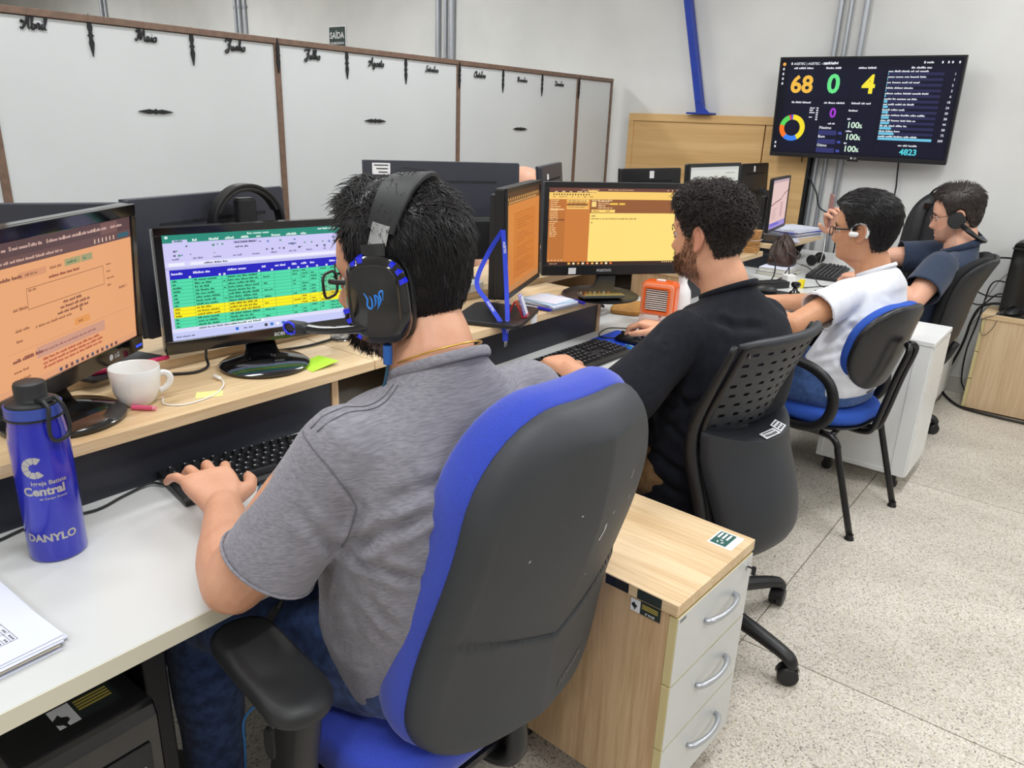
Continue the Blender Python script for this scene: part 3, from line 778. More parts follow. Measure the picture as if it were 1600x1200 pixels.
def draw_mail(s):
    s.rect(0, 0, 1, 0.045, (112, 72, 62)); s.rect(0, 0.045, 1, 0.145, (250, 206, 112)); s.rect(0.0, 0.045, 0.35, 0.06, (80, 54, 50), 2)
    s.words(0.24, 0.03, 8, 0.022, (190, 150, 120), maxu=0.40); s.words(0.44, 0.03, 12, 0.022, (205, 165, 130), maxu=0.64)
    for i in range(3): s.rect(0.90 + i * 0.035, 0.014, 0.912 + i * 0.035, 0.03, (210, 170, 130), 2)
    for i in range(6): s.words(0.04 + i * 0.055, 0.058, 1, 0.022, (240, 200, 150), 4, seed=i)
    s.rect(0.29, 0.03, 0.36, 0.055, (250, 206, 112), 3)
    for i in range(14): s.rect(0.03 + i * 0.02, 0.075, 0.04 + i * 0.02, 0.095, (120, 90, 60), 3)
    for i in range(7): s.words(0.03 + i * 0.045, 0.12, 2, 0.018, (150, 105, 60), seed=i, maxu=0.07 + i * 0.045)
    s.rect(0, 0.145, 0.125, 1, (190, 116, 58)); s.rect(0.125, 0.145, 0.31, 1, (206, 126, 62)); s.rect(0.31, 0.145, 1, 0.32, (150, 94, 58))
    s.rect(0.31, 0.32, 1, 0.955, (255, 224, 126))
    s.rect(0.135, 0.15, 0.30, 0.178, (245, 205, 120), 2); s.rect(0.135, 0.18, 0.30, 0.255, (236, 168, 84), 2); s.rect(0.135, 0.225, 0.30, 0.268, (250, 206, 118), 2); s.rect(0.135, 0.205, 0.29, 0.224, (110, 70, 50), 3)
    s.words(0.145, 0.172, 5, 0.018, (130, 90, 50), maxu=0.29); s.words(0.145, 0.20, 5, 0.018, (110, 60, 40), maxu=0.29); s.words(0.145, 0.25, 5, 0.018, (140, 90, 50), maxu=0.29)
    for i in range(18): s.words(0.012, 0.165 + i * 0.027, 2, 0.018, (244, 206, 150), seed=i, maxu=0.105)
    s.rect(0.012, 0.268, 0.115, 0.282, (250, 210, 150), 2); s.rect(0.0, 0.40, 0.12, 0.416, (120, 72, 42), 3)
    s.rect(0.32, 0.175, 0.355, 0.24, (250, 214, 130), 2); s.rect(0.46, 0.19, 0.52, 0.212, (252, 206, 84), 2); s.rect(0.53, 0.19, 0.575, 0.212, (252, 206, 84), 2)
    for i in range(4): s.words(0.37, 0.178 + i * 0.027, 7, 0.02, (245, 205, 150), seed=i, maxu=0.45 + 0.03 * (i % 2))
    s.words(0.32, 0.165, 9, 0.02, (250, 215, 160), maxu=0.48)
    s.rect(0.32, 0.275, 0.50, 0.312, (254, 214, 116), 2); s.words(0.33, 0.30, 3, 0.02, (150, 100, 50), 4, maxu=0.41); s.words(0.43, 0.30, 3, 0.02, (150, 100, 50), 4, maxu=0.49)
    s.words(0.32, 0.365, 2, 0.02, (130, 100, 60), maxu=0.36); s.words(0.32, 0.40, 40, 0.02, (130, 100, 60), maxu=0.68); s.words(0.32, 0.45, 2, 0.02, (130, 100, 60), maxu=0.37)
    s.rect(0, 0.955, 1, 1, (60, 40, 36), 2); s.words(0.02, 0.985, 3, 0.02, (200, 160, 130), maxu=0.1)
    for i in range(5): s.rect(0.01 + i * 0.024, 0.925, 0.02 + i * 0.024, 0.94, (240, 200, 150), 3)
    for i in range(10): s.rect(0.16 + i * 0.036, 0.965, 0.178 + i * 0.036, 0.99, rndc(i), 3)
    for i in range(5): s.rect(0.90 + i * 0.018, 0.963, 0.91 + i * 0.018, 0.975, (240, 200, 150), 3)
def rndc(i): return ((255, 190, 90), (250, 220, 170), (230, 150, 70), (255, 230, 190), (240, 120, 60))[i % 5]

def draw_amber(s):
    s.rect(0, 0, 1, 0.075, (72, 48, 38)); s.rect(0, 0.075, 1, 0.12, (120, 80, 46))
    for i in range(16): s.rect(0.03 + i * 0.06, 0.055, 0.055 + i * 0.06, 0.08, (214, 160, 90), 2)
    s.words(0.05, 0.11, 20, 0.02, (220, 170, 110), maxu=0.9)
    s.rect(0.0, 0.12, 1.0, 0.94, (206, 128, 62), 1); s.rect(0.2, 0.22, 0.85, 0.88, (200, 118, 52), 2)
    for i in range(20):
        if i % 5: s.words(0.28, 0.27 + i * 0.029, 16, 0.018, (168, 96, 46), seed=i, maxu=0.55 + 0.25 * ((i * 7) % 3) / 2)
    s.frame(0.2, 0.22, 0.85, 0.88, (168, 96, 46), 0.004, 3)
    s.rect(0, 0.94, 1, 1, (190, 130, 80), 2)

def draw_plain(s):
    for i in range(4): s.words(0.06, 0.18 + i * 0.13, 3, 0.03, (120, 120, 118), seed=i, maxu=0.3)
    for i in range(3): s.words(0.42, 0.22 + i * 0.16, 4, 0.03, (150, 150, 146), seed=i + 9, maxu=0.66)
    for i in range(2): s.words(0.72, 0.12 + i * 0.1, 5, 0.03, (150, 150, 146), seed=i + 20, maxu=0.96)
    s.rect(0, 0, 1, 0.05, (196, 198, 196), 1)

def draw_pink(s):
    s.rect(0, 0, 1, 0.06, (190, 160, 170), 1); s.rect(0, 0.88, 1, 1, (150, 130, 200), 2); s.rect(0.1, 0.90, 0.6, 0.95, (90, 80, 190), 3)
    s.line([(0.0, 0.52), (0.3, 0.46), (0.6, 0.42), (0.75, 0.33), (1.0, 0.26)], 0.012, (120, 70, 70))
    s.rect(0.62, 0.48, 0.74, 0.80, (196, 156, 160), 2)
    for i in range(7): s.words(0.15, 0.60 + i * 0.035, 5, 0.022, (170, 130, 136), seed=i, maxu=0.55)

def draw_board(s):
    W = (232, 236, 244)
    s.rect(0, 0, 1, 1, (15, 16, 34)); s.rect(0, 0, 0.038, 1, (13, 14, 28), 2)
    cells = [(0.05, 0.085, 0.232, 0.405), (0.238, 0.085, 0.42, 0.405), (0.426, 0.085, 0.605, 0.405), (0.05, 0.43, 0.262, 0.975), (0.268, 0.43, 0.418, 0.645), (0.424, 0.43, 0.602, 0.975), (0.268, 0.655, 0.418, 0.975), (0.612, 0.085, 0.985, 0.845), (0.612, 0.852, 0.985, 0.975)]
    for c in cells: s.rect(*c, (18, 20, 42), 2)
    s.text('AGETEC | AGETEC - GESTÃO', 0.075, 0.062, 0.034, W); s.words(0.255, 0.058, 2, 0.03, W)
    s.rect(0.06, 0.038, 0.068, 0.062, W, 3)
    for i, u in enumerate((0.80, 0.89, 0.92, 0.94, 0.975)): s.rect(u, 0.036, u + 0.008, 0.058, W, 3)
    s.words(0.815, 0.056, 3, 0.024, W, maxu=0.87)
    s.ring(0.018, 0.055, 0.0, 0.018, 0, 360, (240, 170, 80))
    for i, v in enumerate((0.105, 0.155, 0.205, 0.255, 0.89, 0.935)): s.rect(0.012, v - 0.012, 0.022, v + 0.012, (220, 222, 235), 3)
    for u, v in ((0.14, 0.105), (0.33, 0.105), (0.515, 0.105), (0.15, 0.46), (0.345, 0.46), (0.505, 0.46), (0.80, 0.105)): s.words(u - 0.06, v, 4, 0.024, W, maxu=u + 0.07)
    s.text('68', 0.137, 0.345, 0.245, (246, 190, 74), 'C', bold=0.03); s.text('0', 0.325, 0.345, 0.265, (106, 230, 140), 'C', bold=0.03); s.text('4', 0.525, 0.345, 0.255, (250, 232, 60), 'C', bold=0.03)
    s.text('0', 0.345, 0.60, 0.135, (170, 60, 215), 'C', bold=0.03)
    for a0, a1, c in ((0, 150, (248, 226, 50)), (150, 220, (60, 130, 240)), (220, 283, (250, 120, 36)), (283, 340, (92, 214, 92)), (340, 350, (220, 60, 70)), (350, 354, (110, 70, 200)), (354, 360, (90, 90, 220))):
        s.ring(0.11, 0.725, 0.088, 0.142, a0, a1, c)
    for i in range(6): s.words(0.205, 0.515 + i * 0.024, 2, 0.02, W, seed=i, maxu=0.238); s.rect(0.245, 0.502 + i * 0.024, 0.257, 0.515 + i * 0.024, W, 3)
    s.words(0.325, 0.675, 3, 0.022, W, maxu=0.37)
    for i, w in enumerate(('Péssimo', 'Bom', 'Ótimo')):
        v = 0.725 + i * 0.094
        s.text(w, 0.276, v, 0.04, W); s.rect(0.274, v + 0.014, 0.382, v + 0.064, (52, 54, 110), 3); s.text('0%', 0.415, v + 0.052, 0.034, (90, 110, 230), 'R')
    s.words(0.435, 0.535, 1, 0.024, W); s.words(0.435, 0.622, 1, 0.022, W); s.words(0.435, 0.748, 1, 0.022, W, seed=3); s.words(0.435, 0.876, 1, 0.022, W, seed=4)
    for i in range(3): s.text('100', 0.436, 0.705 + i * 0.125, 0.088, (222, 250, 226)); s.text('%', 0.505, 0.705 + i * 0.125, 0.055, (222, 250, 226))
    nums = (1, 1, 2, 3, 6, 18, 24, 30, 38, 44, 58, 75, 260)
    for i, n in enumerate(nums):
        v = 0.135 + i * 0.054
        s.words(0.622, v + 0.004, 6, 0.022, W, seed=i, maxu=0.86 - 0.03 * (i % 4)); s.rect(0.622, v + 0.008, 0.912, v + 0.034, (44, 46, 84), 3)
        s.rect(0.622, v + 0.008, 0.622 + 0.29 * (n / 260 if i == 12 else max(0.01, min(0.3, n / 260))), v + 0.034, (112, 196, 226), 4)
        s.text(str(n), 0.97, v + 0.032, 0.032, W, 'R')
    s.words(0.74, 0.875, 5, 0.022, W, maxu=0.86); s.text('4823', 0.80, 0.96, 0.085, (84, 206, 220), 'C', bold=0.03)

WB = mat('brand_print', (205, 207, 212), 0.5)
monitor('black monitor at the left edge showing an orange web form', (-1.475, 0.525, SZ), 34, 0.50, 0.316, (-1.50, 0.556), 0.941, -4.0, (0.024, 0.034, 0.017), 0.026, None, draw_form, 'disc', (231, 165, 117), [('O', 0.128, 0.011, 0.013, WB), ('LG', 0.148, 0.011, 0.014, WB)], 0.10, led=(0.232, 0.012))
monitor('black glossy monitor showing a green and yellow spreadsheet', (-1.492, 0.975, SZ), -12.9, 0.452, 0.280, (-1.54, 1.013), 0.928, 0, (0.017, 0.030, 0.017), 0.024, None, draw_sheet, 'disc', (206, 202, 246), [('acer', 0.035, 0.010, 0.017, WB)], 0.094)
monitor('black monitor with a yellow mail window and a phone on its base', (-1.352, 2.215, SZ), -36.3, 0.532, 0.326, (-1.419, 2.389), 0.928, 2, (0.02, 0.036, 0.017), 0.024, M_BLACK, draw_mail, 'disc', (255, 224, 126), [('POSITIVO', -0.03, 0.012, 0.013, WB)], 0.122)
monitor('slim black monitor turned edgewise with an amber screen and a lanyard on its arm', (-1.43, 1.72, SZ), 22.5, 0.40, 0.323, (-1.45, 1.905), 0.943, 1.6, (0.014, 0.016, 0.010), 0.034, M_BLACK, draw_amber, 'plate', (206, 128, 62), col_h=0.288)
monitor('monitor with a pale grey screen behind the curly haired man', (-1.53, 3.40, SZ), -5, 0.463, 0.29, (-1.48, 3.361), 1.008, 3, (0.016, 0.02, 0.014), 0.022, M_BLACK, draw_plain, 'plate', (212, 213, 206))
monitor('thin monitor with a pinkish screen beside the papers on the far shelf', (-1.50, 4.10, SZ), 8, 0.41, 0.27, (-1.43, 4.067), 0.950, 1, (0.012, 0.014, 0.010), 0.016, M_BLACK, draw_pink, 'plate', (222, 188, 184))
OZ = 0.905
monitor('back of a black monitor with headphones hung on its stand', (-1.80, 1.08, OZ), 193.8, 0.502, 0.317, (-1.775, 1.05), 0.937, -4, case=M_BACK, stand='plate', back=back_plain)
monitor('back of a black monitor at the left behind the orange form screen', (-1.83, 0.55, OZ), 151.5, 0.50, 0.30, (-1.80, 0.557), 0.952, -4, case=M_BACK, stand='plate', back=back_plain)
monitor('back of a wide black monitor with a white label behind the headset wearer', (-1.83, 1.92, OZ), 145, 0.528, 0.324, (-1.80, 1.901), 0.987, -4, case=M_BACK, stand='plate', back=label_at(0.205, 0.297, 0.058, 0.036))
monitor('back of a black monitor with two small white labels before the plywood', (-1.86, 3.40, OZ), 168, 0.432, 0.30, (-1.83, 3.393), 0.953, -4, case=M_BLACK, stand='plate', back=label_at(0.005, 0.270, 0.032, 0.034, False))
monitor('back of a black monitor behind the curly hair, nearest the plywood board', (-1.80, 4.70, OZ), 180, 0.41, 0.30, (-1.80, 4.62), 0.955, -4, case=M_BLACK, stand='plate', back=label_at(0.02, 0.268, 0.026, 0.032, False))
monitor('grey backed monitor turned edgewise beside the half hidden person', (-1.86, 2.62, OZ), 204, 0.40, 0.30, (-1.86, 2.62), 0.985, -6, case=M_BACK, stand='plate', back=label_at(0.10, 0.24, 0.03, 0.05, False))

# television on the far wall
tv = thing('television', 'large wall television showing a dark dashboard of coloured figures', 'television', (-1.336, 4.92, 1.297), R(-86.8))
M = Matrix.Rotation(R(5.2), 4, 'Y')
w, h = 0.983, 0.565
MB().span((-0.045, -w / 2, 0), (-0.004, w / 2, h)).xform(M).build('casing', M_BLACK, tv, bevel=0.004)
mb = MB().span((-0.0039, -w / 2, 0), (0.004, w / 2, 0.022)).span((-0.0039, -w / 2, h - 0.010), (0.004, w / 2, h)).span((-0.0039, -w / 2, 0.022), (0.004, -w / 2 + 0.01, h - 0.01)).span((-0.0039, w / 2 - 0.01, 0.022), (0.004, w / 2, h - 0.01))
bz_ = mb.xform(M).build('bezel', M_BLACK, tv, bevel=0.001)
mb = MB().text('LG', (0.0045, 0.004, 0.005), (0, 1, 0), (0, 0, 1), 0.013, WB); mb.lathe([(0.006, 0), (0.006, 0.0004), (0.0001, 0.0004)], (0.0043, -0.008, 0.0095), 14, WB, 'X')
mb.xform(M).build('brand_mark', None, bz_)
MB().span((-0.004, -0.03, -0.009), (0.004, 0.03, -0.0002)).xform(M).build('sensor_lip', M_BLACK, tv)
sc = MB().quad((-0.0005, -w / 2 + 0.01, 0.022), (-0.0005, w / 2 - 0.01, 0.022), (-0.0005, w / 2 - 0.01, h - 0.01), (-0.0005, -w / 2 + 0.01, h - 0.01)).xform(M).build('screen', emit((20, 22, 46)), tv)
g = MB(); draw_board(Scr(g, -0.0004, -w / 2 + 0.01, h - 0.01, w - 0.02, h - 0.032)); g.xform(M).build('screen_image', None, sc)
MB().span((-0.085, -0.16, 0.16), (-0.0451, 0.16, 0.40)).build('wall_bracket', M_BLACK, tv)
# ------------------------------------------------------------------ chairs
M_BLUEFAB = mat('blue_seat_fabric', (50, 74, 196), 0.9, noise_amt=0.12, noise_scale=500, bump=0.25, bump_scale=700, sheen=0.3)
M_BLUEFAB2 = mat('blue_visitor_fabric', (38, 84, 186), 0.85, noise_amt=0.1, noise_scale=400, bump=0.2, bump_scale=600)
M_SHELL = mat('grey_black_shell', (56, 59, 64), 0.55, noise_amt=0.10, noise_scale=5, bump=0.10, bump_scale=500)
M_VINYL = mat('black_vinyl', (30, 30, 33), 0.33, bump=0.25, bump_scale=25)
M_BLKMETAL = mat('black_enamel', (17, 17, 19), 0.33)
M_TUB = mat('dark_grey_tub', (41, 44, 50), 0.5, bump=0.06, bump_scale=350)

def layered(mb, poly, layers, mp, m=None):
    """nested outlines: layers of (scale, offset); mp(a, b, off) -> point; offset may be a function of (a, b)"""
    n = len(poly); vs_ = []
    for s, off in layers:
        for a, b in poly:
            o = off(a * s, b * s) if callable(off) else off
            vs_.append(mp(a * s, b * s, o))
    fs = [(i * n + k, i * n + (k + 1) % n, (i + 1) * n + (k + 1) % n, (i + 1) * n + k) for i in range(len(layers) - 1) for k in range(n)]
    fs.append(tuple(range(n - 1, -1, -1))); fs.append(tuple((len(layers) - 1) * n + k for k in range(n)))
    return mb.add(vs_, fs, m)

def cushion_layers(th, rnd=0.06, crown=0.01):
    out = []
    for i in range(7):
        a = PI / 2 * i / 6
        out.append((1 - rnd * (1 - math.sin(a)), th * 0.45 * (1 - math.cos(a))))
    lay = [(1 - rnd, 0.0)] + [(1 - rnd * (1 - math.sin(PI / 2 * i / 5)), th * 0.4 * i / 5) for i in range(1, 6)]
    for i in range(1, 8):
        a = PI / 2 * i / 7
        lay.append((1 - rnd * 1.6 * (1 - math.cos(a)), th * 0.4 + th * 0.6 * math.sin(a)))
    e = lay[-1][0]
    for k in (0.8, 0.6, 0.4, 0.2, 0.05): lay.append((e * k, th + crown * (1 - k * k)))
    return lay

def star_base(t, c, r, a0, hub_z, caster_r=0.027, skip=()):
    bs = MB().lathe([(0.05, 0.085), (0.05, 0.125), (0.034, 0.15), (0.034, 0.20), (0.0001, 0.20)], (c[0], c[1], 0), 20).build('base_hub', M_BLACK, t, smooth=True, auto=40)
    for k in range(5):
        a = R(a0 + 72 * k); d = np.array([math.cos(a), math.sin(a), 0]); o = np.array([c[0], c[1], 0])
        lg = MB().tube([o + d * 0.03 + [0, 0, 0.118], o + d * (r * 0.55) + [0, 0, 0.105], o + d * (r - 0.02) + [0, 0, 0.085], o + d * (r + 0.008) + [0, 0, 0.07], o + d * (r + 0.012) + [0, 0, 0.055]], [0.030, 0.026, 0.022, 0.021, 0.018], 14, 3, flat=0.8).build('base_arm', M_BLACK, t, smooth=True, auto=50)
        n = np.array([-math.sin(a + 0.6), math.cos(a + 0.6), 0]); w = o + d * (r + 0.004) + [0, 0, caster_r]
        mb = MB()
        for sgn in (-1, 1):
            k0 = len(mb.v)
            mb.lathe([(caster_r * 0.4, 0.001), (caster_r, 0.002), (caster_r, 0.018), (caster_r * 0.85, 0.022), (0.0001, 0.022)], (0, 0, 0), 20)
            Rm = Matrix(((n[1], 0, sgn * n[0], w[0]), (-n[0], 0, sgn * n[1], w[1]), (0, 1, 0, w[2]), (0, 0, 0, 1)))
            mb.xform(Rm, k0)
        mb.build('caster', M_BLACK, lg, smooth=True, auto=35)
        MB().lathe([(caster_r + 0.004, -0.009), (caster_r + 0.004, 0.009)], (0, 0, 0), 14, None, 'X', 0.3, PI - 0.1).xform(Matrix(((n[0], n[1], 0, w[0]), (n[1], -n[0], 0, w[1]), (0, 0, 1, w[2]), (0, 0, 0, 1)))).build('caster_hood', M_BLACK, lg, smooth=True)

# --- blue task chair in front, with a moulded grey shell
C1 = thing('task_chair', 'large blue task chair with grey shell back under the headset wearer', 'chair', (-0.86, 0.83, 0))
def frame_of(x, y, z0, yaw, tilt):
    n = np.array([math.cos(R(yaw)), math.sin(R(yaw)), 0]); r = np.array([-math.sin(R(yaw)), math.cos(R(yaw)), 0])
    up = np.array([0, 0, 1]) * math.cos(R(tilt)) - n * math.sin(R(tilt)); nn = np.cross(r, up); b = np.array([x, y, z0])
    return b, r, up, nn
def loc1(p): return (p[0] + 0.86, p[1] - 0.83, p[2])
b1, r1, u1, n1 = frame_of(-0.640, 0.868, 0.462, -4, -9)
H1 = 0.628
def taper(a, b): return a * (0.475 - 0.088 * max(0, min(1, b / H1 + 0.5))) / 0.45 + 0.012 * (b / H1 + 0.5)
def mp_back(a, b, o):
    v = b / H1 + 0.5
    bow = -0.016 * math.sin(2 * PI * v) + 0.02 * (abs(a) / 0.22) ** 2 * 0.0
    wrap = -0.035 * (abs(a) / 0.225) ** 2
    p = b1 + r1 * taper(a, b) + u1 * (b + H1 / 2) + n1 * (o + bow + wrap)
    return loc1(p)
def rrect2(w, h, rt, rb, n):
    out = []
    for cx, cy, a, r in ((w / 2 - rt, h / 2 - rt, 0, rt), (-w / 2 + rt, h / 2 - rt, 90, rt), (-w / 2 + rb, -h / 2 + rb, 180, rb), (w / 2 - rb, -h / 2 + rb, 270, rb)):
        for k in range(n + 1):
            t = R(a + 90 * k / n); out.append((cx + r * math.cos(t), cy + r * math.sin(t)))
    return out
poly = rrect2(0.45, H1, 0.155, 0.12, 9)
def dens(poly, mx):
    out = []
    for i, p in enumerate(poly):
        q = poly[(i + 1) % len(poly)]; d = math.hypot(q[0] - p[0], q[1] - p[1]); k = max(1, int(d / mx))
        for j in range(k): out.append((p[0] + (q[0] - p[0]) * j / k, p[1] + (q[1] - p[1]) * j / k))
    return out
poly = dens(poly, 0.010)
def shell_off(s):
    def f(a, b):
        e = min(1, (1 - s) / 0.13)
        base = 0.036 * math.sqrt(max(0, 1 - (1 - e) ** 2))
        ridge = 0.020 * e * (1 - min(1, abs(a) / 0.19))
        seam_b = -0.105 + 0.30 * min(abs(a - 0.0), 0.2)
        seam = -0.003 * math.exp(-((b - seam_b) / 0.006) ** 2) * e
        low = 0.004 * e if b < seam_b else 0
        return base + ridge + seam + low
    return f
lay = [(0.97, -0.004), (0.995, 0.0), (1.0, 0.004)] + [(s, shell_off(s)) for s in [1 - 0.16 * k / 12 for k in range(1, 13)] + [0.84 - 0.84 * k / 130 for k in range(1, 130)]]
mb = MB(); layered(mb, poly, lay, mp_back)
sh = mb.build('back_shell', M_SHELL, C1, smooth=True, auto=55)
mb = MB()
g = text_geo('FLEXFORM')
mk = [mp_back(0.075 + x[0] * 0.024 * 0.8, -0.262 + x[1] * 0.024 + x[0] * 0.0012, 0.0) for x in g[0]]
def on_back(a, b, ext=0.0012):
    s = max(abs(a) / 0.225, abs(b) / (H1 / 2)); s = min(0.999, s)
    return mp_back(a, b, shell_off(s)(a, b) + ext)
mb.add([on_back(0.045 + x[0] * 0.0155, -0.250 + x[1] * 0.019 + x[0] * 0.004) for x in g[0]], g[1])
mb.build('brand_mark', mat('shell_print', (92, 94, 98), 0.5), sh)
mb = MB(); rnd = random.Random(4)
for a, b, ln, an in ((0.018, 0.092, 0.020, 0.9), (0.030, 0.106, 0.013, 1.7), (0.10, 0.17, 0.016, 1.2), (0.045, 0.13, 0.006, 0.5), (0.12, 0.12, 0.01, 1.5), (-0.05, 0.16, 0.004, 0), (0.02, 0.02, 0.003, 0), (-0.13, 0.10, 0.004, 1), (0.10, 0.06, 0.003, 1)):
    w = 0.0012 if ln < 0.012 or a > 0.04 else 0.0032
    p = [(a, b), (a + math.cos(an) * ln, b + math.sin(an) * ln)]; q = (-math.sin(an) * w, math.cos(an) * w)
    mb.add([on_back(p[0][0] - q[0], p[0][1] - q[1], .0006), on_back(p[1][0] - q[0], p[1][1] - q[1], .0006), on_back(p[1][0] + q[0], p[1][1] + q[1], .0006), on_back(p[0][0] + q[0], p[0][1] + q[1], .0006)], [(0, 1, 2, 3)])
mb.build('scuff_marks', mat('scuff', (196, 196, 198), 0.8), sh)['kind'] = 'stuff'
mb = MB(); layered(mb, poly, [(s * 1.025, -o * 1.0 - 0.001) for s, o in cushion_layers(0.066, 0.035, 0.012)], mp_back)
mb.f = [f[::-1] for f in mb.f]
mb.build('back_cushion', M_BLUEFAB, C1, smooth=True, auto=60)
sp = dens(rrect(0.47, 0.48, 0.12, 8), 0.03)
def rot1(a, b): return (a * math.cos(R(-4)) - b * math.sin(R(-4)), a * math.sin(R(-4)) + b * math.cos(R(-4)))
mb = MB(); layered(mb, sp, cushion_layers(0.075, 0.05, 0.008), lambda a, b, o: rot1(a - 0.02, b) + (0.415 + o,)); mb.build('seat_cushion', M_BLUEFAB, C1, smooth=True, auto=60)
mb = MB(); layered(mb, sp, [(0.7, -0.05), (0.93, -0.03), (0.98, 0.0)], lambda a, b, o: rot1(a - 0.02, b) + (0.413 + o,)); mb.build('seat_shell', M_BLACK, C1, smooth=True, auto=50)
MB().span((-0.10, -0.07, 0.33), (0.16, 0.07, 0.362)).build('tilt_mechanism', M_BLACK, C1, bevel=0.006)
MB().tube([(0.10, 0.03, 0.35), (0.19, 0.03, 0.355), (0.232, 0.03, 0.39), (0.226, 0.03, 0.475)], [0.022, 0.024, 0.024, 0.02], 12, 4, flat=0.8).build('back_bracket', M_BLACK, C1, smooth=True)
MB().lathe([(0.027, 0.19), (0.027, 0.33)], (0, 0, 0), 20).build('gas_column', M_BLKMETAL, C1, smooth=True, auto=40)
star_base(C1, (0, 0), 0.30, 20, 0.1)
for sgn in (-1, 1):
    y = 0.318 * sgn
    pad = dens(rrect(0.265, 0.098, 0.047, 6), 0.02)
    a_ = R(-8) * -sgn
    mb = MB(); layered(mb, pad, [(0.86, -0.012), (0.97, -0.004), (1.0, 0.005), (0.985, 0.014), (0.92, 0.021), (0.8, 0.024), (0.5, 0.0225), (0.2, 0.021)], lambda a, b, o: (a * math.cos(a_) - b * math.sin(a_) + 0.03, y + a * math.sin(a_) + b * math.cos(a_), 0.668 + o - 0.05 * max(0, a - 0.05) * 0.6))
    ar = mb.build('armrest', M_SATIN, C1, smooth=True, auto=60)
    MB().loft([((0.095, y - 0.002 * sgn, 0.655), (0.035, 0, 0), (0, 0.022, 0), 5), ((0.09, y, 0.60), (0.034, 0, 0), (0, 0.022, 0), 5), ((0.075, y, 0.52), (0.036, 0, 0), (0, 0.023, 0), 5), ((0.06, y * 0.99, 0.42), (0.040, 0, 0), (0, 0.022, 0), 5), ((0.03, y * 0.8, 0.375), (0.045, 0, 0), (0, 0.05, -0.012), 5), ((0.0, y * 0.4, 0.345), (0.05, 0, 0), (0, 0.05, -0.012), 5)], 20, 4).build('arm_post', M_BLACK, ar, smooth=True, auto=50)
    MB().loft([((0.052, y - 0.026, 0.565), (0.012, 0, 0), (0, 0, 0.026), 3), ((0.052, y - 0.020, 0.565), (0.014, 0, 0), (0, 0, 0.028), 3)], 16, 1).build('height_button', M_SATIN, ar, smooth=True, auto=40)

# --- chair with a perforated back
C2 = thing('task_chair', 'dark grey task chair with slotted back panel under the man in black', 'chair', (-0.755, 1.92, 0))
b2, r2, u2, n2 = frame_of(-0.605, 1.855, -0.008, -8, 0)
def l2(p): return (p[0] + 0.755, p[1] - 1.92, p[2])
def prof2(z):  # x offset of the back along its height: waist forward, top leaning back
    return float(np.interp(z, [0.36, 0.46, 0.56, 0.66, 0.73, 0.80, 0.88, 0.95, 0.99], [0.045, 0.03, 0.0, -0.035, -0.045, -0.025, 0.008, 0.036, 0.052]))
def mp2(a, z, o):
    w = 0.205 + 0.012 * (z - 0.7)
    cv = -0.055 * (a / 0.2) ** 2
    return l2(b2 + r2 * a + np.array([0, 0, z]) + n2 * (prof2(z) + cv + o + 0.01))
nu, nv = 8, 8
def plate(mb, o, flip):
    za, zb_ = 0.735, 0.968
    for i in range(nu):
        for j in range(nv):
            ua, ub = -0.172 + 0.344 * i / nu, -0.172 + 0.344 * (i + 1) / nu
            va, vb = za + (zb_ - za) * j / nv, za + (zb_ - za) * (j + 1) / nv
            sh_ = 0.006 if j % 2 else -0.006
            uc, vc = (ua + ub) / 2 + sh_, (va + vb) / 2
            out = [(ua, va), ((ua + ub) / 2, va), (ub, va), (ub, vc), (ub, vb), ((ua + ub) / 2, vb), (ua, vb), (ua, vc)]
            hw, hh = 0.0095, 0.0042
            inn = [(uc - hw * .8, vc - hh), (uc, vc - hh), (uc + hw * .8, vc - hh), (uc + hw, vc), (uc + hw * .8, vc + hh), (uc, vc + hh), (uc - hw * .8, vc + hh), (uc - hw, vc)]
            vs_ = [mp2(a, b, o) for a, b in out + inn]
            if j == 0 and i in (0,): pass
            fs = [(k, (k + 1) % 8, 8 + (k + 1) % 8, 8 + k) for k in range(8)]
            mb.add(vs_, [f[::-1] for f in fs] if flip else fs)
mb = MB(); plate(mb, 0.004, True); plate(mb, 0.0, False)
bp = mb.build('back_panel', M_TUB, C2, smooth=False)
# rim of the back: rounded frame all round, with a thick padded top
rim = [mp2(-0.178, z, 0.002) for z in (0.70, 0.76, 0.82, 0.88, 0.94, 0.965)] + [mp2(a, 0.978, 0.004) for a in (-0.17, -0.10, 0, 0.10, 0.17)] + [mp2(0.178, z, 0.002) for z in (0.965, 0.94, 0.88, 0.82, 0.76, 0.70)]
MB().tube(rim, 0.009, 10, 3).build('back_rim', M_BLACK, C2, smooth=True)
mb = MB(); top = [mp2(a, 0.985 - 0.006 * (abs(a) / 0.19) ** 2, 0.0) for a in (-0.195, -0.15, -0.08, 0, 0.08, 0.15, 0.195)]
mb.tube(top, [0.006, 0.012, 0.013, 0.013, 0.013, 0.012, 0.006], 12, 3).build('top_rail', M_TUB, C2, smooth=True)
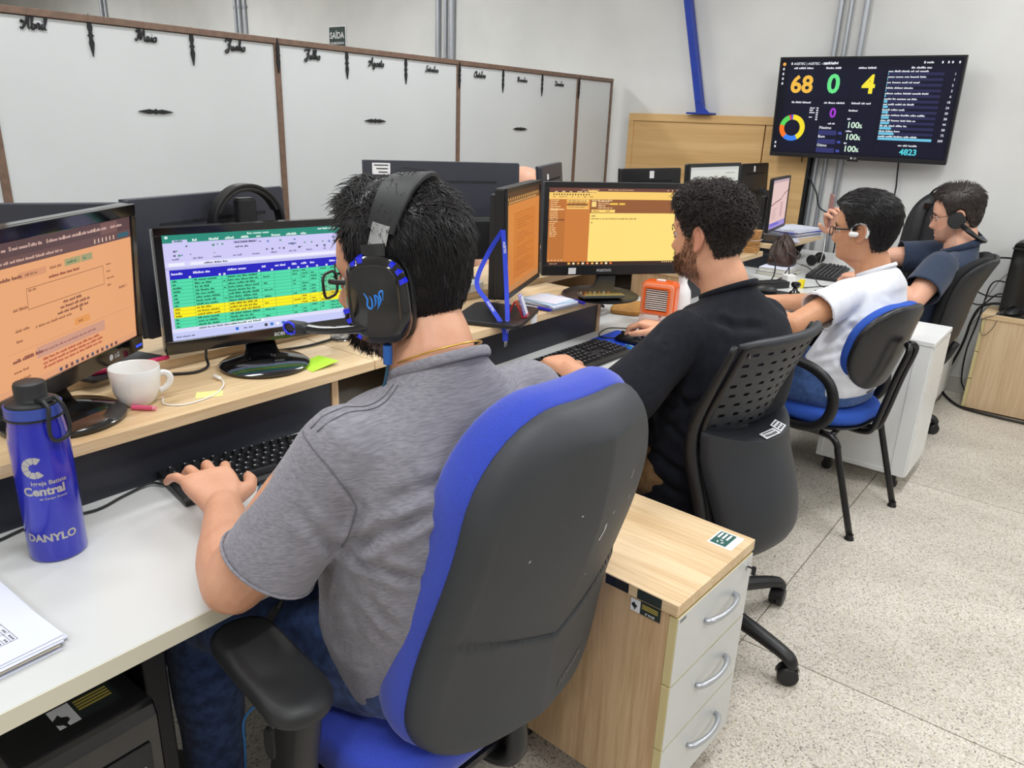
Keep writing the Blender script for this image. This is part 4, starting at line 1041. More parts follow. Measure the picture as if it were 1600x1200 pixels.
# padded front of the back, a dark upholstered sheet with air gaps kept clear behind the panel
mb = MB(); sec = []
for z in np.linspace(0.40, 0.735, 12):
    ring = [mp2(a, z, -0.02) for a in np.linspace(-0.19, 0.19, 13)]; sec.append(ring)
k0 = len(mb.v)
for s_ in sec: mb.v += [tuple(p) for p in s_]
for i in range(11):
    for k in range(12): mb.f.append((i * 13 + k, (i + 1) * 13 + k, (i + 1) * 13 + k + 1, i * 13 + k + 1)); mb.m.append(0)
o = mb.build('back_pad', M_SATIN, C2, smooth=True); sd = o.modifiers.new('t', 'SOLIDIFY'); sd.thickness = 0.02; sd.offset = 0
for sgn in (-1, 1):
    MB().tube([mp2(0.195 * sgn, z, -0.008) for z in (0.40, 0.48, 0.56, 0.64, 0.70, 0.76, 0.84, 0.92, 0.975)], [0.014, 0.016, 0.017, 0.018, 0.018, 0.016, 0.013, 0.011, 0.009], 12, 3).build('side_frame', M_BLACK, C2, smooth=True)
    MB().lathe([(0.008, 0), (0.008, 0.003), (0.004, 0.0045), (0.0001, 0.0045)], (0, 0, 0), 14, None, 'X').xform(Matrix.Translation(Vector(mp2(0.165 * sgn, 0.955, 0.0045)))).build('screw', M_GLOSS, C2, smooth=True, auto=40)
# bulging lower cover, a deep rounded tub
mb = MB(); rings = []
nz = 18
for i in range(nz):
    t_ = i / (nz - 1); z = 0.385 + 0.325 * t_
    bul = 0.066 * (1 - (1 - t_) ** 5) - 0.012 * t_ ** 2
    if t_ < 0.15: bul -= 0.02 * ((0.15 - t_) / 0.15) ** 2
    hw = 0.193 * (1 - 0.20 * (1 - t_) ** 2.4)
    ring = []
    for k in range(25):
        a = -1 + 2 * k / 24
        ring.append(mp2(a * hw, z + 0.030 * abs(a) ** 2 * t_ ** 3, 0.005 + bul * (1 - abs(a) ** 3.2) ** 0.7 + 0.012))
    rings.append(ring)
for s_ in rings: mb.v += [tuple(p) for p in s_]
for i in range(nz - 1):
    for k in range(24): mb.f.append((i * 25 + k, i * 25 + k + 1, (i + 1) * 25 + k + 1, (i + 1) * 25 + k)); mb.m.append(0)
k0 = len(mb.v)   # sloping upper lip between tub and slotted panel
lip = [mp2((-1 + 2 * k / 24) * 0.18, 0.745 - 0.018 * (1 - abs(-1 + 2 * k / 24) ** 2), 0.004) for k in range(25)]
mb.v += [tuple(p) for p in lip]
for k in range(24): mb.f.append(((nz - 1) * 25 + k, (nz - 1) * 25 + k + 1, k0 + k + 1, k0 + k)); mb.m.append(0)
tub = mb.build('lower_cover', M_TUB, C2, smooth=True, auto=38); sd = tub.modifiers.new('t', 'SOLIDIFY'); sd.thickness = 0.004; sd.offset = -1
mb = MB()
def lippt(a, t_): # on the sloping lip, 0 at the outer edge, 1 at the panel
    k = (a / 0.192 + 1) / 2
    p0 = np.array(mp2(a, 0.71 + 0.030 * (abs(a / 0.193) ** 2), 0.005 + 0.054 * (1 - abs(a / 0.193) ** 3.2) ** 0.7 + 0.012)); p1 = np.array(mp2(a * 0.94, 0.745 - 0.018 * (1 - (a / 0.192) ** 2), 0.004))
    return tuple(p0 * (1 - t_) + p1 * t_ + np.array([0.001, -0.0005, 0.0035]))
mb.add([lippt(-.045, .04), lippt(0.028, .06), lippt(0.028, .40), lippt(-.045, .38)], [(0, 1, 2, 3)], M_LABEL)
mb.add([lippt(0.032, .08), lippt(0.076, .10), lippt(0.076, .58), lippt(0.032, .56)], [(0, 1, 2, 3)], M_LABEL)
for (a, b, t0, t1) in ((-.036, 0.018, 0.30, 0.34), (0.038, 0.070, 0.46, 0.51)):
    mb.add([tuple(np.array(lippt(x, y)) + [0.0003, 0, 0.0012]) for x, y in ((a, t0), (b, t0), (b, t1), (a, t1))], [(0, 1, 2, 3)], M_INK)
for k in range(7):
    a = -.036 + k * 0.008
    mb.add([tuple(np.array(lippt(x, y)) + [0.0003, 0, 0.0012]) for x, y in ((a, .13), (a + .005, .13), (a + .005, .24), (a, .24))], [(0, 1, 2, 3)], M_INK)
for k in range(6):
    a = 0.039 + (k % 3) * 0.011
    y0 = 0.16 + 0.14 * (k // 3)
    mb.add([tuple(np.array(lippt(x, y)) + [0.0003, 0, 0.0012]) for x, y in ((a, y0), (a + .007, y0), (a + .007, y0 + .08), (a, y0 + .08))], [(0, 1, 2, 3)], M_INK)
mb.build('paper_labels', None, tub)
sp2 = dens(rrect(0.46, 0.46, 0.12, 8), 0.03)
mb = MB(); layered(mb, sp2, cushion_layers(0.07, 0.05, 0.006), lambda a, b, o: (a - 0.06, b - 0.06, 0.385 + o)); mb.build('seat_cushion', M_SATIN, C2, smooth=True, auto=60)
MB().span((-0.10, -0.10, 0.345), (0.16, 0.02, 0.384)).build('tilt_mechanism', M_BLACK, C2, bevel=0.006)
MB().lathe([(0.026, 0.19), (0.026, 0.345)], (0, 0, 0), 20).build('gas_column', M_BLKMETAL, C2, smooth=True, auto=40)
star_base(C2, (0, 0), 0.322, math.degrees(math.atan2(-0.067, 0.32)), 0.1, 0.029)

# --- visitor chair with four legs and loop arms
C3 = thing('visitor_chair', 'blue visitor chair with black tube legs and loop arms under the man in white', 'chair', (-0.70, 3.02, 0), R(-8))
def V3(x, y, z): return (x, y, z)
sp3 = dens(rrect(0.45, 0.46, 0.19, 10), 0.02)
mb = MB(); layered(mb, sp3, cushion_layers(0.05, 0.06, 0.012), lambda a, b, o: (a - 0.10, b, 0.405 + o - 0.1 * max(0, -a - 0.12) ** 1.5)); mb.build('seat_cushion', M_BLUEFAB2, C3, smooth=True, auto=60)
mb = MB(); layered(mb, sp3, [(0.8, -0.012), (0.97, -0.006), (1.0, 0.004), (0.97, 0.006)], lambda a, b, o: (a - 0.10, b, 0.398 + o)); mb.build('seat_shell', M_BLACK, C3, smooth=True, auto=50)
b3, r3, u3, n3 = frame_of(0.105, -0.005, 0.545, -6, -14)
H3 = 0.335
bp3 = dens(rrect(0.385, H3, 0.15, 10), 0.02)
def mp3(a, b, o): return tuple(b3 + r3 * a * (1 + 0.08 * b / H3) + u3 * (b + H3 / 2) + n3 * (o - 0.05 * (a / 0.2) ** 2))
mb = MB(); layered(mb, bp3, [(s, -o) for s, o in cushion_layers(0.05, 0.06, 0.012)], mp3); mb.f = [f[::-1] for f in mb.f]; mb.build('back_cushion', M_BLUEFAB2, C3, smooth=True, auto=60)
mb = MB(); layered(mb, bp3, [(0.985, -0.012), (1.015, -0.004), (1.015, 0.004), (0.99, 0.012), (0.94, 0.016), (0.6, 0.02), (0.2, 0.022)], mp3); bs3 = mb.build('back_cover', M_VINYL, C3, smooth=True, auto=60)
mb = MB(); mb.add([mp3(*p) for p in ((0.125, 0.075, 0.0205), (0.155, 0.075, 0.0195), (0.155, 0.11, 0.0185), (0.125, 0.11, 0.0195))], [(0, 1, 2, 3)], M_LABEL); mb.add([mp3(*p) for p in ((0.03, 0.02, 0.0225), (0.045, 0.03, 0.0222), (0.046, 0.034, 0.0222), (0.03, 0.025, 0.0225))], [(0, 1, 2, 3)], M_LABEL); mb.build('paper_label', None, bs3)
# legs and rails
for sgn in (-1, 1):
    y = 0.20 * sgn
    rail = MB().tube([(-0.23, y * 0.95, 0.372), (-0.1, y, 0.378), (0.02, y, 0.378)], 0.0125, 12, 3).build('side_rail', M_BLKMETAL, C3, smooth=True)
    for fx, pts in ((1, [(0.02, y, 0.378), (0.065, y, 0.372), (0.092, y, 0.345), (0.104, y, 0.30), (0.20, y * 1.02, 0.012)]), (-1, [(-0.23, y * 0.95, 0.372), (-0.265, y * 0.95, 0.36), (-0.28, y * 0.95, 0.32), (-0.34, y, 0.012)])):
        lg = MB().tube(pts, 0.0125, 12, 4).build('leg', M_BLKMETAL, C3, smooth=True)
        e = pts[-1]
        MB().lathe([(0.0135, 0.022), (0.014, 0.011), (0.0175, 0.006), (0.0175, 0.0), (0.0001, 0.0)][::-1], (e[0], e[1], 0), 16).build('rubber_foot', M_BLACK, lg, smooth=True, auto=40)
    arm = [(-0.20, y * 1.18, 0.40), (-0.09, y * 1.2, 0.392), (0.00, y * 1.2, 0.405), (0.05, y * 1.2, 0.45), (0.062, y * 1.2, 0.52), (0.035, y * 1.2, 0.585), (-0.03, y * 1.2, 0.625), (-0.11, y * 1.2, 0.64), (-0.20, y * 1.2, 0.635), (-0.255, y * 1.2, 0.60), (-0.275, y * 1.2, 0.53), (-0.26, y * 1.2, 0.44)]
    MB().tube(arm, [0.016, 0.017, 0.019, 0.021, 0.021, 0.02, 0.0195, 0.0195, 0.019, 0.018, 0.017, 0.016], 14, 4, closed=True, flat=0.75, up=(0, 1, 0)).build('loop_arm', M_BLACK, C3, smooth=True)
    MB().tube([(-0.09, y * 1.2, 0.385), (-0.07, y * 0.9, 0.378)], 0.01, 10).build('arm_bracket', M_BLKMETAL, C3, smooth=True)
cr = MB().tube([(0.06, -0.20, 0.372), (0.05, -0.08, 0.386), (0.05, 0.08, 0.386), (0.06, 0.20, 0.372)], 0.011, 12, 3).build('cross_rail', M_BLKMETAL, C3, smooth=True)
for sy in (-0.035, 0.035):
    MB().tube([(-0.06, sy, 0.384), (0.04, sy, 0.368), (0.11, sy, 0.368), (0.142, sy, 0.385), (0.160, sy, 0.45), (0.188, sy, 0.60), (0.212, sy, 0.70), (0.208, sy * 0.75, 0.725), (0.195, sy * 0.3, 0.73)], 0.0115, 12, 4).build('back_support', M_BLKMETAL, C3, smooth=True)

# --- dark chair of the reclining man
C4 = thing('task_chair', 'black office chair with tall back under the reclining man by the far wall', 'chair', (-0.80, 4.16, 0))
b4, r4, u4, n4 = frame_of(0.205, 0.0, 0.40, 4, -19)
H4 = 0.55
bp4 = dens(rrect(0.46, H4, 0.13, 8), 0.03)
def mp4(a, b, o): return tuple(b4 + r4 * a * (1 + 0.1 * b / H4) + u4 * (b + H4 / 2) + n4 * (o - 0.06 * (a / 0.23) ** 2 + 0.02 * math.sin(2 * PI * (b / H4 + 0.5))))
mb = MB(); layered(mb, bp4, [(s, -o) for s, o in cushion_layers(0.05, 0.05, 0.01)], mp4); mb.f = [f[::-1] for f in mb.f]; mb.build('back_cushion', mat('black_mesh_fabric', (25, 25, 28), 0.9, bump=0.3, bump_scale=600), C4, smooth=True, auto=60)
mb = MB(); layered(mb, bp4, [(0.98, -0.004), (1.012, 0.0), (1.012, 0.012), (0.96, 0.022), (0.8, 0.027), (0.4, 0.03), (0.1, 0.03)], mp4); mb.build('back_shell', M_SATIN, C4, smooth=True, auto=60)
mb = MB(); layered(mb, sp, cushion_layers(0.07, 0.05, 0.008), lambda a, b, o: (a - 0.04, b, 0.39 + o)); mb.build('seat_cushion', M_SATIN, C4, smooth=True, auto=60)
MB().tube([(0.0, 0, 0.36), (0.2, 0, 0.35), (0.26, 0, 0.40), (0.30, 0, 0.50)], 0.022, 10, 3).build('back_bracket', M_BLACK, C4, smooth=True)
MB().lathe([(0.026, 0.19), (0.026, 0.39)], (0, 0, 0), 20).build('gas_column', M_BLKMETAL, C4, smooth=True, auto=40)
star_base(C4, (0, 0), 0.28, 10, 0.1)

# ------------------------------------------------------------------ cabinets
def sticker(parent, name, quad_, m):
    return MB().add(quad_, [(0, 1, 2, 3)], m).build(name, None, parent)
DC = thing('drawer_cabinet', 'oak drawer cabinet with cream drawer fronts beside the blue chair', 'cabinet', (-0.487, 1.166, 0), R(-2.5))
W_, D_, T_ = 0.342, 0.44, 0.592
MB().span((-D_, 0, T_ - 0.026), (0.0, W_, T_)).build('top', M_OAKX, DC, bevel=0.002)
MB().span((-D_ + 0.006, 0.004, 0.075), (-0.019, W_ - 0.004, T_ - 0.0265)).build('body', M_OAKZ, DC, bevel=0.001)
zs = [0.078, 0.2375, 0.399, T_ - 0.030]
for k in range(3):
    z0, z1 = zs[k] + 0.0015, zs[k + 1] - 0.0015
    dr = MB().span((-0.0185, 0.004, z0), (0.0, W_ - 0.004, z1)).build('drawer_front', M_CREAMEDGE, DC, bevel=0.001)
    MB().span((0.0001, 0.0055, z0 + 0.001), (0.0012, W_ - 0.0055, z1 - 0.001)).build('drawer_face', M_WHITE, dr)
    zc = z1 - 0.062; yc = W_ * 0.56
    pts = [(0.002, yc - 0.066, zc - 0.004), (0.012, yc - 0.060, zc - 0.003), (0.022, yc - 0.035, zc), (0.026, yc, zc + 0.001), (0.022, yc + 0.035, zc), (0.012, yc + 0.060, zc - 0.003), (0.002, yc + 0.066, zc - 0.004)]
    MB().tube(pts, [0.006, 0.0075, 0.0065, 0.0055, 0.0065, 0.0075, 0.006], 12, 4, flat=1.0).build('handle', M_ALU, dr, smooth=True)
    if k == 2:
        lk = MB().lathe([(0.010, 0.0), (0.010, 0.003), (0.006, 0.004), (0.0001, 0.004)], (0.0012, W_ - 0.028, z1 - 0.024), 18, None, 'X').build('lock', M_CHROME, dr, smooth=True, auto=40)
        MB().span((0.0125, W_ - 0.030, z1 - 0.040), (0.022, W_ - 0.026, z1 - 0.018)).span((0.005, W_ - 0.0295, z1 - 0.026), (0.0125, W_ - 0.0265, z1 - 0.022)).build('key', M_BLACK, dr, bevel=0.001)
        MB().span((0.0013, 0.012, z1 - 0.012), (0.0016, 0.036, z1 - 0.005)).build('maker_tag', mat('grey_tag', (120, 122, 124), 0.5), dr)
for x in (-0.05, -0.39):
    for y in (0.05, W_ - 0.05):
        MB().lathe([(0.022, -0.012), (0.025, -0.008), (0.025, 0.008), (0.022, 0.012)], (0, 0, 0), 16, None, 'Y').xform(Matrix.Translation((x, y, 0.025))).span((x - 0.012, y - 0.016, 0.04), (x + 0.012, y + 0.016, 0.0748)).build('caster', M_BLACK, DC, smooth=True, auto=40)
M_GREEN = mat('green_print', (42, 92, 84), 0.5)
mb = MB()
zt = T_ + 0.0004
mb.add([(-0.075, W_ - 0.085, zt), (-0.018, W_ - 0.085, zt), (-0.018, W_ - 0.018, zt), (-0.075, W_ - 0.018, zt)], [(0, 1, 2, 3)], M_LABEL)
zt += 0.0003
mb.add([(-0.071, W_ - 0.080, zt), (-0.034, W_ - 0.080, zt), (-0.034, W_ - 0.022, zt), (-0.071, W_ - 0.022, zt)], [(0, 1, 2, 3)], M_GREEN)
zt += 0.0003
for k in range(3): mb.add([(-0.067 + k * 0.010, W_ - 0.052, zt), (-0.062 + k * 0.010, W_ - 0.052, zt), (-0.062 + k * 0.010, W_ - 0.026, zt), (-0.067 + k * 0.010, W_ - 0.026, zt)], [(0, 1, 2, 3)], M_LABEL)
for k in range(3):
    a = R(90 + 120 * k); c_ = (-0.052, W_ - 0.066)
    p = [(c_[0] + 0.009 * math.cos(a + d), c_[1] + 0.009 * math.sin(a + d)) for d in (-0.5, 0.5)]; q = [(c_[0] + 0.005 * math.cos(a + d), c_[1] + 0.005 * math.sin(a + d)) for d in (0.5, -0.5)]
    mb.add([(x, y, zt) for x, y in p + q], [(0, 1, 2, 3)], M_LABEL)
mb.build('top_sticker', None, DC)
def side_q(x0, x1, z0, z1, e=0.0): return [(x0, 0.0035 - e, z0), (x1, 0.0035 - e, z0), (x1, 0.0035 - e, z1), (x0, 0.0035 - e, z1)]
mb = MB()
M_PLATE = mat('asset_plate', (74, 76, 78), 0.25, metal=0.6)
mb.add([(-0.165, -0.0006, T_ - 0.0235), (-0.11, -0.0006, T_ - 0.0235), (-0.11, -0.0006, T_ - 0.002), (-0.165, -0.0006, T_ - 0.002)], [(0, 1, 2, 3)], M_PLATE)
mb.add([(-0.14, -0.0008, T_ - 0.0225), (-0.111, -0.0008, T_ - 0.0225), (-0.111, -0.0008, T_ - 0.003), (-0.14, -0.0008, T_ - 0.003)], [(0, 1, 2, 3)], M_INK)
mb.build('asset_plate', None, DC)
mb = MB()
M_STK = mat('dark_sticker', (38, 48, 46), 0.45); M_GOLD = mat('gold_print', (196, 178, 84), 0.5)
mb.add([(-0.090, -0.0006, T_ - 0.024), (-0.035, -0.0006, T_ - 0.024), (-0.035, -0.0006, T_ - 0.002), (-0.090, -0.0006, T_ - 0.002)], [(0, 1, 2, 3)], M_STK)
mb.add(side_q(-0.104, -0.082, T_ - 0.058, T_ - 0.030, 0.001), [(0, 1, 2, 3)], M_LABEL)
mb.add(side_q(-0.082, -0.036, T_ - 0.058, T_ - 0.028, 0.001), [(0, 1, 2, 3)], M_STK)
for k in range(3): mb.add(side_q(-0.078, -0.042, T_ - 0.036 - k * 0.004, T_ - 0.034 - k * 0.004, 0.0014), [(0, 1, 2, 3)], M_GOLD)
mb.text('2ª FASE', (-0.070, 0.0019, T_ - 0.055), (1, 0, 0), (0, 0, 1), 0.007, M_LABEL)
hand_map = [(0, .1), (.2, 0), (.35, -.35), (.5, -.3), (.45, 0), (.75, .2), (.7, .45), (.4, .6), (.3, .9), (.1, .75), (-.15, .6), (-.2, .3)]
mb.add([(-0.099 + a * 0.014, 0.0019, T_ - 0.049 + b * 0.014) for a, b in hand_map], [tuple(range(len(hand_map)))], M_INK)
mb.build('inventory_sticker', None, DC)

def white_cabinet(label, loc, w, d, z0, z1):
    t = thing('white_cabinet', label, 'cabinet', loc, 0)
    MB().span((-w, 0, z1 - 0.022), (0.004, d, z1)).build('top', M_CABWHITE, t, bevel=0.004)
    mb = MB().span((-w + 0.004, 0.006, z0), (-0.002, d - 0.004, z1 - 0.0225)); mb.build('body', M_CABWHITE, t, bevel=0.002)
    mb = MB().span((-w + 0.006, 0.002, z0 + 0.02), (-w + 0.03, 0.0059, z1 - 0.023)).span((-0.06, 0.002, z0), (-0.004, 0.0059, z1 - 0.023)).span((-w + 0.006, 0.002, z0), (-0.06, 0.0059, z0 + 0.02)).span((-w + 0.03, 0.002, z1 - 0.04), (-0.06, 0.0059, z1 - 0.023))
    mb.build('back_frame', M_CABWHITE, t, bevel=0.001)
    for k in range(3):
        a, b = z0 + (z1 - 0.025 - z0) * k / 3, z0 + (z1 - 0.025 - z0) * (k + 1) / 3
        dr = MB().span((-0.0019, 0.008, a + 0.002), (0.003, d - 0.006, b - 0.002)).build('drawer_front', M_CABWHITE, t, bevel=0.001)
    for x in (-w + 0.05, -0.05):
        for y in (0.05, d - 0.05):
            MB().lathe([(0.018, -0.012), (0.022, -0.009), (0.022, 0.009), (0.018, 0.012)], (0, 0, 0), 16, None, 'Y').xform(Matrix.Translation((x, y, 0.022))).span((x - 0.014, y - 0.015, 0.036), (x + 0.014, y + 0.015, z0 - 0.0002)).build('caster', M_BLACK, t, smooth=True, auto=40)
white_cabinet('white cabinet on casters right behind the blue visitor chair', (-0.472, 3.335, 0), 0.376, 0.36, 0.075, 0.672)
white_cabinet('white cabinet near the far wall with the backpack on top', (-0.588, 4.56, 0), 0.36, 0.36, 0.06, 0.655)

OC = thing('oak_cabinet', 'pale oak cabinet at the right edge carrying a black computer tower', 'cabinet', (-0.475, 4.757, 0))
MB().span((-0.006, -0.006, 0.522), (0.60, 0.27, 0.550)).build('top', M_OAKX, OC, bevel=0.002)
MB().span((0.019, 0, 0.012), (0.595, 0.265, 0.5215)).build('body', wood_mat('oak_pale_upright', (222, 194, 158), (204, 172, 132), 'Z', 10), OC, bevel=0.001)
for a, b in ((0.012, 0.176), (0.180, 0.332), (0.336, 0.520)):
    dr = MB().span((0.0, 0.002, a), (0.0185, 0.263, b)).build('drawer_front', M_CREAMEDGE, OC, bevel=0.001)
    MB().span((-0.012, 0.08, (a + b) / 2 - 0.004), (-0.0002, 0.18, (a + b) / 2 + 0.004)).build('handle', M_ALU, dr, bevel=0.002)
for x in (0.04, 0.55):
    for y in (0.03, 0.23): MB().span((x - 0.02, y - 0.02, 0), (x + 0.02, y + 0.02, 0.0118)).build('foot', M_BLACK, OC)
# ------------------------------------------------------------------ people
def skin_mat(name, c, beard, lip):
    """skin with freckle-fine variation; the colour attribute 'tone' holds beard (red) and lip / ear redness (green)"""
    m = bpy.data.materials.new(name); m.use_nodes = True
    nt = m.node_tree; b = nt.nodes['Principled BSDF']
    at = nt.nodes.new('ShaderNodeAttribute'); at.attribute_name = 'tone'
    sp_ = nt.nodes.new('ShaderNodeSeparateColor'); nt.links.new(at.outputs['Color'], sp_.inputs['Color'])
    n = nt.nodes.new('ShaderNodeTexNoise'); n.inputs['Scale'].default_value = 26; n.inputs['Detail'].default_value = 5
    t = nt.nodes.new('ShaderNodeTexCoord'); nt.links.new(t.outputs['Object'], n.inputs['Vector'])
    r = nt.nodes.new('ShaderNodeValToRGB'); r.color_ramp.elements[0].position = 0.3; r.color_ramp.elements[1].position = 0.7
    r.color_ramp.elements[0].color = rgb(tuple(int(v * k) for v, k in zip(c, (0.965, 0.93, 0.915)))); r.color_ramp.elements[1].color = rgb(c)
    nt.links.new(n.outputs['Fac'], r.inputs['Fac'])
    def mix(fac, a, col):
        mx = nt.nodes.new('ShaderNodeMix'); mx.data_type = 'RGBA'
        nt.links.new(fac, mx.inputs['Factor']); nt.links.new(a, mx.inputs[6]); mx.inputs[7].default_value = rgb(col)
        return mx.outputs[2]
    o = mix(sp_.outputs['Green'], r.outputs['Color'], lip)
    o = mix(sp_.outputs['Red'], o, beard)
    nt.links.new(o, b.inputs['Base Color'])
    b.inputs['Roughness'].default_value = 0.5
    b.inputs['Subsurface Weight'].default_value = 0.12
    b.inputs['Subsurface Radius'].default_value = (0.011, 0.004, 0.002); b.inputs['Subsurface Scale'].default_value = 0.6
    n2 = nt.nodes.new('ShaderNodeTexNoise'); n2.inputs['Scale'].default_value = 320; nt.links.new(t.outputs['Object'], n2.inputs['Vector'])
    bp_ = nt.nodes.new('ShaderNodeBump'); bp_.inputs['Strength'].default_value = 0.10; bp_.inputs['Distance'].default_value = 0.002
    nt.links.new(n2.outputs['Fac'], bp_.inputs['Height']); nt.links.new(bp_.outputs['Normal'], b.inputs['Normal'])
    return m

def cloth_mat(name, c, c2, scale, stretch, rough=0.9, bump=0.25, sheen=0.2, lo=0.35, hi=0.65):
    m = mat(name, c, rough, c2=c2, noise_scale=scale, stretch=stretch, bump=bump, bump_scale=900, sheen=sheen, spec=0.2)
    for n in m.node_tree.nodes:
        if n.type == 'VALTORGB': n.color_ramp.elements[0].position = lo; n.color_ramp.elements[1].position = hi
    return m
M_GREYTEE = cloth_mat('heather_grey_jersey', (147, 145, 154), (120, 118, 127), 130, (1.0, 0.20, 3.2), lo=0.30, hi=0.70)
M_BLACKTEE = cloth_mat('black_jersey', (29, 31, 40), (23, 25, 32), 60, (1, 1, 1), sheen=.04)
M_WHITETEE = cloth_mat('white_jersey', (233, 235, 241), (226, 228, 236), 40, (1, 1, 1))
M_NAVY = cloth_mat('navy_pique', (54, 66, 88), (44, 54, 74), 200, (1, 1, 1))
M_DENIM = cloth_mat('dark_denim', (64, 88, 140), (42, 58, 98), 50, (1, 1, 1), bump=0.4)
M_DENIM2 = cloth_mat('blue_denim', (74, 104, 160), (60, 86, 138), 60, (1, 1, 1), bump=0.4)
M_KHAKI = cloth_mat('khaki_twill', (150, 118, 82), (128, 98, 66), 60, (1, 1, 1))
M_GREYDARK = mat('grey_jersey_seam', (106, 104, 112), .9)
M_STITCH = mat('pale_stitching', (168, 178, 200), 0.8)

ZS = np.array([-.120, -.113, -.102, -.086, -.07, -.055, -.04, -.02, 0, .02, .045, .07, .09, .105, .117, .124, .127])
FR = np.array([.040, .066, .084, .0885, .087, .087, .088, .088, .087, .093, .0945, .090, .081, .067, .046, .025, .002])
BK = np.array([.015, .025, .040, .056, .068, .078, .086, .094, .099, .102, .103, .098, .088, .073, .052, .030, .002])
WD = np.array([.020, .034, .047, .0555, .0605, .0645, .068, .0715, .0745, .0765, .0775, .0745, .067, .056, .040, .022, .002])
def head_local(th, z, jaw=1.0):
    """point of the head; th 0 = straight ahead, positive to the right; local axes right, front, up"""
    th = np.asarray(th, float); z = np.asarray(z, float)
    f = np.interp(z, ZS, FR); b = np.interp(z, ZS, BK); w = np.interp(z, ZS, WD)
    w = w * np.where(z < -0.03, 1 + (jaw - 1) * np.clip((-0.03 - z) / 0.04, 0, 1), 1)
    c, s = np.cos(th), np.sin(th); e = 2 / 2.35
    x = w * np.sign(s) * np.abs(s) ** e
    y = np.where(c > 0, f, b) * np.sign(c) * np.abs(c) ** e
    fr = np.clip(c, 0, 1) ** 0.5
    nh = np.interp(z, [-.056, -.050, -.044, -.036, -.025, -.01, .005, .018, .028], [0, .012, .021, .027, .021, .013, .008, .004, 0]); ns = np.interp(z, [-.05, -.036, -.01, .02], [.016, .0155, .011, .010])
    g = nh * np.exp(-(x / ns) ** 2)
    g = g - .010 * np.exp(-((np.abs(x) - .032) / .017) ** 2 - ((z - .001) / .012) ** 2)
    g = g + .005 * np.exp(-((z - .024) / .008) ** 2 - ((np.abs(x) - .030) / .024) ** 2)
    g = g + .006 * np.exp(-((z + .064) / .0055) ** 2 - (x / .021) ** 2) + .006 * np.exp(-((z + .0775) / .006) ** 2 - (x / .019) ** 2) - .004 * np.exp(-((z + .0705) / .0028) ** 2 - (x / .024) ** 2)
    g = g - .003 * np.exp(-((z + .087) / .005) ** 2 - (x / .02) ** 2) + .005 * np.exp(-((z + .101) / .011) ** 2 - (x / .02) ** 2)
    g = g + .003 * np.exp(-((z + .02) / .016) ** 2 - ((np.abs(x) - .045) / .016) ** 2)
    return x, y + g * fr, z

